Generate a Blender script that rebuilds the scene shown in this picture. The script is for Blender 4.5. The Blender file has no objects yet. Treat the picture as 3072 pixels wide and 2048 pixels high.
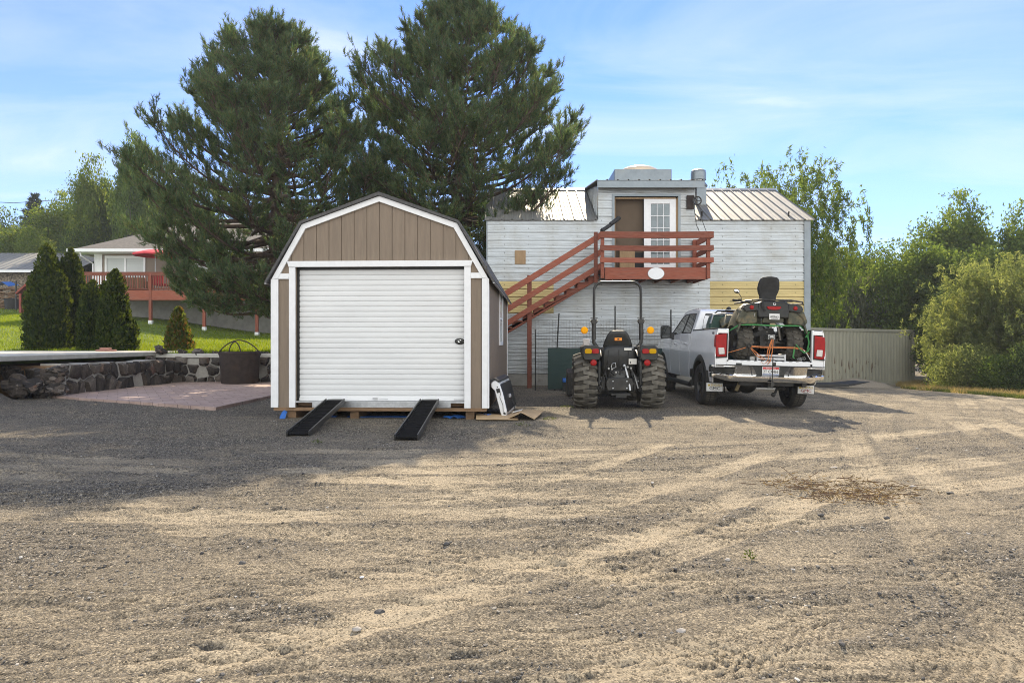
import bpy, bmesh, math, random
import numpy as np
from mathutils import Vector, Matrix, Euler
R = math.radians
SC = bpy.context.scene
C = SC.collection
FPX, CH = 2048.0, 1.25      # focal length in photo pixels, camera height


def at(px, py, Y):
    """point at depth Y that a survey of the photo gives"""
    return Vector(((px - 1536) / FPX * Y, Y, CH - (py - 1028) / FPX * Y))


def smooth(a, b, x):
    t = np.clip((x - a) / (b - a), 0, 1)
    return t * t * (3 - 2 * t)


# ------------------------------------------------------------------ noise
_tab = np.random.RandomState(7).rand(256, 256)


def vnoise(x, y, s=0):
    x = np.asarray(x, float) + 17.31 * s
    y = np.asarray(y, float) + 9.77 * s
    xi = np.floor(x).astype(int)
    yi = np.floor(y).astype(int)
    fx = x - xi
    fy = y - yi
    fx = fx * fx * (3 - 2 * fx)
    fy = fy * fy * (3 - 2 * fy)
    a = _tab[xi & 255, yi & 255]
    b = _tab[(xi + 1) & 255, yi & 255]
    c = _tab[xi & 255, (yi + 1) & 255]
    d = _tab[(xi + 1) & 255, (yi + 1) & 255]
    return (a * (1 - fx) + b * fx) * (1 - fy) + (c * (1 - fx) + d * fx) * fy


def fbm(x, y, o=4, s=0):
    t, a, n = 0, 1, 0
    for k in range(o):
        t = t + a * vnoise(x * 2 ** k, y * 2 ** k, s + k)
        n += a
        a *= .55
    return t / n


# ------------------------------------------------------------------ materials
def nd(nt, typ, **kw):
    n = nt.nodes.new(typ)
    for k, v in kw.items():
        if k.startswith('i_'):
            n.inputs[k[2:].replace('_', ' ')].default_value = v
        else:
            setattr(n, k, v)
    return n


def c4(c):
    return (c[0], c[1], c[2], 1)


def ramp(nt, stops, src=None):
    r = nt.nodes.new('ShaderNodeValToRGB')
    el = r.color_ramp.elements
    while len(el) < len(stops):
        el.new(.5)
    for e, (p, c) in zip(el, stops):
        e.position = p
        e.color = c4(c) if not isinstance(c, (int, float)) else (c, c, c, 1)
    if src is not None:
        nt.links.new(src, r.inputs[0])
    return r


def mixc(nt, fac, a, b, mode='MIX'):
    m = nt.nodes.new('ShaderNodeMix')
    m.data_type = 'RGBA'
    m.blend_type = mode
    L = nt.links.new
    for i, s in ((0, fac), (6, a), (7, b)):
        if hasattr(s, 'is_output'):
            L(s, m.inputs[i])
        elif i == 0:
            m.inputs[i].default_value = s
        else:
            m.inputs[i].default_value = c4(s)
    return m.outputs[2]


def newmat(name):
    m = bpy.data.materials.new(name)
    m.use_nodes = True
    nt = m.node_tree
    b = nt.nodes['Principled BSDF']
    return m, nt, b


def mat(name, col, rough=.6, metal=0, var=.12, scale=4, col2=None, stretch=(1, 1, 1), lo=.35, hi=.65,
        bump=0, bscale=60, coat=0, spec=.5, rvar=0, dirt=None, dscale=1.5, dlo=.55, dhi=.75):
    """weathered surface: two tones mixed by noise, optional dirt patches and bump"""
    m, nt, b = newmat(name)
    L = nt.links.new
    tc = nd(nt, 'ShaderNodeTexCoord')
    mp = nd(nt, 'ShaderNodeMapping')
    mp.inputs['Scale'].default_value = stretch
    L(tc.outputs['Object'], mp.inputs[0])
    n = nd(nt, 'ShaderNodeTexNoise', i_Scale=scale, i_Detail=7, i_Roughness=.65)
    L(mp.outputs[0], n.inputs['Vector'])
    a = [c * (1 - var) for c in col]
    z = [min(1, c * (1 + var)) for c in (col2 or col)]
    r = ramp(nt, [(lo, a), (hi, z)], n.outputs[0])
    out = r.outputs[0]
    if dirt is not None:
        n2 = nd(nt, 'ShaderNodeTexNoise', i_Scale=dscale, i_Detail=9, i_Roughness=.75)
        L(mp.outputs[0], n2.inputs['Vector'])
        r2 = ramp(nt, [(dlo, 0.), (dhi, 1.)], n2.outputs[0])
        out = mixc(nt, r2.outputs[0], out, dirt)
    L(out, b.inputs['Base Color'])
    b.inputs['Roughness'].default_value = rough
    b.inputs['Metallic'].default_value = metal
    b.inputs['Coat Weight'].default_value = coat
    b.inputs['Coat Roughness'].default_value = .05
    b.inputs['Specular IOR Level'].default_value = spec
    if rvar:
        mr = nd(nt, 'ShaderNodeMapRange')
        mr.inputs[3].default_value = max(.02, rough - rvar)
        mr.inputs[4].default_value = min(1, rough + rvar)
        L(n.outputs[0], mr.inputs[0])
        L(mr.outputs[0], b.inputs['Roughness'])
    if bump:
        n3 = nd(nt, 'ShaderNodeTexNoise', i_Scale=bscale, i_Detail=5)
        L(mp.outputs[0], n3.inputs['Vector'])
        bp = nd(nt, 'ShaderNodeBump', i_Strength=bump, i_Distance=.01)
        L(n3.outputs[0], bp.inputs['Height'])
        L(bp.outputs[0], b.inputs['Normal'])
    return m


def leafmat(name, cols, trans=.45, tcol=None, rough=.6, gloss=.0):
    """leaves: each leaf takes its own tone; light passes through"""
    m, nt, b = newmat(name)
    L = nt.links.new
    nt.nodes.remove(b)
    out = nt.nodes['Material Output']
    g = nd(nt, 'ShaderNodeNewGeometry')
    k = len(cols)
    r = ramp(nt, [(i / max(1, k - 1), c) for i, c in enumerate(cols)], g.outputs['Random Per Island'])
    tc = nd(nt, 'ShaderNodeTexCoord')
    n = nd(nt, 'ShaderNodeTexNoise', i_Scale=.9, i_Detail=3)
    L(tc.outputs['Object'], n.inputs['Vector'])
    rr = ramp(nt, [(.3, (.72, .76, .8)), (.7, (1.2, 1.15, 1.))], n.outputs[0])
    col = mixc(nt, 1., r.outputs[0], rr.outputs[0], 'MULTIPLY')
    d = nd(nt, 'ShaderNodeBsdfDiffuse')
    t = nd(nt, 'ShaderNodeBsdfTranslucent')
    L(col, d.inputs[0])
    tcol = tcol or (1.5, 1.35, .6)
    L(mixc(nt, 1., col, tcol, 'MULTIPLY'), t.inputs[0])
    mx = nd(nt, 'ShaderNodeMixShader')
    mx.inputs[0].default_value = trans
    L(d.outputs[0], mx.inputs[1])
    L(t.outputs[0], mx.inputs[2])
    last = mx.outputs[0]
    if gloss:
        gl = nd(nt, 'ShaderNodeBsdfGlossy')
        gl.inputs['Roughness'].default_value = .45
        gl.inputs[0].default_value = (.6, .65, .6, 1)
        m2 = nd(nt, 'ShaderNodeMixShader')
        m2.inputs[0].default_value = gloss
        L(last, m2.inputs[1])
        L(gl.outputs[0], m2.inputs[2])
        last = m2.outputs[0]
    L(last, out.inputs[0])
    return m


# ------------------------------------------------------------------ mesh building
def np_mesh(name, v, f, m, parent=None, smooth_=False):
    """one mesh object out of numpy arrays (all faces with equal corner count)"""
    me = bpy.data.meshes.new(name)
    v = np.ascontiguousarray(v, np.float32).reshape(-1, 3)
    f = np.ascontiguousarray(f, np.int32)
    k = f.shape[1]
    me.vertices.add(len(v))
    me.vertices.foreach_set('co', v.ravel())
    me.loops.add(f.size)
    me.loops.foreach_set('vertex_index', f.ravel())
    me.polygons.add(len(f))
    me.polygons.foreach_set('loop_start', np.arange(0, f.size, k, dtype=np.int32))
    me.polygons.foreach_set('use_smooth', np.full(len(f), smooth_, bool))
    me.update(calc_edges=True)
    me.materials.append(m)
    o = bpy.data.objects.new(name, me)
    C.objects.link(o)
    o.parent = parent
    return o


class MB:
    def __init__(s):
        s.v, s.f = [], []

    def add(s, v, f):
        b = len(s.v)
        s.v += [tuple(p) for p in v]
        s.f += [tuple(i + b for i in q) for q in f]
        return s

    def bx(s, x0, x1, y0, y1, z0, z1, rot=None, piv=None):
        v = [Vector((x, y, z)) for z in (z0, z1) for y in (y0, y1) for x in (x0, x1)]
        if rot is not None:
            M = Euler([R(a) for a in rot]).to_matrix()
            p = Vector(piv) if piv is not None else Vector(((x0 + x1) / 2, (y0 + y1) / 2, (z0 + z1) / 2))
            v = [M @ (q - p) + p for q in v]
        return s.add(v, [(0, 2, 3, 1), (4, 5, 7, 6), (0, 1, 5, 4), (2, 6, 7, 3), (0, 4, 6, 2), (1, 3, 7, 5)])

    def prism(s, poly, axis, a0, a1, flip=False):
        def P(p, a):
            return {'x': (a, p[0], p[1]), 'y': (p[0], a, p[1]), 'z': (p[0], p[1], a)}[axis]
        n = len(poly)
        v = [P(p, a0) for p in poly] + [P(p, a1) for p in poly]
        f = [tuple(range(n)), tuple(range(2 * n - 1, n - 1, -1))]
        f += [(i, (i + 1) % n, n + (i + 1) % n, n + i) for i in range(n)]
        return s.add(v, f)

    def loft(s, rings, caps=True, closed=True):
        n = len(rings[0])
        v = [p for r in rings for p in r]
        f = []
        for k in range(len(rings) - 1):
            for i in range(n if closed else n - 1):
                j = (i + 1) % n
                f.append((k * n + i, k * n + j, (k + 1) * n + j, (k + 1) * n + i))
        if caps and closed:
            f.append(tuple(range(n - 1, -1, -1)))
            f.append(tuple((len(rings) - 1) * n + i for i in range(n)))
        return s.add(v, f)

    def tube(s, pts, r, n=8, closed=False, flat=1.):
        pts = [Vector(p) for p in pts]
        m = len(pts)
        rs = r if isinstance(r, (list, tuple)) else [r] * m
        rings = []
        up = None
        for i, p in enumerate(pts):
            a = pts[i - 1] if (i > 0 or closed) else p
            b = pts[(i + 1) % m] if (i < m - 1 or closed) else p
            t = (b - a)
            if t.length < 1e-9:
                t = Vector((0, 0, 1))
            t.normalize()
            if up is None:
                up = Vector((0, 0, 1)) if abs(t.z) < .9 else Vector((0, 1, 0))
            u = up - t * up.dot(t)
            if u.length < 1e-6:
                u = t.orthogonal()
            u.normalize()
            w = t.cross(u)
            up = u
            rings.append([p + (u * math.sin(2 * math.pi * k / n) * flat + w * math.cos(2 * math.pi * k / n)) * rs[i] for k in range(n)])
        if closed:
            rings.append(rings[0])
        return s.loft(rings, caps=not closed)

    def lathe(s, prof, n=24, c=(0, 0, 0), axis='z', closed_prof=False, a0=0, a1=360):
        c = Vector(c)
        rings = []
        full = abs(a1 - a0) >= 360
        steps = n if full else n + 1
        for k in range(steps):
            a = R(a0 + (a1 - a0) * k / n)
            ca, sa = math.cos(a), math.sin(a)
            ring = []
            for r, h in prof:
                p = {'z': (r * ca, r * sa, h), 'x': (h, r * ca, r * sa), 'y': (r * sa, h, r * ca)}[axis]
                ring.append(c + Vector(p))
            rings.append(ring)
        if full:
            rings.append(rings[0])
        return s.loft(rings, caps=False, closed=closed_prof)

    def ball(s, c, r, nu=12, nv=8, rot=None):
        c = Vector(c)
        r = r if isinstance(r, (tuple, list)) else (r, r, r)
        M = Euler([R(a) for a in rot]).to_matrix() if rot else Matrix.Identity(3)
        v = [c + M @ Vector((0, 0, r[2]))]
        for j in range(1, nv):
            t = math.pi * j / nv
            for i in range(nu):
                p = 2 * math.pi * i / nu
                v.append(c + M @ Vector((r[0] * math.sin(t) * math.cos(p), r[1] * math.sin(t) * math.sin(p), r[2] * math.cos(t))))
        v.append(c - M @ Vector((0, 0, r[2])))
        f = [(0, 1 + i, 1 + (i + 1) % nu) for i in range(nu)]
        for j in range(nv - 2):
            for i in range(nu):
                a = 1 + j * nu
                f.append((a + i, a + nu + i, a + nu + (i + 1) % nu, a + (i + 1) % nu))
        a = 1 + (nv - 2) * nu
        f += [(a + (i + 1) % nu, a + i, len(v) - 1) for i in range(nu)]
        return s.add(v, f)

    def rock(s, c, r, seed, sub=2, rough=.28, ncut=9, cmin=.62):
        rnd = random.Random(seed)
        bm = bmesh.new()
        bmesh.ops.create_icosphere(bm, subdivisions=sub, radius=1)
        offs = [Vector((rnd.gauss(0, 1), rnd.gauss(0, 1), rnd.gauss(0, 1))).normalized() for _ in range(ncut)]
        cuts = [rnd.uniform(cmin, .95) for _ in offs]
        M = Euler((rnd.uniform(-.3, .3), rnd.uniform(-.3, .3), rnd.uniform(0, 6.3))).to_matrix()
        v = []
        for q in bm.verts:
            p = q.co.normalized()
            d = 1.
            for o, k in zip(offs, cuts):
                t = p.dot(o)
                if t * d > k:
                    d = k / t
            d *= 1 + rnd.uniform(-rough, rough) * .25
            p = M @ (p * d)
            v.append((c[0] + p.x * r[0], c[1] + p.y * r[1], c[2] + p.z * r[2]))
        f = [[x.index for x in q.verts] for q in bm.faces]
        bm.free()
        return s.add(v, f)

    def sheet(s, grid, thick=0, n=None):
        """rows of points; with a thickness it becomes a closed shell along direction n"""
        a, b = len(grid), len(grid[0])
        v = [Vector(p) for r in grid for p in r]
        f = [(i * b + j, i * b + j + 1, (i + 1) * b + j + 1, (i + 1) * b + j) for i in range(a - 1) for j in range(b - 1)]
        if thick:
            k = len(v)
            d = Vector(n) * thick
            v += [p + d for p in v]
            f += [tuple(k + i for i in reversed(q)) for q in list(f)]
            edge = [j for j in range(b)] + [i * b + b - 1 for i in range(1, a)] + [(a - 1) * b + j for j in range(b - 2, -1, -1)] + [i * b for i in range(a - 2, 0, -1)]
            for i, e in enumerate(edge):
                g = edge[(i + 1) % len(edge)]
                f.append((e, k + e, k + g, g))
        return s.add(v, f)

    def ribbon(s, pts, w, wd, t=.004):
        wd = Vector(wd).normalized() * w / 2
        pts = [Vector(p) for p in pts]
        rings = []
        for i, p in enumerate(pts):
            d = (pts[min(i + 1, len(pts) - 1)] - pts[max(i - 1, 0)]).normalized()
            q = wd - d * wd.dot(d)
            nn = d.cross(q).normalized() * t / 2
            rings.append([p - q - nn, p + q - nn, p + q + nn, p - q + nn])
        return s.loft(rings)

    def build(s, name, m, parent=None, bevel=0, seg=1, ang=35, recalc=True, flat=False, cols=None):
        me = bpy.data.meshes.new(name)
        me.from_pydata([tuple(p) for p in s.v], [], s.f)
        if recalc:
            bm = bmesh.new()
            bm.from_mesh(me)
            bmesh.ops.recalc_face_normals(bm, faces=bm.faces)
            bm.to_mesh(me)
            bm.free()
        if not flat:
            me.polygons.foreach_set('use_smooth', np.ones(len(me.polygons), bool))
            me.set_sharp_from_angle(angle=R(ang))
        me.update()
        me.materials.append(m)
        o = bpy.data.objects.new(name, me)
        C.objects.link(o)
        o.parent = parent
        if bevel:
            b = o.modifiers.new('edge', 'BEVEL')
            b.width = bevel
            b.segments = seg
            b.limit_method = 'ANGLE'
            b.angle_limit = R(40)
            b.harden_normals = False
        return o


def tag(o, label=None, cat=None, group=None, kind=None):
    if label:
        o['label'] = label
    if cat:
        o['category'] = cat
    if group:
        o['group'] = group
    if kind:
        o['kind'] = kind
    return o


def thing(name, label, cat, loc=(0, 0, 0), rot=(0, 0, 0), group=None):
    o = bpy.data.objects.new(name, None)
    o.empty_display_size = .2
    C.objects.link(o)
    o.location = loc
    o.rotation_euler = [R(a) for a in rot]
    return tag(o, label, cat, group)


def dup(root, loc=None, rotz=None, label=None, scale=None, group=None):
    r = root.copy()
    C.objects.link(r)
    if loc is not None:
        r.location = loc
    if rotz is not None:
        r.rotation_euler = (0, 0, R(rotz))
    if scale is not None:
        r.scale = scale if isinstance(scale, (tuple, list)) else (scale,) * 3
    if label:
        r['label'] = label
    if group:
        r['group'] = group
    for ch in list(root.children):
        c = ch.copy()
        C.objects.link(c)
        c.parent = r
        for g in ch.children:
            d = g.copy()
            C.objects.link(d)
            d.parent = c
    return r


def lettering(txt, size, m, parent, loc, rot=(90, 0, 0), name='lettering', sx=1., ext=.0015):
    cu = bpy.data.curves.new('lettering', 'FONT')
    cu.body = txt
    cu.size = size
    cu.extrude = ext
    cu.align_x = 'CENTER'
    cu.align_y = 'CENTER'
    cu.resolution_u = 2
    t = bpy.data.objects.new('lettering', cu)
    C.objects.link(t)
    bpy.context.view_layer.update()
    me = bpy.data.meshes.new_from_object(t)
    bpy.data.objects.remove(t)
    me.materials.clear()
    me.materials.append(m)
    o = bpy.data.objects.new(name, me)
    C.objects.link(o)
    o.parent = parent
    o.location = loc
    o.rotation_euler = [R(a) for a in rot]
    o.scale = (sx, 1, 1)
    return o


# ------------------------------------------------------------------ terrain heights
def ground_z(x, y):
    x = np.asarray(x, float)
    y = np.asarray(y, float)
    s1 = smooth(8, 13, y) * np.minimum(.028 * np.maximum(x - 3.6, 0), .4)
    s2 = .3 * smooth(16, 32, y) * smooth(5, 14, x)
    d = np.hypot((x + 13.2) / 3.0, (y - 13.4) / 2.0)
    bank = .80 * smooth(1.1, .6, d)
    return bank - s1 - s2


def gz(x, y):
    return float(ground_z(x, y))


def lawn_z(x, y):
    x = np.asarray(x, float)
    y = np.asarray(y, float)
    a = .045 + .062 * smooth(-13, -24, x)
    return (.93 + np.clip(y - 24, 0, 32) * a) * smooth(-3.6, -5.8, x)


def lz(x, y):
    return float(lawn_z(x, y))
# ================================================================== materials
M = {}
M['white_paint'] = mat('white_paint', (.80, .81, .82), .5, var=.04, scale=9, bump=.05, bscale=120)
M['taupe'] = mat('taupe_siding_paint', (.215, .165, .12), .65, var=.10, scale=3, stretch=(6, 6, .6), bump=.2, bscale=90, dirt=(.27, .22, .16), dscale=2.5, dlo=.52, dhi=.85)
M['roof_shingle'] = mat('dark_shingle', (.085, .084, .084), .9, var=.25, scale=30, bump=.4, bscale=120)
M['door_white'] = mat('white_door_enamel', (.76, .77, .77), .38, var=.04, scale=3, stretch=(.3, 1, .8), dirt=(.70, .69, .66), dscale=.8, dlo=.5, dhi=.9)
M['alu'] = mat('dull_aluminium', (.55, .56, .57), .42, 1, var=.15, scale=12, rvar=.12)
M['lumber'] = mat('treated_lumber', (.19, .115, .06), .8, var=.3, scale=6, stretch=(1, 8, 8), bump=.2)
M['black_rubber'] = mat('black_rubber', (.018, .018, .018), .7, var=.3, scale=14, bump=.2, bscale=200)
M['black_plastic'] = mat('black_plastic', (.018, .019, .018), .45, var=.25, scale=8, dirt=(.06, .055, .042), dscale=5)
M['black_steel'] = mat('black_steel', (.022, .022, .02), .4, var=.2, scale=8, dirt=(.07, .06, .045), dscale=4, dlo=.5, dhi=.8)
M['ramp_black'] = mat('black_ramp_paint', (.008, .008, .008), .95, var=.35, scale=20, bump=.6, bscale=300, spec=.12)
M['grey_steel'] = mat('worn_steel', (.35, .35, .34), .4, .9, var=.25, scale=15, rvar=.15)
M['chrome'] = mat('chrome', (.90, .90, .89), .10, 1, var=.03, scale=3, rvar=.03)
M['truck_white'] = mat('white_car_paint', (.80, .81, .815), .2, var=.02, scale=2, coat=.8, dirt=(.45, .42, .36), dscale=2.2, dlo=.6, dhi=.95)
M['glass_dark'] = mat('tinted_glass', (.012, .016, .016), .04, var=.1, scale=3, spec=.8)
M['glass_pane'] = mat('window_glass', (.16, .2, .21), .05, var=.25, scale=2, spec=.9)
M['red_lens'] = mat('red_lens', (.32, .006, .006), .35, var=.15, scale=14, spec=.3)
M['clear_lens'] = mat('clear_lens', (.62, .58, .55), .3, var=.1, scale=20, spec=.3)
M['amber_lens_old'] = mat('amber_lens', (.9, .36, .01), .25, var=.12, scale=16, coat=.4)
M['redwood'] = mat('red_stained_wood', (.25, .066, .034), .75, var=.3, scale=7, stretch=(.6, 7, 7), bump=.5, bscale=30, dirt=(.17, .10, .07), dscale=3.5, dlo=.48, dhi=.75)
M['concrete'] = mat('concrete', (.30, .29, .265), .9, var=.15, scale=2.5, bump=.3, bscale=70, dirt=(.2, .19, .17), dscale=2)
M['pale_concrete'] = mat('pale_concrete', (.45, .44, .40), .9, var=.12, scale=3, bump=.25, bscale=60, dirt=(.26, .25, .22), dscale=1.6)
M['mortar'] = mat('grey_mortar', (.33, .315, .28), .95, var=.2, scale=6, bump=.5, bscale=50)
M['basalt'] = mat('dark_basalt', (.055, .046, .04), .85, var=.45, scale=5, col2=(.10, .075, .06), bump=.6, bscale=30)
M['rust_pale'] = mat('rust_scrape', (.14, .085, .055), .9, var=.4, scale=12)
M['rust'] = mat('rusty_iron', (.036, .026, .021), .85, var=.3, scale=7, bump=.3, bscale=50, dirt=(.065, .034, .02), dscale=3)
M['plywood'] = mat('plywood', (.33, .22, .12), .8, var=.15, scale=5, stretch=(5, 1, .7))
M['cardboard'] = mat('cardboard', (.44, .31, .17), .85, var=.1, scale=5)
M['tarp_blue'] = mat('blue_tarp', (.02, .12, .42), .5, var=.15, scale=8)
M['fibreglass'] = mat('yellowed_fibreglass', (.58, .47, .215), .55, var=.10, scale=2, stretch=(.5, 1, 3))
M['brick'] = mat('red_paver', (.32, .16, .125), .85, var=.2, scale=3, bump=.25)
M['amber_paint'] = mat('orange_sticker', (.85, .28, .02), .5, var=.05)
M['sticker'] = mat('white_sticker', (.72, .7, .64), .5, var=.08, scale=30)
M['camo'] = mat('camouflage_plastic', (.060, .062, .036), .5, var=.35, scale=7, dirt=(.13, .105, .055), dscale=7, dlo=.5, dhi=.6)
M['strap_green'] = mat('green_webbing', (.03, .19, .045), .7, var=.12, scale=20)
M['strap_orange'] = mat('orange_webbing', (.50, .16, .04), .7, var=.25, scale=40)
M['umbrella_red'] = mat('red_canvas', (.55, .045, .06), .8, var=.08)
M['house_wall'] = mat('house_siding', (.23, .185, .145), .7, var=.06, scale=2, stretch=(.3, 1, 12))
M['house_roof'] = mat('grey_shingle', (.17, .15, .125), .9, var=.25, scale=6, stretch=(1, 1, 4), bump=.4)
M['blind'] = mat('white_blinds', (.52, .55, .54), .5, var=.1, scale=2, stretch=(.1, 1, 30))
M['letter_dark'] = mat('dark_lettering', (.03, .03, .035), .6, var=.1)
M['letter_red'] = mat('red_lettering', (.30, .03, .035), .6, var=.1)
M['letter_yellow'] = mat('yellow_lettering', (.62, .45, .06), .6, var=.1)
M['letter_white'] = mat('white_lettering', (.8, .8, .8), .6, var=.05)
M['plate_red'] = mat('plate_red', (.55, .05, .05), .45, var=.1)
M['plate_blue'] = mat('plate_blue', (.05, .11, .30), .45, var=.1)
M['plate_white'] = mat('plate_white', (.72, .72, .70), .4, var=.05)
M['bark'] = mat('pine_bark', (.095, .066, .048), .95, var=.4, scale=6, stretch=(2, 2, .5), bump=.8, bscale=20)
M['bark_grey'] = mat('grey_bark', (.13, .11, .09), .95, var=.35, scale=6, bump=.6, bscale=20)
M['interior'] = mat('brown_interior', (.12, .085, .055), .8, var=.1, scale=2)
M['dark'] = mat('dark_interior', (.02, .02, .02), .9, var=.2)
M['green_case'] = mat('dark_green_plastic', (.02, .06, .045), .5, var=.15)
M['red_paint'] = mat('faded_red_paint', (.24, .05, .035), .75, var=.2, scale=5)
M['straw'] = mat('dry_straw', (.34, .21, .08), .9, var=.35, scale=14)
M['twig'] = mat('dry_twig', (.14, .085, .05), .9, var=.4, scale=14)
M['roof_dome'] = mat('acrylic_dome', (.62, .50, .36), .3, var=.05, scale=2)
M['rope'] = mat('dark_rope', (.04, .037, .03), .9, var=.2)
M['container'] = mat('container_paint', (.285, .275, .215), .6, var=.09, scale=2, stretch=(1.5, 1.5, .6), dirt=(.13, .09, .06), dscale=2.0, dlo=.64, dhi=.74)
M['yellow_sock'] = mat('dusty_gold_paint', (.36, .29, .16), .5, var=.2, scale=9)
M['stone_pale'] = mat('pale_stone', (.36, .33, .29), .9, var=.2, scale=9, bump=.4)
M['pale_grit'] = mat('pale_grit', (.26, .22, .165), .95, var=.3, scale=40, bump=.8, bscale=90)
M['stone_dark'] = mat('dark_stone', (.07, .068, .066), .85, var=.3, scale=9, bump=.4)

# amber plastic lets the low sun through
m, nt, b = newmat('amber_lens')
nt.nodes.remove(b)
d = nd(nt, 'ShaderNodeBsdfDiffuse')
d.inputs[0].default_value = (.85, .50, .02, 1)
t = nd(nt, 'ShaderNodeBsdfTranslucent')
t.inputs[0].default_value = (1., .62, .04, 1)
mx = nd(nt, 'ShaderNodeMixShader')
mx.inputs[0].default_value = .42
nt.links.new(d.outputs[0], mx.inputs[1])
nt.links.new(t.outputs[0], mx.inputs[2])
nt.links.new(mx.outputs[0], nt.nodes['Material Output'].inputs[0])
M['amber_lens'] = m

# each stone of the walls has a tone of its own
m, nt, b = newmat('basalt_stones')
g = nd(nt, 'ShaderNodeNewGeometry')
r = ramp(nt, [(0., (.028, .024, .022)), (.4, (.055, .046, .040)), (.7, (.095, .075, .060)), (.9, (.16, .14, .12)), (1., (.13, .07, .05))], g.outputs['Random Per Island'])
tc = nd(nt, 'ShaderNodeTexCoord')
n = nd(nt, 'ShaderNodeTexNoise', i_Scale=14., i_Detail=8, i_Roughness=.75)
nt.links.new(tc.outputs['Object'], n.inputs['Vector'])
r2 = ramp(nt, [(.35, (.6, .6, .6)), (.55, (1., 1., 1.)), (.72, (2.2, 2.1, 1.9))], n.outputs[0])
nt.links.new(mixc(nt, 1., r.outputs[0], r2.outputs[0], 'MULTIPLY'), b.inputs['Base Color'])
b.inputs['Roughness'].default_value = .9
bp = nd(nt, 'ShaderNodeBump', i_Strength=.9, i_Distance=.03)
nt.links.new(n.outputs[0], bp.inputs['Height'])
nt.links.new(bp.outputs[0], b.inputs['Normal'])
M['basalt_stones'] = m

# stained boards: every board has weathered a little differently
def wood_by_board(m):
    nt = m.node_tree
    b = nt.nodes['Principled BSDF']
    src = b.inputs['Base Color'].links[0].from_socket
    oi = nd(nt, 'ShaderNodeObjectInfo')
    r = ramp(nt, [(0., (.72, .74, .78)), (.5, (1., 1., 1.)), (1., (1.28, 1.3, 1.35))], oi.outputs['Random'])
    nt.links.new(mixc(nt, 1., src, r.outputs[0], 'MULTIPLY'), b.inputs['Base Color'])


wood_by_board(M['redwood'])
wood_by_board(M['lumber'])

# galvanised sheet: spangle, streaks and dusty splash
def galv(name, base, rough, streak, dust, dlo, dhi, metal=.85):
    m, nt, b = newmat(name)
    L = nt.links.new
    tc = nd(nt, 'ShaderNodeTexCoord')
    mp = nd(nt, 'ShaderNodeMapping')
    mp.inputs['Scale'].default_value = streak
    L(tc.outputs['Object'], mp.inputs[0])
    n = nd(nt, 'ShaderNodeTexNoise', i_Scale=3., i_Detail=8, i_Roughness=.7)
    L(mp.outputs[0], n.inputs['Vector'])
    r = ramp(nt, [(.3, [c * .74 for c in base]), (.7, [c * 1.12 for c in base])], n.outputs[0])
    n2 = nd(nt, 'ShaderNodeTexNoise', i_Scale=1.1, i_Detail=9, i_Roughness=.72)
    L(tc.outputs['Object'], n2.inputs['Vector'])
    r2 = ramp(nt, [(dlo, 0.), (dhi, .75)], n2.outputs[0])
    L(mixc(nt, r2.outputs[0], r.outputs[0], dust), b.inputs['Base Color'])
    mr = nd(nt, 'ShaderNodeMapRange')
    mr.inputs[3].default_value = rough - .12
    mr.inputs[4].default_value = rough + .18
    L(n.outputs[0], mr.inputs[0])
    L(mr.outputs[0], b.inputs['Roughness'])
    b.inputs['Metallic'].default_value = metal
    n3 = nd(nt, 'ShaderNodeTexNoise', i_Scale=2.2, i_Detail=3)
    L(mp.outputs[0], n3.inputs['Vector'])
    bp = nd(nt, 'ShaderNodeBump', i_Strength=.25, i_Distance=.05)
    L(n3.outputs[0], bp.inputs['Height'])
    L(bp.outputs[0], b.inputs['Normal'])
    return m


M['galv_wall'] = galv('galvanised_siding', (.50, .53, .545), .34, (.35, 1, 5), (.29, .265, .21), .46, .76, .8)
M['galv_roof'] = galv('galvanised_roof', (.22, .22, .21), .55, (4, .4, .4), (.26, .23, .18), .5, .8, .25)
M['galv_trim'] = galv('galvanised_trim', (.25, .285, .31), .4, (1, 1, 1), (.26, .25, .22), .55, .85, .7)

# shade cloth on the wire fence: a woven net that lets some of what is behind show
m, nt, b = newmat('green_shade_cloth')
b.inputs['Base Color'].default_value = (.022, .05, .045, 1)
b.inputs['Roughness'].default_value = .8
tr = nd(nt, 'ShaderNodeBsdfTransparent')
mx = nd(nt, 'ShaderNodeMixShader')
mx.inputs[0].default_value = .86
nt.links.new(tr.outputs[0], mx.inputs[1])
nt.links.new(b.outputs[0], mx.inputs[2])
nt.links.new(mx.outputs[0], nt.nodes['Material Output'].inputs[0])
M['shade_cloth'] = m

M['pine'] = leafmat('pine_needles', [(.045, .085, .050), (.075, .130, .070), (.105, .165, .085), (.145, .185, .092), (.135, .178, .09), (.19, .14, .075)], .46, (1.35, 1.45, .75), gloss=.03)
M['cedar'] = leafmat('cedar_sprays', [(.022, .040, .012), (.042, .066, .017), (.08, .105, .024)], .4, (1.9, 1.6, .5))
M['leaf_mid'] = leafmat('mid_green_leaves', [(.078, .13, .042), (.118, .182, .055), (.165, .22, .072)], .56)
M['leaf_dark'] = leafmat('dark_green_leaves', [(.055, .09, .042), (.08, .125, .052), (.11, .15, .062)], .5)
M['leaf_lime'] = leafmat('lime_green_leaves', [(.09, .15, .04), (.14, .20, .05), (.20, .24, .065)], .55)
M['leaf_olive'] = leafmat('olive_feathery_leaves', [(.15, .19, .07), (.21, .25, .10), (.28, .30, .14)], .55, (1.3, 1.25, .7))
M['leaf_grey'] = leafmat('grey_green_leaves', [(.09, .105, .07), (.13, .145, .095), (.17, .18, .12)], .4, (1.2, 1.2, .8))
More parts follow.
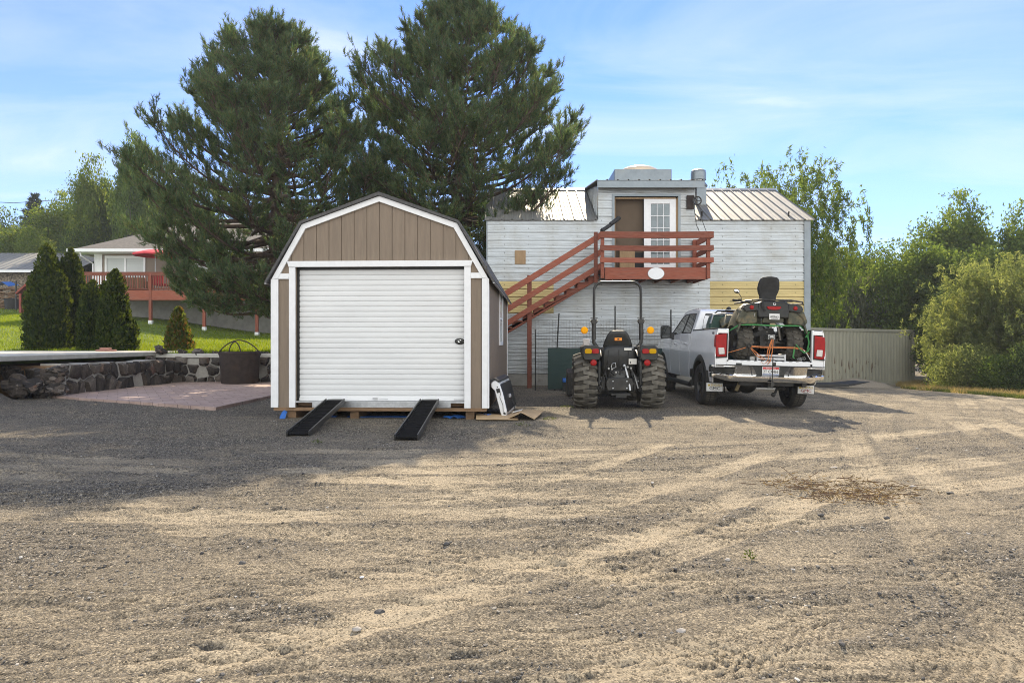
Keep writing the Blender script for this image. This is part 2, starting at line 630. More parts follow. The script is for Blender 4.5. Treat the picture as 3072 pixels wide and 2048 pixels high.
M['leaf_rusty'] = leafmat('browning_leaves', [(.06, .10, .025), (.10, .14, .035), (.15, .16, .045), (.22, .11, .045)], .5)
M['spruce'] = leafmat('blue_spruce_needles', [(.025, .045, .04), (.04, .065, .055), (.06, .085, .07)], .2)
M['grass'] = leafmat('lawn_grass_blades', [(.13, .21, .022), (.18, .26, .03), (.24, .29, .045)], .6, (1.5, 1.3, .35))
M['dry_grass'] = leafmat('dry_grass_blades', [(.34, .26, .12), (.42, .33, .17), (.28, .24, .11)], .35, (1.2, 1.1, .7))
M['straw_leaf'] = leafmat('dead_stalks', [(.13, .09, .05), (.22, .16, .085), (.32, .25, .14)], .2, (1.1, 1., .8))
M['weed'] = leafmat('weed_leaves', [(.08, .11, .035), (.13, .16, .055)], .35)
M['lawn_soil'] = mat('lawn_turf', (.085, .135, .025), .95, var=.3, scale=1.5, col2=(.12, .165, .035), bump=.4, bscale=60)

# gravel yard: pale dust over dark crushed rock; the split comes from the 'dust' layer of the mesh
m, nt, b = newmat('gravel_yard')
L = nt.links.new
tc = nd(nt, 'ShaderNodeTexCoord')
P = tc.outputs['Object']
at_ = nd(nt, 'ShaderNodeAttribute', attribute_name='dust')
nf = nd(nt, 'ShaderNodeTexNoise', i_Scale=34., i_Detail=8, i_Roughness=.8)
L(P, nf.inputs['Vector'])
v1 = nd(nt, 'ShaderNodeTexVoronoi', i_Scale=125.)
L(P, v1.inputs['Vector'])
v2 = nd(nt, 'ShaderNodeTexVoronoi', i_Scale=55.)
L(P, v2.inputs['Vector'])
sp = nd(nt, 'ShaderNodeSeparateColor')
L(v1.outputs['Color'], sp.inputs[0])
sp2 = nd(nt, 'ShaderNodeSeparateColor')
L(v2.outputs['Color'], sp2.inputs[0])
st = ramp(nt, [(0., (.06, .055, .047)), (.4, (.145, .131, .108)), (.7, (.225, .20, .16)), (.88, (.36, .315, .24)), (1., (.56, .51, .42))], sp.outputs[0])
st2 = ramp(nt, [(0., (.45, .45, .45)), (.6, (1., 1., 1.)), (1., (1.7, 1.65, 1.6))], sp2.outputs[0])
grav = mixc(nt, 1., st.outputs[0], st2.outputs[0], 'MULTIPLY')
nb = nd(nt, 'ShaderNodeTexNoise', i_Scale=1.3, i_Detail=8, i_Roughness=.65)
L(P, nb.inputs['Vector'])
du = ramp(nt, [(.3, (.35, .29, .20)), (.7, (.455, .382, .268))], nb.outputs[0])
dsp = ramp(nt, [(0., .25), (.30, .80), (.6, 1.), (1., 1.15)], sp.outputs[1])
dust = mixc(nt, 1., du.outputs[0], dsp.outputs[0], 'MULTIPLY')
ma = nd(nt, 'ShaderNodeMath', operation='MULTIPLY_ADD')
L(nf.outputs[0], ma.inputs[0])
ma.inputs[1].default_value = 1.6
L(at_.outputs['Fac'], ma.inputs[2])
mb_ = nd(nt, 'ShaderNodeMath', operation='MULTIPLY_ADD')
L(sp.outputs[2], mb_.inputs[0])
mb_.inputs[1].default_value = .55
L(ma.outputs[0], mb_.inputs[2])
mr = nd(nt, 'ShaderNodeMapRange')
mr.inputs[1].default_value = 1.26
mr.inputs[2].default_value = 1.84
L(mb_.outputs[0], mr.inputs[0])
base = mixc(nt, mr.outputs[0], grav, dust)
L(base, b.inputs['Base Color'])
b.inputs['Roughness'].default_value = .95
b.inputs['Specular IOR Level'].default_value = .25
inv = nd(nt, 'ShaderNodeMath', operation='SUBTRACT')
inv.inputs[0].default_value = 1.25
L(mr.outputs[0], inv.inputs[1])
hh = nd(nt, 'ShaderNodeMath', operation='MULTIPLY')
L(v1.outputs['Distance'], hh.inputs[0])
L(inv.outputs[0], hh.inputs[1])
hneg = nd(nt, 'ShaderNodeMath', operation='MULTIPLY')
L(hh.outputs[0], hneg.inputs[0])
hneg.inputs[1].default_value = -1.3
hs = nd(nt, 'ShaderNodeMath', operation='MULTIPLY_ADD')
L(nf.outputs[0], hs.inputs[0])
hs.inputs[1].default_value = .9
L(hneg.outputs[0], hs.inputs[2])
bp = nd(nt, 'ShaderNodeBump', i_Strength=1., i_Distance=.014)
L(hs.outputs[0], bp.inputs['Height'])
L(bp.outputs[0], b.inputs['Normal'])
M['gravel'] = m

# pavers of the patio: a running grid of joints in the surface
m, nt, b = newmat('patio_pavers')
L = nt.links.new
tc = nd(nt, 'ShaderNodeTexCoord')
mp = nd(nt, 'ShaderNodeMapping')
mp.inputs['Rotation'].default_value = (0, 0, R(-30))
L(tc.outputs['Object'], mp.inputs[0])
br = nd(nt, 'ShaderNodeTexBrick')
br.inputs['Scale'].default_value = 1.
br.inputs['Brick Width'].default_value = .40
br.inputs['Row Height'].default_value = .40
br.inputs['Mortar Size'].default_value = .008
br.inputs['Color1'].default_value = (.36, .26, .22, 1)
br.inputs['Color2'].default_value = (.43, .32, .275, 1)
br.inputs['Mortar'].default_value = (.22, .16, .14, 1)
L(mp.outputs[0], br.inputs['Vector'])
n = nd(nt, 'ShaderNodeTexNoise', i_Scale=3., i_Detail=8, i_Roughness=.7)
L(tc.outputs['Object'], n.inputs['Vector'])
rr = ramp(nt, [(.3, (.75, .75, .75)), (.7, (1.2, 1.2, 1.2))], n.outputs[0])
L(mixc(nt, 1., br.outputs[0], rr.outputs[0], 'MULTIPLY'), b.inputs['Base Color'])
b.inputs['Roughness'].default_value = .85
M['patio'] = m
# ================================================================== camera, sun, sky
cam_d = bpy.data.cameras.new('camera')
cam_d.sensor_width = 36
cam_d.lens = 24
cam_d.shift_y = 4 / 3072
cam_d.clip_end = 3000
cam = bpy.data.objects.new('camera', cam_d)
C.objects.link(cam)
cam.location = (0, 0, CH)
cam.rotation_euler = (R(90), 0, 0)
SC.camera = cam

AZ, EL = 8., 36.5
sd = Vector((math.sin(R(AZ)) * math.cos(R(EL)), math.cos(R(AZ)) * math.cos(R(EL)), math.sin(R(EL))))
sl = bpy.data.lights.new('sun', 'SUN')
sl.energy = 5.0
sl.angle = R(.53)
sl.color = (1., .85, .63)
so = bpy.data.objects.new('sun', sl)
C.objects.link(so)
so.rotation_euler = (-sd).to_track_quat('-Z', 'Y').to_euler()
so.location = (5, 30, 30)

W = bpy.data.worlds.new('World')
SC.world = W
W.use_nodes = True
nt = W.node_tree
L = nt.links.new
bg = nt.nodes['Background']
sky = nd(nt, 'ShaderNodeTexSky', sky_type='NISHITA')
sky.sun_disc = False
sky.sun_elevation = R(EL)
sky.sun_rotation = R(AZ)
sky.altitude = 700
sky.air_density = 1.0
sky.dust_density = 0.0
sky.ozone_density = 3.0
bg.inputs[1].default_value = .12
tc = nd(nt, 'ShaderNodeTexCoord')
sx = nd(nt, 'ShaderNodeSeparateXYZ')
L(tc.outputs['Generated'], sx.inputs[0])
za = nd(nt, 'ShaderNodeMath', operation='ADD')
L(sx.outputs[2], za.inputs[0])
za.inputs[1].default_value = .12
zm = nd(nt, 'ShaderNodeMath', operation='MAXIMUM')
L(za.outputs[0], zm.inputs[0])
zm.inputs[1].default_value = .05
dx = nd(nt, 'ShaderNodeMath', operation='DIVIDE')
dy = nd(nt, 'ShaderNodeMath', operation='DIVIDE')
L(sx.outputs[0], dx.inputs[0])
L(sx.outputs[1], dy.inputs[0])
L(zm.outputs[0], dx.inputs[1])
L(zm.outputs[0], dy.inputs[1])
cx = nd(nt, 'ShaderNodeCombineXYZ')
L(dx.outputs[0], cx.inputs[0])
L(dy.outputs[0], cx.inputs[1])
mp = nd(nt, 'ShaderNodeMapping')
mp.inputs['Rotation'].default_value = (0, 0, R(24))
mp.inputs['Scale'].default_value = (.55, 1.5, 1)
mp.inputs['Location'].default_value = (.7, .35, 0)
L(cx.outputs[0], mp.inputs[0])
n1 = nd(nt, 'ShaderNodeTexNoise', i_Scale=1.15, i_Detail=9, i_Roughness=.56, i_Distortion=.7)
L(mp.outputs[0], n1.inputs['Vector'])
n2 = nd(nt, 'ShaderNodeTexNoise', i_Scale=.55, i_Detail=3)
L(mp.outputs[0], n2.inputs['Vector'])
ad = nd(nt, 'ShaderNodeMath', operation='MULTIPLY_ADD')
L(n2.outputs[0], ad.inputs[0])
ad.inputs[1].default_value = .55
L(n1.outputs[0], ad.inputs[2])
cr = ramp(nt, [(.70, 0.), (.88, .26), (1., .6)], ad.outputs[0])
# added fill light: invented bright cloud behind the camera lifts the shaded fronts
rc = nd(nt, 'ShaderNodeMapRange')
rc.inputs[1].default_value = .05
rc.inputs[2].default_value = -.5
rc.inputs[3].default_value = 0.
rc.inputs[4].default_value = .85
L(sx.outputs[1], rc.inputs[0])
sky_t = mixc(nt, 1., sky.outputs[0], (.62, .75, 1.04), 'MULTIPLY')
hz_ = nd(nt, 'ShaderNodeMapRange')
hz_.inputs[1].default_value = .42
hz_.inputs[2].default_value = .02
hz_.inputs[3].default_value = 0.
hz_.inputs[4].default_value = .30
L(sx.outputs[2], hz_.inputs[0])
sky_h = mixc(nt, hz_.outputs[0], sky_t, (4.6, 5.1, 5.7))
sky_c = mixc(nt, cr.outputs[0], sky_h, (5.4, 5.6, 5.9))
SKY_FILL = mixc(nt, rc.outputs[0], sky_c, (9.6, 9.6, 9.3))
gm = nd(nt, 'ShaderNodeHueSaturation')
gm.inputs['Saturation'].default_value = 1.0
L(SKY_FILL, gm.inputs['Color'])
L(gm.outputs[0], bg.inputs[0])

SC.view_settings.view_transform = 'Standard'
SC.view_settings.look = 'None'
SC.view_settings.exposure = .85
SC.view_settings.gamma = 1
SC.cycles.use_denoising = True
SC.cycles.filter_width = 1.0
SC.cycles.denoising_prefilter = 'NONE'
SC.cycles.max_bounces = 8
SC.cycles.transparent_max_bounces = 12
SC.cycles.sample_clamp_indirect = 6

# ================================================================== gravel yard
rows = [-40., -24., -12., -6., -2., 0., 1.0]
y = 1.6
while y < 26:
    rows.append(y)
    y += max(.0075, (y + .6) * .0037)
while y < 700:
    rows.append(y)
    y *= 1.045
rows = np.array(rows)
NC = 760
sc_ = np.linspace(-1, 1, NC)
wid = np.where(rows > 1.5, 1.02 * (rows + 1.2), np.interp(rows, [-40, 1.5], [40, 2.76]))
wid = np.where(rows > 60, wid * 1.6, wid)
GX = sc_[None, :] * wid[:, None]
NX = 8          # a few wide columns carry the yard on past the fine part at each side
ex_ = 14 * (np.arange(1, NX + 1) / NX) ** 2
GX = np.concatenate([GX[:, :1] - ex_[None, ::-1], GX, GX[:, -1:] + ex_[None, :]], 1)
GY = np.repeat(rows[:, None], GX.shape[1], 1)

dust = .42 * fbm(GX * .45 + 3, GY * .8, 4, 1) + .55 * fbm(GX * .9 + GY * .5, GY * 2.1 - GX * .25, 4, 5) + .25 * fbm(GX * 4, GY * 7, 3, 9)
dust = dust * 1.25 - .26
hgt = .025 * (fbm(GX * .5, GY * .5, 3, 20) - .5) + .012 * (fbm(GX * 2.2, GY * 3.5, 3, 23) - .5)
rip = np.zeros_like(GX)


def lane(off, s, wd=.15, amt=.3, lug=.1, ph=0., depth=.012, chev=1.2, s0=None, s1=None):
    """one tyre lane: pressed pale dust, lug marks across it and a small berm at each side"""
    global dust, hgt, rip
    e = np.abs(off)
    core = smooth(wd * 1.25, wd * .75, e)
    if s0 is not None:
        core = core * smooth(s0, s0 + .8, s) * smooth(s1, s1 - .8, s)
    wob = fbm(s * .7, off * 0 + ph, 3, 31)
    core = core * smooth(.28, .5, wob)
    dust += 1.15 * amt * core * (.2 + 1.5 * wob * (.5 + fbm(GX * 1.7, GY * 2.6, 3, 95)) * .9) - .07 * smooth(wd * 1.9, wd * 1.35, e) * (1 - core) * smooth(wd * .9, wd * 1.3, e)
    brk = smooth(.38, .6, fbm(s * 2.3 + ph, off * 3, 2, 37))
    k = np.cos(2 * np.pi * (s + ph + chev * e) / lug + 5 * wob + 2.2 * (fbm(GX * 3, GY * 3, 2, 90) - .5))
    hgt += core * (-.3 * depth + brk * depth * .42 * np.clip(k * 1.4, -1, .5))
    rip += .8 * core * brk * np.clip(-k, 0, 1)
    ln_ = np.clip(np.cos(2 * np.pi * (off + .012 * np.sin(s * 1.7 + ph)) / (wd * .55)) - .55, 0, 1) * smooth(.3, .5, fbm(s * 1.1 + ph, off * 9, 3, 99))
    rip += 1.6 * core * ln_
    hgt -= .010 * core * ln_
    hgt += .6 * depth * np.exp(-((e - wd * 1.3) / (wd * .3)) ** 2) * (core.max() > 0)


def track_y(f, df, gauge=1.7, x0=None, x1=None, **kw):
    """a vehicle's pair of lanes along y = f(x)"""
    sl_ = df(GX)
    cs = 1 / np.sqrt(1 + sl_ * sl_)
    off = (GY - f(GX)) * cs
    for k, g in enumerate((0, gauge)):
        lane(off - g, GX / cs * 1.0, ph=kw.get('ph', 0) + k * 3.1, **{q: v for q, v in kw.items() if q != 'ph'}, s0=x0, s1=x1)


def track_x(f, df, gauge=1.7, y0=None, y1=None, **kw):
    sl_ = df(GY)
    cs = 1 / np.sqrt(1 + sl_ * sl_)
    off = (GX - f(GY)) * cs
    for k, g in enumerate((0, gauge)):
        lane(off - g, GY, ph=kw.get('ph', 0) + k * 2.3, **{q: v for q, v in kw.items() if q != 'ph'}, s0=y0, s1=y1)


def par(a, b_, c_):
    return (lambda x: a + b_ * x + c_ * x * x), (lambda x: b_ + 2 * c_ * x)


track_y(*par(5.0, .12, .03), gauge=1.75, wd=.17, amt=.34, lug=.085, ph=.3)
track_y(*par(5.55, .16, .035), gauge=1.7, wd=.2, amt=.30, lug=.11, ph=1.7)
track_y(*par(6.3, .10, .03), gauge=1.65, wd=.16, amt=.26, lug=.09, ph=2.2, x0=-9, x1=9)
track_y(*par(4.45, .05, .05), gauge=1.7, wd=.15, amt=.24, lug=.08, ph=5.2, x0=-6, x1=3.2)
track_y(*par(3.55, .85, .12), gauge=1.72, wd=.13, amt=.42, lug=.12, ph=.9, x0=-1.9, x1=3.5, depth=.016)
track_y(*par(3.28, .74, .07), gauge=1.1, wd=.14, amt=.42, lug=.1, ph=3.9, x0=.2, x1=5.2, depth=.016)
track_y(*par(2.35, .42, .06), gauge=1.4, wd=.16, amt=.30, lug=.075, ph=6.1, x0=-4, x1=2.4)
track_y(*par(3.9, -.30, .06), gauge=1.7, wd=.14, amt=.22, lug=.1, ph=7.1, x0=-5, x1=1.2)
track_y(*par(2.9, -.42, .16), gauge=.9, wd=.15, amt=.38, lug=.085, ph=4.4, x0=-.2, x1=2.6, depth=.015)
track_x(*par(1.35, .24, .012), gauge=1.6, wd=.15, amt=.22, lug=.1, ph=1.1, y0=2., y1=12)
track_x(*par(3.6, .28, .010), gauge=1.75, wd=.2, amt=.34, lug=.12, ph=2.6, y0=4.5, y1=30)
track_x(*par(4.9, .36, .004), gauge=1.75, wd=.22, amt=.36, lug=.12, ph=8.6, y0=6, y1=32)
track_x(*par(2.7, .05, .022), gauge=1.75, wd=.16, amt=.22, lug=.11, ph=4.6, y0=5, y1=26)
# thin broken lug scars all over the drive
w3 = GY - .10 * GX + .30 * fbm(GX * 1.6, GY * 1.6, 3, 110) + .10 * fbm(GX * 6, GY * 6, 2, 113)
s3 = np.clip(np.sin(2 * np.pi * w3 / .105) - .55, 0, 1) * smooth(.44, .58, fbm(GX * 2.1, GY * 5.5, 3, 117))
hgt -= .022 * s3
rip += 2.4 * s3
# loose cross ripples the lugs leave between the lanes
u_ = GX * .86 + GY * .42 + .5 * fbm(GX * .8, GY * .8, 3, 50)
w_ = GY * .95 - GX * .18 + .35 * fbm(GX * 1.1, GY * 1.1, 3, 54)
patch = smooth(.5, .62, fbm(GX * .7, GY * 1.2, 3, 60))
hgt += patch * .007 * np.sin(2 * np.pi * w_ / .14) * (.4 + fbm(GX * 3, GY * 1.5, 2, 62))
rip += .55 * patch * np.clip(-np.sin(2 * np.pi * w_ / .14), 0, 1)
near = smooth(30, 14, GY) * smooth(-3, 1.6, GY)
hgt = hgt * near + .004 * (fbm(GX * 14, GY * 14, 2, 70) - .5) * smooth(12, 5, GY)
# crushed rock laid in front of the shed, pale wheel-worn road to the right, brown patch
dust += .10 * smooth(5, 9, GX) * smooth(8, 13, GY)
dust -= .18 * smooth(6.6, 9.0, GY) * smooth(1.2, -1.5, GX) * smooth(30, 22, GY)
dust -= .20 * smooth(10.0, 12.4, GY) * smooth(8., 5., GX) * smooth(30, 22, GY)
dust -= .30 * rip
dust += .0
GZ = ground_z(GX, GY) + hgt
nr, nc = GX.shape
idx = np.arange(nr * nc).reshape(nr, nc)
fq = np.stack([idx[:-1, :-1], idx[:-1, 1:], idx[1:, 1:], idx[1:, :-1]], -1).reshape(-1, 4)
gr = np_mesh('gravel_ground', np.stack([GX, GY, GZ], -1), fq, M['gravel'], smooth_=True)
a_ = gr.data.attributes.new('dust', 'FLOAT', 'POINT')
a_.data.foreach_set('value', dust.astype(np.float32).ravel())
tag(gr, 'dusty gravel yard with curving tyre tracks', 'ground', kind='structure')


def yard_z(x, y):
    """height of the tracked yard surface under a point"""
    j = int(np.clip(np.searchsorted(rows, y), 1, len(rows) - 1))
    i = NX + int(np.clip(round((x / wid[j] + 1) / 2 * (NC - 1)), 0, NC - 1))
    return float(GZ[j, i])


# loose stones lying on the yard: far too many to count, one object
rs = np.random.RandomState(3)
ico = MB().rock((0, 0, 0), (1, 1, 1), 5, 1, .5)
iv = np.array(ico.v)
if_ = np.array(ico.f)
N = 60000
py = 1.9 + 9.5 * rs.rand(N) ** 1.9
px = (rs.rand(N) * 2 - 1) * .86 * (py + .3)
jj = np.clip(np.searchsorted(rows, py), 1, nr - 1)
ii = NX + np.clip(np.round((px / wid[jj] + 1) / 2 * (NC - 1)).astype(int), 0, NC - 1)
keep = dust[jj, ii] < .22 + .30 * rs.rand(N)
px, py, jj, ii = px[keep], py[keep], jj[keep], ii[keep]
N = len(px)
rad = .0028 + .009 * rs.rand(N) ** 4 + .010 * (rs.rand(N) > .997)
pz = GZ[jj, ii] + rad * .25
ang = rs.rand(N) * 6.283
sx_ = rad[:, None] * (.7 + .7 * rs.rand(N, 3))
sx_[:, 2] *= .7
vv = iv[None] * sx_[:, None, :]
ca, sa = np.cos(ang)[:, None], np.sin(ang)[:, None]
vv = np.stack([vv[..., 0] * ca - vv[..., 1] * sa + px[:, None], vv[..., 0] * sa + vv[..., 1] * ca + py[:, None], vv[..., 2] + pz[:, None]], -1)
ff = (if_[None] + (np.arange(N) * len(iv))[:, None, None]).reshape(-1, 3)
m, nt, b = newmat('loose_stones')
g = nd(nt, 'ShaderNodeNewGeometry')
r = ramp(nt, [(0., (.045, .044, .044)), (.45, (.11, .105, .1)), (.75, (.20, .185, .16)), (.93, (.34, .31, .26)), (1., (.5, .48, .45))], g.outputs['Random Per Island'])
nt.links.new(r.outputs[0], b.inputs['Base Color'])
b.inputs['Roughness'].default_value = .9
tag(np_mesh('gravel', vv, ff, m), 'loose grey and tan stones strewn over the yard', 'gravel', kind='stuff')

# single rocks one can point to
for i, (rx, ry, r_, mk, lab) in enumerate([
        (2660, 1553, .055, 'stone_dark', 'round dark stone just in front of the dry brush heap'),
        (2500, 1290 + 235 // 3 * 0 - 4, .03, 'stone_pale', None),
        (2462, 1546, .05, 'stone_dark', 'small dark angular stone left of the round dark stone'),
        (2452, 1527, .04, 'stone_dark', 'little dark stone behind the small angular one'),
        (2505, 1408, .10, 'stone_pale', 'flat pale stone behind the dry brush heap'),
        (2738, 1460, .06, 'stone_pale', 'flat grey stone right of the dry brush heap'),
        (727, 1690, .05, 'stone_dark', 'dark stone lying on a pale tyre track at mid left'),
        (1138, 1835, .06, 'stone_dark', 'dark pebble at the near end of the diagonal tyre track'),
        (1340, 1637, .045, 'stone_dark', 'dark stone by itself in the middle of the yard'),
        (1840, 1752, .055, 'stone_pale', 'pale stone beside the second diagonal tyre track'),
        (2043, 1900, .05, 'stone_pale', 'pale rounded stone in the near dark gravel'),
        (1070, 1890, .045, 'stone_pale', 'small whitish stone in the near left gravel'),
        (1085, 1729, .025, 'white_paint', 'tiny white chip lying on the dusty track'),
        (2183, 1682, .04, 'stone_pale', 'pale stone next to the green weed'),
        (2850, 1478, .07, 'stone_dark', 'dark flat stone at the right edge of the yard'),
]):
    if lab is None:
        continue
    Yr = CH * FPX / (ry - 1028)
    xr = (rx - 1536) / FPX * Yr
    r_ *= .5
    o = MB().rock((0, 0, 0), (r_, r_ * .8, r_ * (.35 if 'flat' in lab else .6)), 40 + i, 2).build('rock', M[mk])
    o.location = (xr, Yr, yard_z(xr, Yr) + r_ * .12)
    tag(o, lab, 'rock', 'single rocks on the yard')

# ================================================================== lawn
lx = np.concatenate([np.linspace(-90, -30, 25)[:-1], np.linspace(-30, -3.4, 90)])
ly = np.concatenate([np.linspace(21.3, 45, 60)[:-1], np.linspace(45, 110, 30)])
LX, LY = np.meshgrid(lx, ly)
LZ = lawn_z(LX, LY) + .06 * (fbm(LX * .3, LY * .3, 3, 80) - .5)
nr2, nc2 = LX.shape
idx = np.arange(nr2 * nc2).reshape(nr2, nc2)
fq = np.stack([idx[:-1, :-1], idx[:-1, 1:], idx[1:, 1:], idx[1:, :-1]], -1).reshape(-1, 4)
vl = np.stack([LX, LY, LZ], -1).reshape(-1, 3)
fr_ = vl[:nc2].copy()
fr_[:, 2] = -.1
k0 = len(vl)
vl = np.concatenate([vl, fr_])
sk = np.array([[k0 + j, k0 + j + 1, j + 1, j] for j in range(nc2 - 1)])
lo_ = np_mesh('lawn', vl, np.concatenate([fq, sk]), M['lawn_soil'], smooth_=True)
tag(lo_, 'raised green lawn sloping up to the house', 'lawn', kind='structure')


def blades(n, fx, fy, fz, h, w, seed, lean=.5):
    rs = np.random.RandomState(seed)
    x = fx(rs, n)
    y = fy(rs, n)
    z = fz(x, y)
    H = h * (.5 + .8 * rs.rand(n))
    a = rs.rand(n) * 6.283
    l = lean * H * rs.rand(n)
    b = rs.rand(n) * 6.283
    p0 = np.stack([x - np.cos(a) * w / 2, y - np.sin(a) * w / 2, z - .01], -1)
    p1 = np.stack([x + np.cos(a) * w / 2, y + np.sin(a) * w / 2, z - .01], -1)
    p2 = np.stack([x + np.cos(b) * l, y + np.sin(b) * l, z + H], -1)
    return np.stack([p0, p1, p2], 1).reshape(-1, 3), np.arange(3 * n).reshape(n, 3)


def lawn_blade_z(x, y):
    z = lawn_z(x, y)
    return z


vg, fg = blades(110000, lambda r, n: -33 + 27 * r.rand(n), lambda r, n: 21.5 + 22 * r.rand(n) ** 1.3, lawn_blade_z, .11, .02, 4, .8)
bad = ((vg[::3, 0] < -10.8) & (vg[::3, 1] < 24.1)) | ((vg[::3, 0] < -13) & (vg[::3, 1] > 41.5) & (vg[::3, 0] > -25.7))
tag(np_mesh('lawn_grass', vg, fg[~bad], M['grass']), 'short green grass of the raised lawn', 'grass', kind='stuff')
vg, fg = blades(60000, lambda r, n: -55 + 30 * r.rand(n), lambda r, n: 26 + 26 * r.rand(n), lawn_blade_z, .13, .03, 5, .8)
tag(np_mesh('lawn_grass', vg, fg, M['grass']), 'sunlit grass of the far left slope', 'grass', kind='stuff')

# ================================================================== slab, patio, rock walls
sl_o = MB().bx(-26, -10.9, 11.5, 24, .85, .967).build('concrete_slab', M['pale_concrete'], bevel=.012)
tag(sl_o, 'raised concrete slab with a thick pale edge', 'slab', kind='structure')
pt = MB().prism([(-10.42, 15.42), (-5.5, 12.67), (-5.45, 20.86), (-10.15, 20.86)], 'z', -.1, .055).build('paver_patio', M['patio'])
tag(pt, 'reddish square paver patio beside the shed', 'patio', kind='structure')


def stone_wall(name, label, p0, p1, h, thick, seed, side, dense, capm=None, stone_r=(.14, .27)):
    """mortared rubble: stones bedded in the mortar face on one side"""
    root = thing(name, label, 'stone wall')
    rnd = random.Random(seed)
    a, b = Vector(p0), Vector(p1)
    d = (b - a)
    Ln = d.length
    d.normalize()
    nrm = Vector((-d.y, d.x, 0)) * side
    mb = MB()
    steps = int(Ln / .25) + 1
    top, bot = [], []
    g0, g1 = [], []
    for k in range(steps + 1):
        p = a + d * (Ln * k / steps)
        hh = h + rnd.uniform(-.03, .03)
        g0.append(p - Vector((0, 0, .2)))
        g1.append(p + Vector((0, 0, hh)))
    mb.sheet([g0, g1], thick, -nrm)
    mb.build('mortar', M['mortar'], root)
    st = MB()
    pts = []
    cell = sum(stone_r)
    nz = max(2, int(h / (cell * .72)))
    for r_ in range(nz):
        u = rnd.uniform(-.2, .1)
        while u < Ln + .2:
            pts.append((u + rnd.uniform(-.05, .05), (r_ + .5 + rnd.uniform(-.28, .28)) * (h + .1) / nz - .05))
            u += cell * rnd.uniform(.72, 1.25)
    for i, (pu, pz_) in enumerate(pts):
        if rnd.random() > dense:
            continue
        poly = [(-.02, -.12), (Ln + .02, -.12), (Ln + .02, h + .02), (-.02, h + .02)]
        for j, (qu, qz) in enumerate(pts):
            if i == j or abs(qu - pu) > 1.2:
                continue
            mu, mz = (pu + qu) / 2, (pz_ + qz) / 2
            nu, nz_ = qu - pu, qz - pz_
            out = []
            for k in range(len(poly)):
                A, B = poly[k], poly[(k + 1) % len(poly)]
                da = (A[0] - mu) * nu + (A[1] - mz) * nz_
                db = (B[0] - mu) * nu + (B[1] - mz) * nz_
                if da <= 0:
                    out.append(A)
                if da * db < 0:
                    t_ = da / (da - db)
                    out.append((A[0] + (B[0] - A[0]) * t_, A[1] + (B[1] - A[1]) * t_))
            poly = out
            if len(poly) < 3:
                break
        if len(poly) < 3:
            continue
        cu = sum(q[0] for q in poly) / len(poly)
        cz = sum(q[1] for q in poly) / len(poly)
        edge = []
        for k in range(len(poly)):
            A, B = poly[k], poly[(k + 1) % len(poly)]
            for t_ in (0, .33, .66):
                edge.append((A[0] + (B[0] - A[0]) * t_, A[1] + (B[1] - A[1]) * t_))
        shr = rnd.uniform(.80, .94)
        tilt = (rnd.uniform(-.25, .25), rnd.uniform(-.25, .25))
        bulge = rnd.uniform(.05, .15)
        rings = []
        for f_, o_ in ((1., -.03), (.97, .35), (.78, .85), (.42, 1.05)):
            ring = []
            for (eu, ez) in edge:
                du_, dz_ = (eu - cu) * shr * f_, (ez - cz) * shr * f_
                jit = 1 + rnd.uniform(-.09, .09)
                dep = bulge * o_ + (du_ * tilt[0] + dz_ * tilt[1]) * (o_ > 0) + rnd.uniform(-.012, .012)
                p = a + d * (cu + du_ * jit) + nrm * dep
                ring.append((p.x, p.y, cz + dz_ * jit))
            rings.append(ring)
        st.loft(rings)
    st.build('stonework', M['basalt_stones'], root, ang=30)
    if capm:
        cp = MB()
        n2 = -nrm * (thick + .04)
        q = [a + nrm * .05, b + nrm * .05, b + n2, a + n2]
        cp.prism([(v.x, v.y) for v in q], 'z', h - .03, h + .1)
        cp.build('cap', M['pale_concrete'], root, bevel=.015)
    return root


stone_wall('rock_wall', 'low dark lava rock wall running back along the left of the patio', (-10.40, 15.75, 0), (-10.18, 20.9, 0), .74, .5, 2, -1, .98, stone_r=(.13, .23))
stone_wall('rock_wall', 'short dark rock wall end turning left below the slab', (-12.6, 16.6, 0), (-10.45, 15.35, 0), .66, .4, 3, -1, .97, stone_r=(.13, .23))
stone_wall('rock_wall', 'pale mortared rock wall with concrete cap behind the black tub', (-11.0, 20.95, 0), (-4.6, 20.9, 0), .82, .4, 5, -1, .74, capm=True, stone_r=(.11, .21))
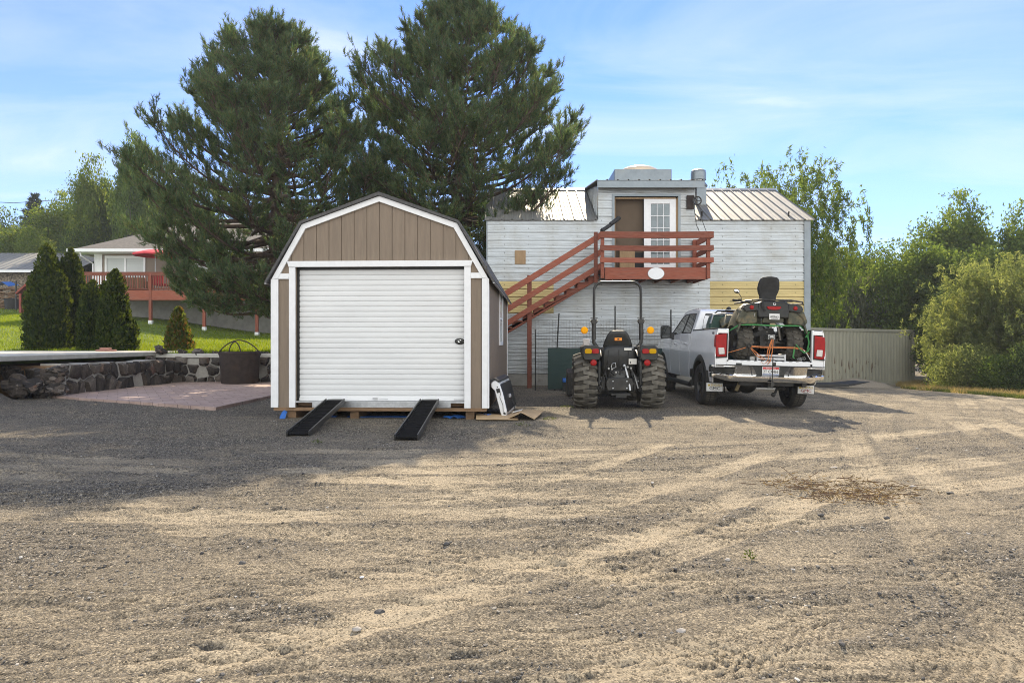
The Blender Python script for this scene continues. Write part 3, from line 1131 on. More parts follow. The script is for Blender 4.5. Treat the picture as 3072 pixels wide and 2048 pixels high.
# ledge of earth and old timber between the wall head and the slab
tag(MB().prism([(-12.5, 15.9), (-10.5, 15.6), (-10.3, 20.9), (-12.5, 20.9)], 'z', -.2, .72).build('wall_backfill', M['lumber']), 'brown earth ledge under the slab edge', 'ledge', kind='structure')
for i, (px, py, Y, r, lab) in enumerate([
        (480, 1052, 20.9, .23, 'tallest dark boulder standing at the corner of the two rock walls'),
        (60, 1157, 15.15, .34, 'big brown boulder at the near left end of the rock wall'),
        (30, 1112, 15.6, .26, 'rough boulder under the near corner of the slab'),
        (110, 1160, 15.2, .26, 'squat dark boulder next to the big brown boulder'),
        (600, 1058, 21.1, .22, 'flat dark boulder on the wall cap left of the black tub'),
        (545, 1055, 21.2, .16, 'small dark boulder on the wall cap under the browning shrub'),
        (775, 1062, 21.1, .20, 'dark boulder on the wall cap right of the black tub'),
        (800, 1064, 21.1, .18, 'dark boulder on the wall cap next to the shed corner'),
        (452, 1083, 20.3, .2, 'dark boulder perched on the left rock wall near its far end'),
        (645, 1060, 21.3, .13, 'little dark boulder peeping out left of the tub rim'),
        (165, 1172, 15.35, .24, 'dark boulder at the foot of the wall beside the patio corner'),
        (150, 1138, 15.4, .26, 'dark boulder wedged above the one at the patio corner'),
        (172, 1110, 15.5, .22, 'dark boulder topping the near end of the long rock wall'),
]):
    p = at(px, py, Y)
    o = MB().rock((0, 0, 0), (r * 1.1, r, r * .8), 300 + i, 3, .6, 14, .42).build('boulder', M['basalt_stones'], ang=20)
    o.location = p
    tag(o, lab, 'boulder', 'boulders on the rock walls')
# three red bricks on the slab
for px, py, zz, lab in [(305, 1047, .967, 'red brick lying left in the little stack on the slab'), (332, 1047, .967, 'red brick lying right in the little stack on the slab'), (317, 1041, 1.03, 'red brick on top of the little stack on the slab')]:
    Y = 22.6
    o = MB().bx(-.16, .16, -.08, .08, 0, .062).build('brick', M['brick'], bevel=.008)
    o.location = ((px - 1536) / FPX * Y, Y, zz)
    o.rotation_euler = (0, 0, R(px % 9 - 4))
    tag(o, lab, 'brick', 'bricks stacked on the slab')
# ================================================================== storage shed
shed = thing('storage_shed', 'taupe gambrel roof storage shed with white trim and a white roll-up door', 'shed', (-2.18, 11.25, 0), (0, 0, -2.5))
SW, SL, SB, SE = 1.787, 6.15, .182, 2.34
GAM = [(-SW, SE), (-1.285, 3.205), (0, 3.658), (1.285, 3.205), (SW, SE)]


def grooved(mb, x0, x1, ztop, zbot, y, pitch=.2105, g=.012, depth=.012):
    """vertical-groove panel: each board is its own prism with a groove between"""
    k0 = math.floor((x0) / pitch) - 1
    k = k0
    while k * pitch < x1:
        a, b_ = max(x0, k * pitch + g / 2), min(x1, (k + 1) * pitch - g / 2)
        if b_ - a > .004:
            cuts = [a] + [q[0] for q in GAM if a < q[0] < b_] + [b_]
            poly = [(a, zbot), (b_, zbot)] + [(q, ztop(q)) for q in reversed(cuts)]
            mb.prism(poly, 'y', y - depth, y)
        k += 1


def gam_z(x, inset=0.0):
    for (xa, za), (xb, zb) in zip(GAM[:-1], GAM[1:]):
        if xa <= x <= xb:
            return za + (zb - za) * (x - xa) / (xb - xa) - inset
    return SE


DX0, DX1, DZ1 = -1.40, 1.403, 2.483
wl = MB()
grooved(wl, -SW + .01, SW - .01, lambda x: gam_z(x, .02), 2.5, 0)
grooved(wl, -SW + .01, DX0 - .05, lambda x: 2.5, SB, 0)
grooved(wl, DX1 + .05, SW - .01, lambda x: 2.5, SB, 0)
wl.prism([(-1.68, 2.51)] + [(x * .985, z - .03) for x, z in GAM[1:4]] + [(1.68, 2.51)], 'y', .001, .05)
wl.bx(-SW * .985, DX0, .001, .05, SB, 2.51)
wl.bx(DX1, SW * .985, .001, .05, SB, 2.51)
# side and rear walls
for sx in (-1, 1):
    k = 0
    while k * .21 < SL - .05:
        wl.bx(sx * (SW - .012) if sx > 0 else -SW, SW if sx > 0 else -(SW - .012), k * .21 + .006, min(SL, (k + 1) * .21 - .006), SB, SE)
        k += 1
    wl.bx(min(sx * (SW - .05), sx * (SW - .013)), max(sx * (SW - .05), sx * (SW - .013)), .06, SL, SB, SE)
wl.prism([(-SW + .02, SB), (SW - .02, SB)] + [(x * .985, z - .03) for x, z in reversed(GAM)], 'y', SL - .05, SL)
wl.build('siding', M['taupe'], shed, flat=True)

tr = MB()
T0, T1 = -.045, -.0125


def trim(x0, x1, z0, z1, y0=T0):
    tr.bx(x0, x1, y0, T1, z0, z1)


trim(-SW, -1.686, SB, 2.30)
trim(1.692, SW, SB, 2.30)
trim(-1.504, DX0, SB, 2.495)
trim(DX1, 1.509, SB, 2.495)
tr.prism([(-1.535, 2.595), (-1.505, 2.498), (1.512, 2.498), (1.545, 2.595)], 'y', T0 - .012, T1)
trim(-SW + .05, -1.506, 2.303, 2.392)
trim(1.511, SW - .05, 2.303, 2.392)
# rake boards along the gambrel
tw = .088
inn = [(-SW + .09, SE - .035), (-1.285 + .055, 3.205 - .078), (0, 3.658 - tw * 1.05), (1.285 - .055, 3.205 - .078), (SW - .09, SE - .035)]
GA = [(-SW - .01, SE - .04)] + GAM[1:4] + [(SW + .01, SE - .04)]
for k in range(4):
    tr.prism([GA[k], GA[k + 1], inn[k + 1], inn[k]], 'y', T0 - .004, T1)
for sx in (-1, 1):      # corner returns on the sides
    a = sorted((sx * (SW + .001), sx * (SW + .02)))
    MB().bx(a[0], a[1], T0, .07, SB, 2.30).build('corner_board', M['white_paint'], shed)
    MB().bx(a[0], a[1], SL - .09, SL, SB, 2.30).build('corner_board', M['white_paint'], shed)
tr.build('trim', M['white_paint'], shed, bevel=.003)

rf = MB()
OUT = [(-SW - .115, SE - .085), (-1.315, 3.245), (0, 3.722), (1.315, 3.245), (SW + .115, SE - .085)]
INN = [(-SW - .085, SE - .105), (-1.29, 3.21), (0, 3.665), (1.29, 3.21), (SW + .085, SE - .105)]
for k in range(4):
    rf.prism([OUT[k], OUT[k + 1], INN[k + 1], INN[k]], 'y', -.085, SL + .085)
rf.build('roof', M['roof_shingle'], shed)
# bright drip edge of the right eave
MB().bx(SW + .086, SW + .118, -.07, SL + .08, SE - .118, SE - .106).build('drip_edge', M['alu'], shed)
MB().bx(-SW - .118, -SW - .086, -.07, SL + .08, SE - .118, SE - .106).build('drip_edge', M['alu'], shed)

# roll-up door: rolled slats as one profile
prof = []
z = .297
NS = 25
pz = (2.462 - .297) / NS
for k in range(NS):
    prof += [(.006, z), (-.008, z + pz * .06), (-.014, z + pz * .45), (-.010, z + pz * .84), (.010, z + pz * .88), (.010, z + pz * .95)]
    z += pz
prof.append((0, z))
dm = MB()
g = []
for (dy, zz) in prof:
    g.append([(DX0 + .035, .085 + dy, zz), (DX1 - .01, .085 + dy, zz)])
dm.sheet(g, .01, (0, 1, 0))
dr = dm.build('roll_up_door', M['door_white'], shed, ang=25)
MB().bx(DX0 + .035, DX1 - .012, .055, .072, .292, .335).build('bottom_bar', M['door_white'], dr, bevel=.003)
hm = MB().ball((1.316, .058, 1.275), (.083, .014, .052), 16, 8).bx(1.285, 1.40, .04, .062, 1.255, 1.292).tube([(1.30, .035, 1.285), (1.36, .03, 1.27)], .014)
hm.build('latch', M['black_steel'], dr)
MB().ball((1.33, .036, 1.283), (.022, .012, .02), 10, 6).bx(1.29, 1.325, .035, .045, 1.262, 1.292).build('lock', M['chrome'], dr)
MB().bx(-.13, -.045, .045, .056, .305, .342).tube([(-.03, .05, .318), (.12, .05, .322)], .006).build('pull_handle', M['alu'], dr)
MB().bx(1.22, 1.38, .045, .056, .308, .325).build('pull_handle', M['alu'], dr)
MB().bx(DX0, DX1, .06, .075, 2.464, 2.50).bx(DX0 + .001, DX0 + .033, .052, .1, .30, 2.46).build('door_track', M['black_plastic'], shed)
MB().bx(DX0 + .002, DX1 - .002, .08, .5, .2, .285).build('floor_deck', M['lumber'], shed)
al = MB().bx(DX0 - .0, DX1, -.03, .12, .262, .288).bx(-1.12, 1.18, -.034, -.031, .185, .262)
al.build('threshold', M['alu'], shed, bevel=.003)
MB().bx(-SW + .02, SW - .02, -.028, .02, .13, .182).bx(-SW + .03, SW - .03, .02, SL - .02, .12, .18).build('floor_frame', M['lumber'], shed)
for x in (-1.55, -.5, .5, 1.42):
    MB().bx(x, x + .14, .03, SL - .1, -.03, .12).build('skid', M['lumber'], shed)
# white framed window in the right side wall
wn = MB().bx(SW + .001, SW + .03, 2.85, 3.93, 2.28, 2.36).bx(SW + .001, SW + .03, 2.85, 3.93, 1.2, 1.27).bx(SW + .001, SW + .03, 2.85, 2.93, 1.27, 2.28).bx(SW + .001, SW + .03, 3.85, 3.93, 1.27, 2.28).bx(SW + .001, SW + .022, 2.93, 3.85, 1.74, 1.78)
wno = wn.build('window', M['white_paint'], shed)
MB().bx(SW + .002, SW + .012, 2.93, 3.85, 1.27, 1.74).bx(SW + .002, SW + .012, 2.93, 3.85, 1.78, 2.28).build('pane', M['glass_pane'], wno)

# ramps, black with side rails
def ramp_thing(label, top, bot, w=.27):
    t = Vector(top)
    b_ = Vector(bot)
    root = thing('loading_ramp', label, 'ramp', b_, group='black ramps at the shed door')
    d = t - b_
    side = Vector((d.y, -d.x, 0)).normalized()
    n = side.cross(d).normalized()
    if n.z < 0:
        n = -n
    pl = MB()
    h = w / 2
    q = [-side * h, side * h, side * h + d, -side * h + d]
    v = [p for p in q] + [p + n * .022 for p in q]
    pl.add(v, [(0, 1, 2, 3), (7, 6, 5, 4), (0, 4, 5, 1), (1, 5, 6, 2), (2, 6, 7, 3), (3, 7, 4, 0)])
    for k in range(1, 22):     # tread bars
        p = d * (k / 22)
        v = [p - side * (h - .02) + n * .022, p + side * (h - .02) + n * .022]
        pl.tube([v[0], v[1]], .006, 4)
    pl.build('deck', M['ramp_black'], root)
    for s in (-1, 1):
        r = MB()
        a = side * s * (h + .002)
        o_ = side * s * (h + .022)
        v = [a - n * .03, o_ - n * .03, o_ + n * .055, a + n * .055]
        v2 = [p + d for p in v]
        r.loft([v, v2]).build('side_rail', M['black_steel'], root, bevel=.003)
    hk = MB()
    e = d
    hk.add([e - side * h + n * .022, e + side * h + n * .022, e + side * h + Vector((0, .09, .03)), e - side * h + Vector((0, .09, .03)),
            e - side * h + n * .03, e + side * h + n * .03, e + side * h + Vector((0, .09, .04)), e - side * h + Vector((0, .09, .04))],
           [(0, 1, 2, 3), (7, 6, 5, 4), (0, 4, 5, 1), (1, 5, 6, 2), (2, 6, 7, 3), (3, 7, 4, 0)])
    hk.build('lip', M['black_steel'], root)
    return root


ramp_thing('black folding ramp leaning to the left half of the roll-up door', (-2.89, 11.16, .285), (-2.86, 9.12, .02))
ramp_thing('black folding ramp leaning to the right half of the roll-up door', (-1.345, 11.13, .285), (-1.36, 8.78, .02))

# tailgate taken off the truck, leaning on the shed corner
tg = thing('truck_tailgate', 'white pickup tailgate leaning on edge against the right shed wall', 'tailgate', (-.12, 11.25, .03), (0, -14, -6))
pf = [(-.05, 0), (.03, 0), (.055, .1), (.06, .38), (.045, .55), (.0, .62), (-.055, .62), (-.10, .58), (-.10, .52), (-.06, .46), (-.055, .1)]
MB().prism(pf, 'y', .02, 1.5).build('panel', M['truck_white'], tg, bevel=.008)
MB().prism([(x * .86, z * .97 + .008) for x, z in pf], 'y', -.004, .0195).build('end_plate', M['truck_white'], tg, bevel=.004)
MB().bx(.056, .068, .06, 1.46, .06, .54).build('inner_skin', M['black_plastic'], tg, bevel=.01)
MB().prism([(-.11, .60), (-.10, .645), (-.02, .66), (.05, .60), (.05, .575), (-.02, .622)], 'y', .01, 1.5).build('top_cap', M['black_plastic'], tg)
MB().bx(-.028, .032, -.016, -.005, .41, .48).build('latch', M['black_plastic'], tg, bevel=.003)
MB().ball((-.0, -.008, .505), (.010, .006, .010), 8, 6).build('bolt', M['black_steel'], tg)
MB().ball((.01, -.008, .06), (.02, .01, .02), 8, 6).build('bolt', M['black_steel'], tg)
MB().tube([(.03, -.01, .40), (.0, -.012, .33), (.02, -.012, .2), (.0, -.012, .1), (.03, -.01, .04)], .004, 6).build('cable', M['black_rubber'], tg)
MB().bx(.07, .11, .62, .72, .26, .32).build('bracket', M['alu'], tg, bevel=.004)
MB().tube([(.09, .66, .27), (.14, .55, .12), (.12, .5, .0), (.07, .3, .02)], .006, 6).build('wiring', M['black_rubber'], tg)

# cardboard
def sheet_thing(name, label, cat, grid, m, th, group=None):
    o = MB().sheet(grid, th, (0, 0, 1)).build(name, M[m])
    return tag(o, label, cat, group)


sheet_thing('flattened_cardboard', 'flat brown cardboard sheet lying under the leaning tailgate', 'cardboard',
            [[(-.58, 11.0, .012), (-.1, 10.92, .02), (.1, 10.98, .01)], [(-.6, 11.35, .07), (-.1, 11.3, .05), (.1, 11.35, .03)], [(-.58, 11.8, .02), (-.1, 11.7, .03), (.12, 11.7, .02)]], 'cardboard', .008)
sheet_thing('flattened_cardboard', 'creased sunlit cardboard box lying open right of the tailgate', 'cardboard',
            [[(-.08, 11.0, .02), (.10, 10.98, .10), (.14, 10.97, .13), (.36, 10.97, .02)], [(-.05, 11.4, .05), (.12, 11.38, .11), (.16, 11.4, .12), (.46, 11.35, .05)], [(.0, 12.15, .03), (.2, 12.1, .05), (.24, 12.1, .06), (.55, 11.95, .06)]], 'cardboard', .008)
sheet_thing('paper_scrap', 'small white card lying on the open cardboard box', 'paper', [[(.0, 11.25, .095), (.16, 11.22, .14)], [(.02, 11.4, .10), (.18, 11.38, .145)]], 'sticker', .004)
# blue tarp scraps under the shed
for i, (x, y, w_, h_, lab) in enumerate([(-3.76, 11.16, .09, .13, 'blue tarp scrap hanging at the left front corner under the shed'),
                                         (-3.2, 11.42, .5, .02, 'blue tarp strip on the gravel under the left ramp top'),
                                         (-2.2, 11.35, 1.1, .015, 'long blue tarp strip on the gravel under the shed door'),
                                         (-.95, 11.2, .36, .05, 'crumpled blue tarp piece under the right front of the shed'),
                                         (-.42, 11.22, .2, .09, 'small blue tarp piece beside the flat brown cardboard')]):
    rnd = random.Random(i)
    g = []
    for a in range(4):
        g.append([(x + (b_ / 6 - .5) * w_ + rnd.uniform(-.01, .01), y + a * .04, yard_z(x, y) + .006 + h_ * (a / 3 if h_ > .1 else rnd.random()) * (1 - .5 * abs(b_ / 6 - .5))) for b_ in range(7)])
    tag(MB().sheet(g, .004, (0, 0, 1)).build('tarp_scrap', M['tarp_blue']), lab, 'tarp', 'blue tarp scraps under the shed')

# ================================================================== galvanised metal building
BY = 20.0
bld = thing('metal_building', 'two storey galvanised metal building with a dormer door upstairs', 'building', (0, BY, 0))
BX0, BX1, BE, BR, BD = -.72, 8.55, 4.85, 6.42, 3.05
PH = .2345


def rib_sheet(mb, x0, x1, z0, z1, y=0., thick=.004):
    """ribbed sheet: broad lap every course with small ribs between"""
    pr = []
    k = math.floor(z0 / PH) - 1
    while k * PH < z1:
        zb = k * PH
        for dz, dy in ((0, 0), (.003, .026), (.029, .026), (.032, -.026), (.048, -.026), (.062, 0), (.105, 0), (.112, -.006), (.122, -.006), (.129, 0), (.165, 0), (.172, -.006), (.182, -.006), (.189, 0), (.2344, 0)):
            pr.append((zb + dz, dy))
        k += 1
    ins = [(zz, dd) for zz, dd in pr if z0 < zz < z1]
    def yv(zq):
        for (za, da), (zb2, db) in zip(pr[:-1], pr[1:]):
            if za <= zq <= zb2:
                return da + (db - da) * (zq - za) / max(1e-6, zb2 - za)
        return 0
    ins = [(z0, yv(z0))] + ins + [(z1, yv(z1))]
    mb.sheet([[(x0, y + dd, zz), (x1, y + dd, zz)] for zz, dd in ins], thick, (0, 1, 0))


FG0, FG1 = PH * 9, PH * 13          # fibreglass courses
wm = MB()
DXA, DXB, DZA, DZB = 3.0, 4.86, 3.26, 5.53
rib_sheet(wm, BX0, 1.22, FG1, BE)
rib_sheet(wm, 1.22, DXA, FG1, BE)
rib_sheet(wm, 5.8, BX1, FG1, BE)
rib_sheet(wm, DXB, 5.8, FG1, BE)
rib_sheet(wm, DXA, DXB, FG1, DZA)
rib_sheet(wm, 1.22, 5.8, FG0, FG1)
rib_sheet(wm, BX0, 5.8, .34, FG0)
rib_sheet(wm, 5.8, BX1, .34, FG0)
# dormer face above the eave
rib_sheet(wm, 2.53, DXA, BE, 5.85)
rib_sheet(wm, DXB, 5.36, BE, 5.85)
rib_sheet(wm, DXA, DXB, DZB, 5.85)
wm.build('wall', M['galv_wall'], bld, ang=20)
gw = MB()
gw.prism([(.03, .0), (2 * BD - .03, 0), (2 * BD - .03, BE - .05), (BD, BR - .1), (.03, BE - .05)], 'x', BX1 + .06, BX1 + .09)
gw.prism([(.03, .0), (2 * BD - .03, 0), (2 * BD - .03, BE - .05), (BD, BR - .1), (.03, BE - .05)], 'x', BX0 + .01, BX0 + .04)
gw.bx(BX0 + .05, BX1 + .05, 2 * BD - .03, 2 * BD, 0, BE)
gw.build('gable_wall', M['galv_wall'], bld)
fm = MB()
rib_sheet(fm, 5.8, BX1, FG0, FG1)
fm.build('fibreglass_panel', M['fibreglass'], bld, ang=20)
fm = MB()
rib_sheet(fm, BX0, 1.22, FG0, FG1)
fm.build('fibreglass_panel', M['fibreglass'], bld, ang=20)
MB().bx(BX0, BX1 + .04, .012, .3, -.7, .338).build('foundation', M['concrete'], bld)
sc = MB()      # screw heads in rows
for k in range(2, 21):
    for j in range(13):
        x = BX0 + .5 + j * .71
        z = k * PH + .142
        if DXA - .05 < x < DXB + .05 and z > DZA or x > BX1 - .05:
            continue
        sc.bx(x - .009, x + .009, -.012, -.0, z - .009, z + .009)
sc.build('screw_heads', M['black_steel'], bld)
# corner trim, right; and left
MB().bx(BX1 + .002, BX1 + .185, -.03, .0, -.2, BE - .02).bx(BX1 + .16, BX1 + .185, .0, .3, -.2, BE - .02).build('corner_trim', M['galv_trim'], bld)
MB().bx(BX0 - .03, BX0 - .002, -.03, .2, .3, BE - .02).build('corner_trim', M['galv_trim'], bld)


def rib_roof(mb, x0, x1, y0, z0, y1, z1, pitch=.305, th=.01):
    """standing-rib roof sheet running up the slope"""
    xs = [(x0, 0)]
    k = math.ceil(x0 / pitch)
    while k * pitch < x1:
        c = k * pitch
        for dx_, h in ((-.03, 0), (-.012, .03), (.012, .03), (.03, 0)):
            if x0 < c + dx_ < x1:
                xs.append((c + dx_, h))
        for dx_ in (.10, .20):
            for e, h in ((-.012, 0), (0, .007), (.012, 0)):
                if x0 < c + dx_ + e < x1:
                    xs.append((c + dx_ + e, h))
        k += 1
    xs.append((x1, 0))
    xs.sort()
    s = math.atan2(z1 - z0, y1 - y0)
    ny, nz = -math.sin(s), math.cos(s)
    mb.sheet([[(x, y0 + ny * h, z0 + nz * h) for x, h in xs], [(x, y1 + ny * h, z1 + nz * h) for x, h in xs]], th, (0, ny * -1, -nz))


rfm = MB()
EY, EZ = -.10, BE - .02
rib_roof(rfm, BX0 - .08, 2.50, EY, EZ, BD, BR)
rib_roof(rfm, 5.39, BX1 + .30, EY, EZ, BD, BR)
rib_roof(rfm, BX0 - .08, BX1 + .30, 2 * BD + .1, EZ, BD + .005, BR)
rfo = rfm.build('roof', M['galv_roof'], bld, ang=20)
MB().prism([(BD - .16, BR - .05), (BD, BR + .045), (BD + .16, BR - .05), (BD + .15, BR - .065), (BD, BR + .03), (BD - .15, BR - .065)], 'x', BX0 - .08, BX1 + .3).build('ridge_cap', M['galv_trim'], rfo)
for x, y_ in ((8.2, .25), (5.62, .22)):
    MB().tube([(x, y_, EZ + .15), (x - .01, y_ - .05, EZ + .30)], .025, 6).build('bracket', M['black_steel'], rfo)
# dormer
dmr = MB()
dmr.prism([(0.02, BE - .02), (.02, 5.85), (BD, 6.38), (BD, BR - .08)], 'x', 2.52, 2.54)
dm2 = MB().prism([(0.02, BE - .02), (.02, 5.85), (BD, 6.38), (BD, BR - .08)], 'x', 5.35, 5.37)
for k in range(1, 9):      # standing ribs on the cheeks
    yy = .02 + k * .34
    zb, zt = BE + (BR - BE) * yy / BD, 5.85 + .53 * yy / BD
    if zt - zb > .05:
        dmr.bx(2.495, 2.519, yy - .015, yy + .015, zb, zt)
        dm2.bx(5.371, 5.395, yy - .015, yy + .015, zb, zt)
dmo = dmr.build('dormer', M['galv_wall'], bld)
dm2.build('dormer_cheek', M['galv_wall'], dmo)
drf = MB()
rib_roof(drf, 2.44, 5.56, -.34, 5.93, BD + .2, 6.47)
drf.build('dormer_roof', M['galv_roof'], dmo, ang=20)
MB().bx(2.46, 5.55, -.33, -.31, 5.72, 5.915).bx(2.53, 5.4, -.308, .0, 5.78, 5.80).build('fascia', M['galv_trim'], dmo)
# sliding patio door
df = MB()
df.bx(DXA - .07, DXA + .0, -.045, .0, DZA - .0, DZB + .07).bx(DXB, DXB + .07, -.045, .0, DZA, DZB + .07).bx(DXA, DXB, -.045, .0, DZB, DZB + .07)
dfo = df.build('door_frame', M['galv_trim'], bld)
pd = MB()
px0, px1 = 3.87, 4.80
gx0, gx1, gz0, gz1 = 4.07, 4.62, 3.55, 5.32
pd.bx(px0, gx0, .0, .05, DZA, 5.46).bx(gx1, px1, 0, .05, DZA, 5.46).bx(gx0, gx1, 0, .05, gz1, 5.46).bx(gx0, gx1, 0, .05, DZA, gz0)
for k in (1, 2):
    xk = gx0 + (gx1 - gx0) * k / 3
    pd.bx(xk - .009, xk + .009, .004, .022, gz0, gz1)
for k in range(1, 5):
    zk = gz0 + (gz1 - gz0) * k / 5
    pd.bx(gx0, gx1, .005, .021, zk - .009, zk + .009)
pdo = pd.build('patio_door', M['white_paint'], bld, bevel=.003)
MB().bx(gx0, gx1, .024, .03, gz0, gz1).build('pane', M['glass_pane'], pdo)
MB().bx(DXA + .02, DXB - .02, .0, .06, 5.462, 5.50).bx(DXA + .0, DXA + .03, .0, .06, DZA, 5.5).bx(px1 + .002, DXB, .0, .06, DZA, 5.5).build('door_jamb', M['plywood'], bld)
MB().bx(DXA + .03, px0, .22, .25, DZA, 5.5).build('inner_screen', M['interior'], bld)
MB().bx(DXA - .1, DXB + .1, .9, .95, DZA - .1, 5.6).build('room_back', M['interior'], bld)
MB().bx(3.24, 3.62, .12, .15, DZA, 4.02).bx(3.17, 3.24, .10, .15, DZA, 4.12).build('leaning_board', M['plywood'], bld)
MB().bx(3.62, 3.86, .12, .2, DZA, 3.9).build('door_cabinet', M['dark'], bld)
MB().bx(.08, .40, -.034, -.024, 3.55, 3.95).build('plywood_patch', M['plywood'], bld)
# skylight dome and flue on the roof
sk_ = MB().bx(3.22, 5.02, 1.45, 2.9, 6.2, 6.70).build('skylight_curb', M['galv_trim'], bld, bevel=.01)
MB().ball((4.12, 2.15, 6.70), (.68, .62, .27), 24, 12).build('skylight_dome', M['roof_dome'], sk_)
fl = MB()
fl.bx(5.78, 6.08, 1.35, 1.65, 5.4, 6.16).lathe([(.0, 6.12), (.27, 6.14), (.285, 6.18), (.2, 6.30), (.21, 6.35), (.235, 6.36), (.235, 6.60), (.22, 6.62), (.225, 6.65), (.15, 6.70), (0, 6.71)], 20, (5.87, 1.5, 0))
fl.build('flue_vent', M['galv_trim'], bld)

# hoist pulley on the dormer corner
ho = thing('rope_hoist', 'dark pulley wheel with ropes hanging from the dormer corner', 'pulley', (5.33, BY - .03, 5.35))
MB().bx(-.22, .0, -.03, .0, -.2, .2).build('back_plate', M['rust'], ho)
MB().lathe([(.115, -.02), (.135, -.012), (.135, .012), (.115, .02), (.1, .0)], 20, (.06, -.10, .03), 'y', closed_prof=True).bx(.05, .07, -.11, -.09, -.1, .16).bx(-.07, .19, -.11, -.09, .02, .04).tube([(.0, -.03, .12), (.06, -.1, .03)], .012, 6).build('wheel', M['black_steel'], ho)
rp = MB()
rp.tube([(-.06, -.12, .0), (-.02, -.3, -.7), (.0, -.75, -1.10)], .009, 5).tube([(.10, -.12, -.05), (.14, -.35, -.6), (.17, -.8, -1.10)], .009, 5)
rp.tube([(.0, -.75, -1.10), (.06, -.85, -1.06), (.17, -.8, -1.10)], .014, 5)
rp.build('rope', M['rope'], ho)

# ================================================================== stair and landing
stq = thing('wooden_staircase', 'red stained wooden stair and railed landing up to the dormer door', 'staircase', (0, 0, 0))
RW = M['redwood']
fy = 18.45
dk = MB()
for k in range(11):
    dk.bx(2.42, 5.36, fy + .03 + k * .14, fy + .03 + k * .14 + .13, 3.245, 3.28)
dk.build('deck_boards', RW, stq)
MB().bx(2.51, 5.245, fy, fy + .04, 2.965, 3.285).build('rim_beam', RW, stq, bevel=.006)
MB().bx(5.28, 5.32, fy + .05, BY - .04, 2.98, 3.243).build('side_beam', RW, stq)
for k in range(6):
    x = 2.75 + k * .47
    MB().bx(x, x + .045, fy + .045, BY - .04, 2.99, 3.243).build('joist', RW, stq)
for x in (2.39, 5.25):
    MB().bx(x, x + .10, fy - .045, fy - .003 if x < 3 else fy + .05, 2.985, 4.245).build('post', RW, stq, bevel=.006)
MB().bx(5.27, 5.37, BY - .16, BY - .05, 3.28, 4.245).build('post', RW, stq, bevel=.006)
MB().bx(2.26, 2.36, 18.78, 18.88, 2.9, 4.30).build('post', RW, stq, bevel=.006)
for z0, z1, sag in ((4.07, 4.245, -.01), (3.735, 3.88, -.02), (3.41, 3.545, -.012)):
    g0 = []
    rings = []
    for k in range(9):
        x = 2.37 + (5.43 - 2.37) * k / 8
        s = sag * math.sin(math.pi * k / 8)
        rings.append([(x, fy - .09, z0 + s), (x, fy - .048, z0 + s), (x, fy - .048, z1 + s), (x, fy - .09, z1 + s)])
    MB().loft(rings).build('rail', RW, stq, bevel=.005)
    MB().bx(5.375, 5.415, fy - .045, BY - .05, z0, z1).build('rail', RW, stq, bevel=.005)
# stair flight: falls to the left, outer face at depth 18.95
SO, SI = 18.95, 19.82
sl_ = .587


def stz(x):
    return 3.02 + (x - 2.42) * sl_       # lower edge of the stringer


bot_x = 2.42 - 3.02 / sl_
run = .302
top = []
x = 2.42
zt = 3.245
outline = [(2.42, stz(2.42)), (2.42, zt)]
n = 0
while zt > .02 and x > bot_x - .4:
    x2 = x - run
    outline += [(x, zt - .177), (x2, zt - .177)]
    zt -= .177
    x = x2
outline += [(x, -.02), (bot_x - .0, -.02)]
for yq in (SO, SI - .045):
    MB().prism(outline, 'y', yq, yq + .045).build('stringer', RW, stq)
x, zt = 2.42, 3.245
while zt - .177 > .02:
    zt -= .177
    MB().bx(x - run - .02, x, SO - .02, SI + .02, zt + .001, zt + .04).build('tread', RW, stq)
    x -= run
for zc, th_ in ((4.22, .165), (3.76, .155), (3.38, .15)):
    a = Vector((2.46, 0, zc))
    b_ = Vector((-2.3, 0, zc - 4.76 * sl_ * 1.045))
    rr = MB()
    hh = th_ / 2 / math.cos(math.atan(sl_))
    rr.prism([(a.x, a.z - hh), (a.x, a.z + hh), (b_.x, b_.z + hh), (b_.x, b_.z - hh)], 'y', SO - .135, SO - .095)
    rr.build('rail', RW, stq, bevel=.005)
MB().bx(.42, .545, SO - .092, SO - .002, -.05, 3.12).build('post', RW, stq, bevel=.006)
MB().bx(-1.8, -1.68, SO - .092, SO - .002, -.05, 1.8).build('post', RW, stq, bevel=.006)
MB().tube([(2.42, fy - .02, 4.27), (2.66, fy + .15, 4.44)], .055, 8).tube([(2.68, fy + .16, 4.47), (2.95, fy + .3, 4.68)], .06, 8).build('foam_grip', M['black_rubber'], stq)

pq = thing('oval_plaque', 'blank white oval plaque fixed to the landing edge', 'sign', (3.89, fy - .006, 3.12))
ov = [(.215 * math.cos(2 * math.pi * k / 40), .155 * math.sin(2 * math.pi * k / 40)) for k in range(40)]
MB().prism(ov, 'y', -.014, 0).build('plate', M['white_paint'], pq)
MB().prism([(x * 1.05, z * 1.07) for x, z in ov], 'y', -.009, -.001).build('rim', M['grey_steel'], pq)

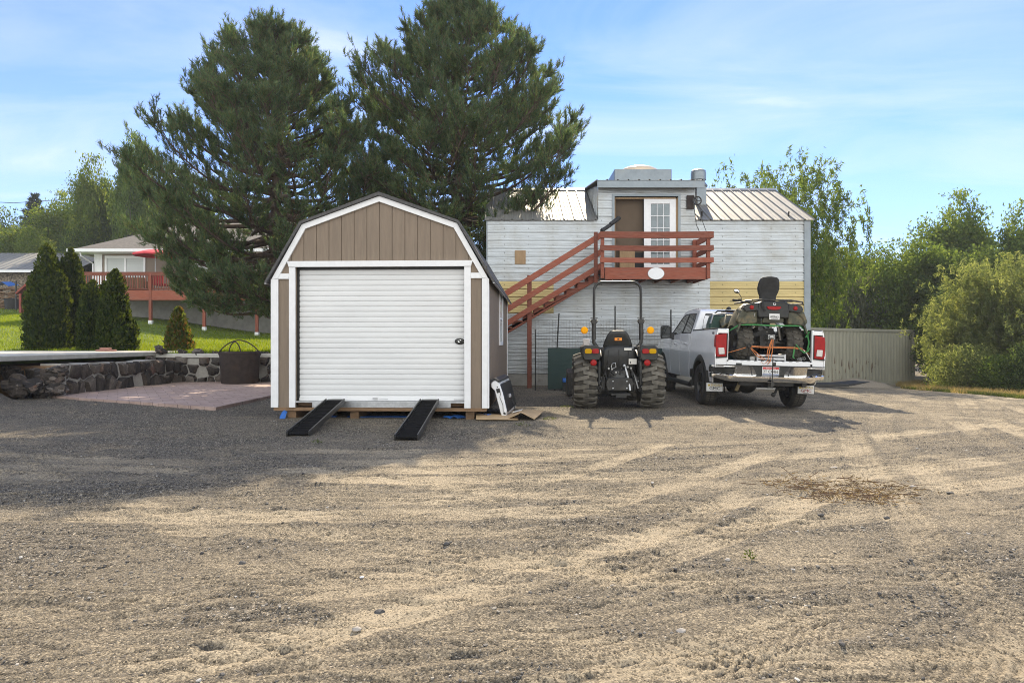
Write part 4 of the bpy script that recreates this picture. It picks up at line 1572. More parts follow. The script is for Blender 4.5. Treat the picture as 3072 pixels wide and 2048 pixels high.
# ================================================================== wire fence, crate
fe = thing('wire_fence', 'sagging wire mesh fence with thin steel posts and green shade cloth', 'fence', (0, 18.0, 0))
for x, z, lean in ((1.12, 2.02, .12), (2.72, 2.22, 0), (4.19, 2.12, .0), (.62, 1.6, 0), (5.6, 1.9, 0)):
    MB().tube([(x, 0, -.2), (x + lean, 0, z)], .02, 5).build('post', M['black_steel'], fe)
nt_ = MB()
k = 0
x = .62
while x < 5.6:
    nt_.tube([(x, .02, .05), (x, .02, 1.85)], .0035, 3)
    x += .075
z = .08
while z < 1.86:
    nt_.tube([(.62, .02, z), (2.0, .025, z - .02), (3.4, .02, z), (5.6, .02, z)], .0035, 3)
    z += .075
nt_.build('netting', M['grey_steel'], fe)
g = []
for k in range(12):
    x = .94 + (4.3 - .94) * k / 11
    o = .02 * math.sin(k * 1.7)
    g.append([(x, -.03 + o, .03), (x, -.04 - o, .6), (x, -.03, 1.11 + .012 * math.sin(k * 2.3))])
MB().sheet(g, .005, (0, -1, 0)).build('shade_cloth', M['shade_cloth'], fe)

cr_ = thing('storage_crate', 'dark crate with a bright blue lid beside the shade cloth', 'crate', (1.44, 17.5, 0))
MB().bx(-.13, .12, -.1, .2, .0, .24).build('body', M['black_plastic'], cr_, bevel=.01)
MB().bx(-.14, .13, -.11, .21, .242, .335).build('lid', M['tarp_blue'], cr_, bevel=.008)
# ================================================================== wheels
def tyre_mb(Rr, w, rim, lug, n=40):
    """tyre about the x axis; w = width, lug pattern by kind"""
    mb = MB()
    tread = MB()
    h = w / 2
    sh = Rr - .035
    prof = [(rim, -h * .78), (rim + (Rr - rim) * .35, -h * .98), (rim + (Rr - rim) * .7, -h), (sh, -h * .93), (Rr - .008, -h * .72), (Rr, 0), (Rr - .008, h * .72), (sh, h * .93), (rim + (Rr - rim) * .7, h), (rim + (Rr - rim) * .35, h * .98), (rim, h * .78)]
    mb.lathe(prof, n, axis='x', closed_prof=True)

    def surf(x):
        t = min(1, abs(x) / h)
        return Rr - .002 - .045 * t ** 3

    def bar(x0, x1, a0, a1, thick, hh, seg=4):
        rings = []
        for k in range(seg + 1):
            t = k / seg
            x = x0 + (x1 - x0) * t
            a = a0 + (a1 - a0) * t
            r0 = surf(x) - .02
            r1 = surf(x) + hh
            da = thick / Rr / 2
            ring = []
            for (rr, aa) in ((r0, a - da * 1.25), (r1, a - da), (r1, a + da), (r0, a + da * 1.25)):
                ring.append((x, rr * math.cos(aa), rr * math.sin(aa)))
            rings.append(ring)
        tread.loft(rings)
    if lug == 'tractor':
        m_ = 19
        for k in range(m_):
            a = 2 * math.pi * k / m_
            bar(.13 * w, -.53 * w, a, a + .11, .066, .032, 6)
            bar(-.13 * w, .53 * w, a + math.pi / m_, a + math.pi / m_ + .11, .066, .032, 6)
    elif lug == 'atv':
        m_ = 18
        for k in range(m_):
            a = 2 * math.pi * k / m_
            bar(-.18 * w, .14 * w, a, a + .10, .05, .014, 2)
            bar(.2 * w, .52 * w, a + .12, a + .02, .045, .014, 2)
            bar(-.22 * w, -.52 * w, a + .15, a + .06, .045, .014, 2)
    else:
        m_ = 46
        for k in range(m_):
            a = 2 * math.pi * k / m_
            for x0, x1 in ((-.46, -.27), (-.24, -.03), (.03, .24), (.27, .46)):
                bar(x0 * w, x1 * w, a + x0 * .1, a + x1 * .1 + .02, .040, .004, 1)
    return mb, tread


M['tyre_dusty'] = mat('dusty_tyre', (.05, .046, .038), .9, var=.3, scale=9, dirt=(.12, .10, .075), dscale=3, dlo=.45, dhi=.75)
M['tread_dusty'] = mat('dusty_tread_bars', (.125, .115, .095), .95, var=.3, scale=7, dirt=(.06, .055, .045), dscale=4)
M['tread_grey'] = mat('grey_tread_blocks', (.075, .068, .056), .9, var=.3, scale=7)
M['tyre_dark'] = mat('dark_tyre', (.028, .027, .025), .85, var=.3, scale=9, dirt=(.085, .075, .06), dscale=4, dlo=.5, dhi=.8)


def wheel(parent, loc, Rr, w, rim, lug, m, rimmat, outer, spokes=0, steer=0, n=40):
    a_, b_ = tyre_mb(Rr, w, rim, lug, n)
    o = a_.build('wheel', M[m], parent, ang=40)
    b_.build('tread', M['tread_dusty' if lug == 'tractor' else 'tread_grey'], o, ang=40)
    o.location = loc
    o.rotation_euler = (0, 0, R(steer))
    mb = MB()
    s = outer
    h = w / 2
    mb.lathe([(rim + .004, -s * h * .75), (rim + .004, s * h * .78), (rim - .02, s * h * .80), (rim - .035, s * h * .55), (rim - .04, -s * h * .7)], 32, axis='x')
    if spokes:
        mb.lathe([(0, s * h * .52), (.07, s * h * .52), (.085, s * h * .42), (0, s * h * .40)], 20, axis='x')
        for k in range(spokes):
            a = 2 * math.pi * k / spokes
            for da in (-.11, .11):
                p0 = Vector((s * h * .46, .06 * math.cos(a), .06 * math.sin(a)))
                p1 = Vector((s * h * .62, (rim - .02) * math.cos(a + da), (rim - .02) * math.sin(a + da)))
                mb.tube([p0, p1], [.017, .02], 5)
        mb.lathe([(0, -s * h * .1), (rim - .05, -s * h * .1)], 24, axis='x')
    else:
        mb.lathe([(0, s * h * .30), (rim * .4, s * h * .34), (rim * .62, s * h * .12), (rim - .02, s * h * .2)], 24, axis='x')
        for k in range(6):
            a = k * math.pi / 3
            mb.ball((s * h * .26, rim * .5 * math.cos(a), rim * .5 * math.sin(a)), .014, 6, 4)
    mb.build('rim', M[rimmat], o)
    return o


# ================================================================== tractor
tz = yard_z(2.04, 13.25)
trc = thing('compact_tractor', 'black compact tractor with folding roll bar seen from behind', 'tractor', (2.045, 13.28, tz + .0), (0, 0, -2))
BP, BS = M['black_plastic'], M['black_steel']
for s in (-1, 1):
    wheel(trc, (s * .635, 0, .535), .505, .42, .27, 'tractor', 'tyre_dusty', 'amber_paint', s)
    wheel(trc, (s * .55, 1.75, .36), .34, .26, .19, 'tractor', 'tyre_dark', 'amber_paint', s, n=28)
    # fender: a shell over the inner part of the wheel, with a lamp pod
    f = MB()
    rings = []
    for k in range(13):
        a = R(128 - k * 10)
        rr = .60
        yy, zz = -rr * math.cos(a) * -1, .535 + rr * math.sin(a)
        xi, xo = s * .33, s * .66
        c, q = math.cos(a), math.sin(a)
        rings.append([(xi, c * .60, .535 + q * .60), (xo, c * .60, .535 + q * .60), (xo, c * .575, .535 + q * .575), (xi, c * .575, .535 + q * .575)])
    f.loft(rings)
    f.build('fender', BP, trc, bevel=.006)
    p = MB()
    x0, x1 = sorted((s * .365, s * .70))
    p.prism([(x0 + .03, .93), (x1 - .03, .93), (x1, 1.0), (x1 - .01, 1.17), (x1 - .05, 1.205), (x0 + .05, 1.215), (x0, 1.18), (x0, 1.0)], 'y', -.52, .35)
    po = p.build('fender_pod', BP, trc, bevel=.015, seg=2)
    for xa, xb, mm in ((s * .40, s * .53, 'red_lens'), (s * .535, s * .665, 'amber_lens')):
        a, b_ = sorted((xa, xb))
        ell = [((a + b_) / 2 + (b_ - a) / 2 * math.copysign(abs(math.cos(t)) ** .5, math.cos(t)), 1.10 + .046 * math.copysign(abs(math.sin(t)) ** .7, math.sin(t))) for t in [2 * math.pi * k / 24 for k in range(24)]]
        MB().prism(ell, 'y', -.545, -.515).build('tail_light', M[mm], po, bevel=.006, seg=2)
    MB().lathe([(0, -.535), (.045, -.53), (.06, -.515), (.06, -.50), (0, -.50)], 20, (s * .50, 0, .885), 'y').build('reflector', M['red_lens'], trc)
    MB().bx(*sorted((s * .36, s * .418)), -.46, .3, .45, .93).build('fender_skirt', BP, trc, bevel=.02)
# roll bar: upper folding hoop, hinges, lower uprights
hoop = []
xr, zt, rc = .452, 2.435, .17
hoop += [(-xr, 0, 1.66), (-xr, 0, zt - rc)]
for k in range(1, 7):
    a = R(180 - 15 * k)
    hoop.append((-xr + rc + rc * math.cos(a), 0, zt - rc + rc * math.sin(a)))
hoop += [(-p[0], p[1], p[2]) for p in reversed(hoop)]
MB().tube([(p[0], -.05, p[2]) for p in hoop], .026, 10).build('roll_bar_hoop', BS, trc)
for s in (-1, 1):
    u = MB()
    u.tube([(s * xr, -.05, 1.70), (s * (xr + .005), -.05, 1.32)], .043, 10)
    u.tube([(s * (xr + .005), -.05, 1.40), (s * (xr + .005), -.05, 1.27), (s * .335, -.03, 1.08), (s * .33, .0, .60), (s * .33, 0, .45)], .036, 8)
    uo = u.build('roll_bar_upright', BS, trc)
    MB().bx(s * xr - .05, s * xr + .05, -.10, .0, 1.63, 1.72).tube([(s * xr - .075, -.05, 1.675), (s * xr + .075, -.05, 1.675)], .016, 8).tube([(s * xr - .07, -.05, 1.74), (s * xr + .07, -.05, 1.74)], .008, 6).build('hinge', BS, uo, bevel=.005)
    MB().tube([(s * (xr + .03), -.05, 1.515), (s * (xr + .12), -.05, 1.50)], .012, 6).build('lamp_bracket', M['grey_steel'], uo)
    MB().lathe([(0, -.045), (.05, -.04), (.068, -.02), (.07, .0), (.068, .02), (.05, .04), (0, .045)], 20, (s * (xr + .185), -.05, 1.50), 'y').build('warning_lamp', M['amber_lens'], uo)
# seat
st_ = MB()
sec = []
for z, hw, y0, dp in ((1.10, .24, -.05, .12), (1.20, .285, -.07, .13), (1.30, .255, -.10, .13), (1.42, .20, -.14, .11), (1.48, .155, -.155, .09), (1.495, .10, -.15, .06)):
    ring = []
    for k in range(20):
        t = 2 * math.pi * k / 20
        ring.append((hw * math.copysign(abs(math.cos(t)) ** .6, math.cos(t)), y0 + dp / 2 * math.copysign(abs(math.sin(t)) ** .6, math.sin(t)), z))
    sec.append(ring)
st_.loft(sec)
st_.ball((0, .16, 1.08), (.25, .26, .09), 18, 8)
so_ = st_.build('seat', BP, trc, ang=60)
MB().bx(-.07, .07, -.196, -.188, 1.30, 1.355).build('sticker', M['amber_paint'], so_)
MB().bx(-.02, .02, -.199, -.195, 1.315, 1.34).build('sticker_mark', M['letter_dark'], so_)
MB().ball((.24, -.1, 1.28), .012, 6, 4).ball((-.22, -.12, 1.28), .012, 6, 4).bx(.20, .38, .02, .2, 1.18, 1.21).build('seat_hardware', M['grey_steel'], so_)
# rear cowl under the seat
cw = MB()
sec = []
for z, hw, y0 in ((.62, .31, -.20), (.80, .335, -.24), (.98, .345, -.27), (1.10, .32, -.27), (1.17, .26, -.24), (1.20, .20, -.2)):
    sec.append([(-hw, .25, z), (-hw, y0 + .05, z), (-hw + .05, y0, z), (-.05, y0 - .012, z), (.05, y0 - .012, z), (hw - .05, y0, z), (hw, y0 + .05, z), (hw, .25, z)])
cw.loft(sec)
cwo = cw.build('rear_cowl', BP, trc, bevel=.01)
MB().bx(.10, .24, -.298, -.287, 1.115, 1.16).build('decal', M['sticker'], cwo)
MB().bx(.185, .335, -.294, -.276, .85, .955).build('decal', M['sticker'], cwo)
MB().bx(.205, .225, -.297, -.2945, .87, .90).build('decal_mark', M['letter_dark'], cwo)
MB().tube([(-.13, -.30, .86), (-.07, -.315, .88), (-.06, -.315, .80), (-.12, -.31, .765), (-.15, -.30, .80), (-.13, -.30, .86)], .009, 6).build('pull_ring', M['alu'], cwo)
for x in (-.2, 0, .18):
    MB().bx(x - .006, x + .006, -.29, -.26, .66, 1.12).build('cowl_seam', M['black_rubber'], cwo)
# transmission, hitch and drawbar
ax = MB().bx(-.42, .42, -.12, .12, .42, .62).bx(-.20, .20, -.34, .2, .34, .74).ball((0, -.25, .55), (.2, .14, .2), 14, 8)
axo = ax.build('rear_axle', BS, trc, bevel=.02)
MB().prism([(-.235, .36), (.235, .36), (.265, .5), (.22, .60), (-.22, .60), (-.265, .5)], 'y', -.44, -.40).build('shaft_guard', BS, axo, bevel=.01)
bt = MB()
for x in (-.13, .13):
    for z in (.40, .53):
        bt.ball((x, -.445, z), (.018, .012, .018), 8, 6)
for x in (-.415, -.34, .34, .40):
    for z in (.46, .56):
        bt.ball((x * 1.05, -.35, z - .03), (.016, .012, .016), 8, 6)
bt.build('bolt_heads', M['alu'], axo)
MB().bx(-.18, .18, -.62, -.2, .28, .315).bx(-.10, .10, -.66, -.60, .24, .30).build('drawbar', BS, trc, bevel=.005)
for s in (-1, 1):
    MB().tube([(s * .26, -.1, .42), (s * .34, -.35, .40), (s * .40, -.62, .33)], .026, 6).build('lower_link', BS, trc)
    MB().tube([(s * .22, -.2, .80), (s * .30, -.33, .62), (s * .35, -.42, .40)], .017, 6).build('lift_rod', M['grey_steel'] if s > 0 else BS, trc)
    MB().bx(*sorted((s * .27, s * .45)), -.34, -.30, .36, .62).build('stabiliser_bracket', BS, trc, bevel=.006)
MB().tube([(.12, -.30, .80), (.17, -.40, .55), (.19, -.46, .36)], .02, 8).ball((.10, -.3, .82), .035, 8, 6).build('top_link', M['alu'], trc)
hs = MB()
for k, (x0, z0, x1, z1) in enumerate(((-.22, .76, -.05, .62), (-.26, .7, -.18, .45), (.05, .78, .02, .6), (.24, .72, .3, .5), (-.1, .74, -.16, .5))):
    hs.tube([(x0, -.32, z0), ((x0 + x1) / 2 - .03, -.38, (z0 + z1) / 2 + .03), (x1, -.34, z1)], .013, 6)
hs.build('hydraulic_hoses', M['black_rubber'], trc)
cp_ = MB()
for x, z in ((-.20, .77), (-.14, .76), (.16, .80), (.22, .78), (0, .70), (-.06, .70)):
    cp_.lathe([(0, -.36), (.018, -.36), (.022, -.33), (.022, -.30)], 8, (x, 0, z), 'y')
cp_.build('hose_couplings', M['grey_steel'], trc)
# hood, steering, loader, floor
MB().prism([(.9, .62), (2.2, .55), (2.25, .95), (2.0, 1.12), (.9, 1.16)], 'x', -.29, .29).build('hood', M['red_paint'] if False else BP, trc, bevel=.04, seg=3)
MB().bx(-.30, .30, .2, 1.9, .40, .62).build('chassis', BS, trc)
MB().lathe([(.17, -.014), (.184, 0), (.17, .014), (.156, 0)], 24, (0, .62, 1.22), 'z', closed_prof=True).tube([(0, .62, 1.22), (0, .85, 1.0)], .02, 6).tube([(-.17, .62, 1.22), (.17, .62, 1.22)], .012, 6).build('steering_wheel', M['black_rubber'], trc)
MB().bx(-.64, -.50, .3, .42, 1.19, 1.34).build('lever_guard', M['clear_lens'], trc, bevel=.015)
MB().bx(-.42, .42, .25, .8, .52, .56).build('foot_platform', BS, trc)
for s in (-1, 1):
    MB().tube([(s * .40, .95, 1.05), (s * .44, 1.9, .85), (s * .46, 2.5, .30)], .05, 6).build('loader_arm', BS, trc)
bk = MB().prism([(2.55, .05), (3.15, .03), (3.13, .06), (2.62, .10), (2.58, .52), (2.9, .62), (2.88, .65), (2.55, .56)], 'x', -.85, .85)
bk.prism([(2.55, .05), (3.13, .05), (2.9, .62), (2.55, .55)], 'x', -.86, -.84).prism([(2.55, .05), (3.13, .05), (2.9, .62), (2.55, .55)], 'x', .84, .86)
bk.build('loader_bucket', M['black_steel'], trc)
MB().tube([(.46, -.06, 1.62), (.50, -.06, 1.45), (.47, -.05, 1.30), (.40, -.05, 1.15)], .006, 5).build('lamp_cable', M['black_rubber'], trc)

# ================================================================== pickup truck
TX, TY = 4.785, 12.55
TZ = gz(TX, TY + .9)
trk = thing('pickup_truck', 'white crew cab pickup truck with its tailgate removed', 'truck', (TX, TY + 1.0, TZ + .01), (0, 1.45, -2))
TW = M['truck_white']
Y0 = -1.0       # rear bumper face in truck coordinates


def hw(z):
    return float(np.interp(z, [.45, .6, .85, 1.08, 1.13, 1.3, 1.46, 1.53], [.955, .985, 1.005, 1.015, 1.005, .99, .975, .95]))


RA, FA = .27, 4.31      # axle positions
WR = .425


def zlow(y):
    z = .50 + .30 * float(smooth(Y0 + .42, Y0 + .26, y))
    for c in (RA, FA):
        if abs(y - c) < .53:
            z = max(z, .43 + math.sqrt(max(0, .53 ** 2 - (y - c) ** 2)))
    return z


def side(name, y0, y1, top, s, m=TW, rows_=10, off=0., nn=None):
    ny = nn or max(4, int((y1 - y0) / .045))
    g0 = []
    for i in range(ny + 1):
        y = y0 + (y1 - y0) * i / ny
        a, b_ = zlow(y), top(y)
        g0.append([(s * (hw(a + (b_ - a) * k / rows_) + off), y, a + (b_ - a) * k / rows_) for k in range(rows_ + 1)])
    return MB().sheet(g0, .02, (-s, 0, 0)).build(name, m, trk, ang=50)


for s in (-1, 1):
    side('bedside', Y0 + .10, 1.17, lambda y: 1.515 + .012 * smooth(.9, 1.17, y), s)
    ds = []
    for (a, b_) in ((1.34, 2.255), (2.275, 3.35)):
        ds.append(side('door', a, b_, lambda y: 1.44, s))
    side('front_fender', 3.372, 5.25, lambda y: float(np.interp(y, [3.37, 4.2, 5.0, 5.25], [1.43, 1.40, 1.30, 1.10])), s)
    side('cab_corner', 1.19, 1.322, lambda y: 1.45, s)
    for do, ya, yb in ((ds[0], 2.02, 2.20), (ds[1], 3.10, 3.28)):
        ya, yb = ya - .65 if False else ya, yb
        MB().tube([(s * 1.02, ya - .62, 1.225), (s * 1.045, ya - .58, 1.232), (s * 1.045, yb - .62, 1.232), (s * 1.02, yb - .58, 1.225)], .016, 6).build('handle', TW, do)
    # black wheel arch flares
    for c in (RA, FA):
        rings = []
        for k in range(17):
            a = R(-8 + 196 * k / 16)
            ring = []
            for rr, xx in ((.475, .96), (.475, 1.03), (.545, 1.04), (.585, 1.012), (.585, .985)):
                ring.append((s * xx, c + rr * math.cos(a), .43 + rr * math.sin(a)))
            rings.append(ring)
        MB().loft(rings).build('wheel_arch_flare', BP, trk, ang=50)
        MB().lathe([(.52, s * .955), (.50, s * .60), (.0, s * .58)], 20, (0, c, .43), 'x', a0=0, a1=180).build('wheel_well', M['dark'], trk)
    MB().tube([(s * 1.0, .95, .42), (s * 1.0, 1.1, .36), (s * 1.0, 3.4, .36), (s * 1.0, 3.55, .42)], .055, 8).build('running_board', BP, trk)
    MB().bx(*sorted((s * .985, s * 1.012)), .84, 1.12, .52, .70).build('splash_guard', BP, trk, bevel=.01)
    wheel(trk, (s * .865, RA, .425), WR, .31, .255, 'road', 'tyre_dark', 'black_steel', s, spokes=6)
    wheel(trk, (s * .865, FA, .425), WR, .31, .255, 'road', 'tyre_dark', 'black_steel', s, spokes=6)
    # tow mirror
    mr_ = MB().prism([(s * 1.07, 1.36), (s * 1.285, 1.34), (s * 1.30, 1.42), (s * 1.30, 1.62), (s * 1.27, 1.665), (s * 1.10, 1.665), (s * 1.07, 1.60)], 'y', 3.02, 3.13)
    mo = mr_.build('mirror', BP, trk, bevel=.015, seg=2)
    MB().prism([(s * 1.095, 1.37), (s * 1.27, 1.36), (s * 1.275, 1.60), (s * 1.25, 1.64), (s * 1.11, 1.64), (s * 1.095, 1.59)], 'y', 3.012, 3.019).build('mirror_glass', M['glass_dark'], mo)
    MB().prism([(s * .92, 1.30), (s * 1.08, 1.36), (s * 1.08, 1.50), (s * .93, 1.50)], 'y', 3.03, 3.13).build('mirror_arm', BP, trk, bevel=.01)
    # tail lamp at the rear corner
    x0, x1 = s * .80, s * 1.006
    tl = MB()
    pts = [(.80, 1.0), (.97, .985), (1.0, 1.05), (1.003, 1.30), (.99, 1.40), (.80, 1.425)]
    tl.prism([(s * a, z) for a, z in pts], 'y', Y0 + .085, Y0 + .22)
    tlo = tl.build('tail_light', M['red_lens'], trk, bevel=.012, seg=2)
    MB().prism([(s * .835, 1.045), (s * .945, 1.035), (s * .955, 1.16), (s * .85, 1.165)], 'y', Y0 + .07, Y0 + .086).build('reverse_lens', M['clear_lens'], tlo, bevel=.006)
    MB().prism([(s * .79, .985), (s * .985, .965), (s * 1.0, .99), (s * .97, .983), (s * .802, .998)], 'y', Y0 + .082, Y0 + .2).bx(*sorted((s * .785, s * .799)), Y0 + .082, Y0 + .16, .985, 1.435).build('lamp_bezel', BP, tlo)
    # rear pillar of the bedside with its top
    rp_ = MB()
    rp_.bx(*sorted((s * .775, s * .985)), Y0 + .10, Y0 + .16, .80, .985).bx(*sorted((s * .775, s * .96)), Y0 + .10, Y0 + .16, 1.43, 1.51)
    rp_.bx(*sorted((s * .765, s * .80)), Y0 + .098, Y0 + .17, .94, 1.52)
    rp_.build('corner_post', TW, trk, bevel=.008)
    # inner bed wall and top rail
    MB().bx(*sorted((s * .765, s * .79)), Y0 + .171, 1.12, .90, 1.50).bx(*sorted((s * .76, s * .965)), Y0 + .16, 1.15, 1.505, 1.532).build('bed_rail', BP, trk, bevel=.006)
    MB().bx(*sorted((s * .52, s * .765)), RA - .45, RA + .45, .92, 1.12).build('wheel_housing', BP, trk, bevel=.05, seg=2)
# bed floor with ribs, sill, headboard
MB().bx(-.775, .775, Y0 + .13, 1.13, .86, .915).build('bed_floor', BP, trk)
rb = MB()
for k in range(12):
    x = -.70 + k * 1.4 / 11
    rb.bx(x - .035, x + .035, Y0 + .101, 1.1, .915, .937)
rb.build('bed_ribs', M['alu'] if False else TW, trk, bevel=.006)
sl2 = MB().bx(-.79, .79, Y0 + .09, Y0 + .15, .835, .926).build('bed_sill', TW, trk, bevel=.006)
MB().bx(-.62, -.52, Y0 + .075, Y0 + .092, .835, .885).build('sill_latch', M['plate_blue'] if False else BP, sl2)
MB().bx(-.765, .765, 1.10, 1.14, .9, 1.46).build('headboard', BP, trk)
MB().ball((.755, Y0 + .09, .875), .022, 8, 6).ball((-.78, Y0 + .09, .925), .014, 8, 6).build('hinge_pin', BS, trk)
# cab with greenhouse
def gx(z):
    return .955 - (z - 1.43) * .36


cabp = [(1.17, 1.42), (1.24, 1.75), (1.33, 1.95), (1.45, 2.0), (2.0, 2.03), (2.7, 2.02), (2.95, 1.97), (3.85, 1.42)]
cb = MB()
cb.loft([[(-gx(z), y, z) for y, z in cabp], [(gx(z), y, z) for y, z in cabp]])
cb.build('cab', TW, trk, bevel=.03, seg=2)
for s in (-1, 1):
    for poly in ([(1.42, 1.47), (1.50, 1.80), (1.58, 1.90), (2.22, 1.92), (2.22, 1.47)], [(2.30, 1.47), (2.30, 1.92), (2.68, 1.91), (2.86, 1.86), (3.45, 1.47)]):
        v0 = [(s * (gx(z) + .006), y, z) for y, z in poly]
        v1 = [(s * (gx(z) - .01), y, z) for y, z in poly]
        MB().loft([v0, v1]).build('side_window', M['glass_dark'], trk, ang=20)
        MB().tube([(s * (gx(z) + .008), y, z) for y, z in poly], .008, 5, closed=True).build('window_seal', BP, trk)
    MB().tube([(s * .86, 1.5, 1.99), (s * .70, 2.3, 2.025), (s * .74, 2.9, 1.98)], .012, 5).build('roof_rail', TW, trk) if False else None


def rear_pt(x, z, o=.008):
    y = float(np.interp(z, [1.42, 1.75, 1.95], [1.17, 1.24, 1.33]))
    return (x, y - o, z)


rw = [(-.72, 1.50), (.72, 1.50), (.66, 1.88), (-.66, 1.88)]
mbw = MB()
v0 = [rear_pt(-.76, 1.47), rear_pt(.76, 1.47), rear_pt(.72, 1.75), rear_pt(.66, 1.90), rear_pt(-.66, 1.90), rear_pt(-.72, 1.75)]
v1 = [(x, y + .02, z) for x, y, z in v0]
mbw.loft([v0, v1]).build('rear_window', M['glass_dark'], trk, ang=20)
MB().bx(-.2, .2, 1.27, 1.31, 1.935, 1.965).build('brake_light', M['red_lens'], trk)
MB().ball((0, 1.9, 2.03), (.05, .12, .06), 10, 6).build('roof_antenna', BP, trk)
ws = [(-.80, 3.62, 1.50), (.80, 3.62, 1.50), (.70, 3.05, 1.92), (-.70, 3.05, 1.92)]
MB().loft([[(x, y + .06, z + .06) for x, y, z in ws], [(x, y + .03, z + .03) for x, y, z in ws]]).build('windscreen', M['glass_dark'], trk)
MB().prism([(3.6, 1.40), (3.85, 1.44), (5.0, 1.36), (5.22, 1.25), (5.25, .9), (3.6, .9)], 'x', -.93, .93).build('hood', TW, trk, bevel=.05, seg=3)
MB().bx(-.9, .9, 5.24, 5.34, .55, 1.22).build('grille', M['chrome'], trk, bevel=.03)
MB().bx(-1.0, 1.0, 5.2, 5.42, .42, .66).build('front_bumper', M['chrome'], trk, bevel=.04)
# chrome rear bumper: lower bar, two upper wings with black step pockets, dark centre
def bump_y(x):
    return Y0 + .02 + .20 * smooth(.70, 1.03, abs(x))


def bump_seg(name, xs, zlo, zhi, m, dy=0., out=.05, par=None, taper=None):
    rings = []
    for x in xs:
        y = bump_y(x) + dy
        a, b_ = (zlo(x), zhi(x))
        rings.append([(x, y + .025, a), (x, y, a + (b_ - a) * .28), (x, y, b_ - (b_ - a) * .2), (x, y + .03, b_), (x, y + .16, b_), (x, y + .16, a)])
    return MB().loft(rings).build(name, m, par or trk, ang=40)


xs = [-1.035 + 2.07 * k / 40 for k in range(41)]
bmp = bump_seg('rear_bumper', xs, lambda x: .545 + .06 * smooth(.72, 1.03, abs(x)), lambda x: .665 + .02 * smooth(.5, .8, abs(x)), M['chrome'], -.02)
for s in (-1, 1):
    xa = [s * q for q in (.24, .32, .34, .40, .5, .6, .66)]
    rings = []
    for k, x in enumerate(xa):
        y = bump_y(x)
        zt_ = .835
        zb_ = .672
        xt = x + s * .10 * (1 if k < 2 else 0)
        rings.append([(x, y + .04, zb_), (x + s * .05 * (k < 2), y + .018, (zb_ + zt_) / 2), (xt, y - .01, zt_), (xt, y + .15, zt_), (x, y + .15, zb_)])
    MB().loft(rings).build('bumper_wing', M['chrome'], bmp, ang=40)
    xb = [s * (.665 + .37 * k / 10) for k in range(11)]
    bump_seg('step_pocket', xb, lambda x: .672 + .03 * smooth(.8, 1.03, abs(x)), lambda x: .80, M['black_plastic'], .045, par=bmp)
    bump_seg('bumper_top', xb, lambda x: .802, lambda x: .838, M['chrome'], .0, par=bmp)
    bt_ = MB()
    for x, z in ((.63, .71), (.63, .79), (.33, .70)):
        bt_.ball((s * x, bump_y(x) - .006, z), .009, 6, 4)
    bt_.build('bumper_bolts', M['grey_steel'], bmp)
    # mud flap with a printed plate
    fl_ = MB().bx(s * .87 - .17, s * .87 + .17, Y0 + .62, Y0 + .63, .30, .72).build('mud_flap', M['black_rubber'], trk)
    MB().bx(s * .87 - .155, s * .87 + .155, Y0 + .60, Y0 + .619, .315, .475).build('flap_plate', M['plate_white'], fl_, bevel=.004)
    lettering('KENDALL', .058, M['letter_yellow'], fl_, (s * .87 + .015, Y0 + .597, .434), sx=1.05)
    MB().bx(s * .87 - .13, s * .87 - .09, Y0 + .5975, Y0 + .5995, .415, .45).build('plate_mark', M['letter_yellow'], fl_)
    lettering('GMC', .082, M['letter_dark' if s < 0 else 'letter_red'], fl_, (s * .87, Y0 + .597, .372), sx=1.15, ext=.003)
    MB().bx(s * .87 - .05, s * .87 + .05, Y0 + .5975, Y0 + .5995, .327, .334).build('plate_line', M['letter_dark'], fl_)
MB().prism([(-.36, .84), (.36, .84), (.25, .672), (-.25, .672)], 'y', Y0 + .055, Y0 + .15).bx(-.99, .99, Y0 + .03, Y0 + .20, .84, .852).build('bumper_step', BP, bmp)
# licence plate
lp = MB().bx(-.155, .155, Y0 + .035, Y0 + .042, .675, .83).build('licence_plate', M['plate_white'], trk, bevel=.004)
MB().bx(-.148, .148, Y0 + .033, Y0 + .0345, .785, .824).build('plate_band', M['plate_red'], lp)
MB().bx(-.148, .148, Y0 + .033, Y0 + .0345, .681, .698).build('plate_band', M['plate_blue'], lp)
lettering('Scenic Idaho', .036, M['letter_white'], lp, (0, Y0 + .032, .804))
lettering('2T CX466', .075, M['letter_dark'], lp, (0, Y0 + .0325, .740), sx=.86, ext=.002)
# hitch pole standing in front of the plate, with its knob
MB().tube([(.0, Y0 - .06, .50), (.0, Y0 - .06, 1.03)], .010, 6).lathe([(0, -.03), (.032, -.025), (.034, 0), (.032, .025), (0, .03)], 14, (.025, Y0 - .06, .885), 'x').bx(-.03, .03, Y0 - .08, Y0 - .04, .48, .56).build('hitch_pole', BS, trk)
# underside
MB().tube([(-.7, RA, .43), (.7, RA, .43)], .055, 10).ball((-.06, RA, .42), (.2, .18, .17), 16, 10).build('rear_axle', BS, trk)
MB().bx(-.48, -.40, Y0 + .3, 4.8, .52, .64).bx(.40, .48, Y0 + .3, 4.8, .52, .64).bx(-.5, .5, Y0 + .25, Y0 + .33, .47, .58).bx(-.045, .045, Y0 + .02, Y0 + .4, .44, .53).build('chassis_frame', BS, trk)
MB().bx(-.55, .38, .8, 1.9, .36, .62).build('fuel_tank', BP, trk, bevel=.04)
MB().tube([(-.42, Y0 + .72, .34), (-.36, Y0 + .62, .56)], .034, 10).tube([(-.36, Y0 + .62, .55), (-.34, Y0 + .58, .64)], .012, 6).build('shock_absorber', M['yellow_sock'], trk)
MB().tube([(.62, 1.2, .50), (.66, Y0 + .7, .50), (.73, Y0 + .32, .50)], .05, 12).build('exhaust_pipe', BS, trk)
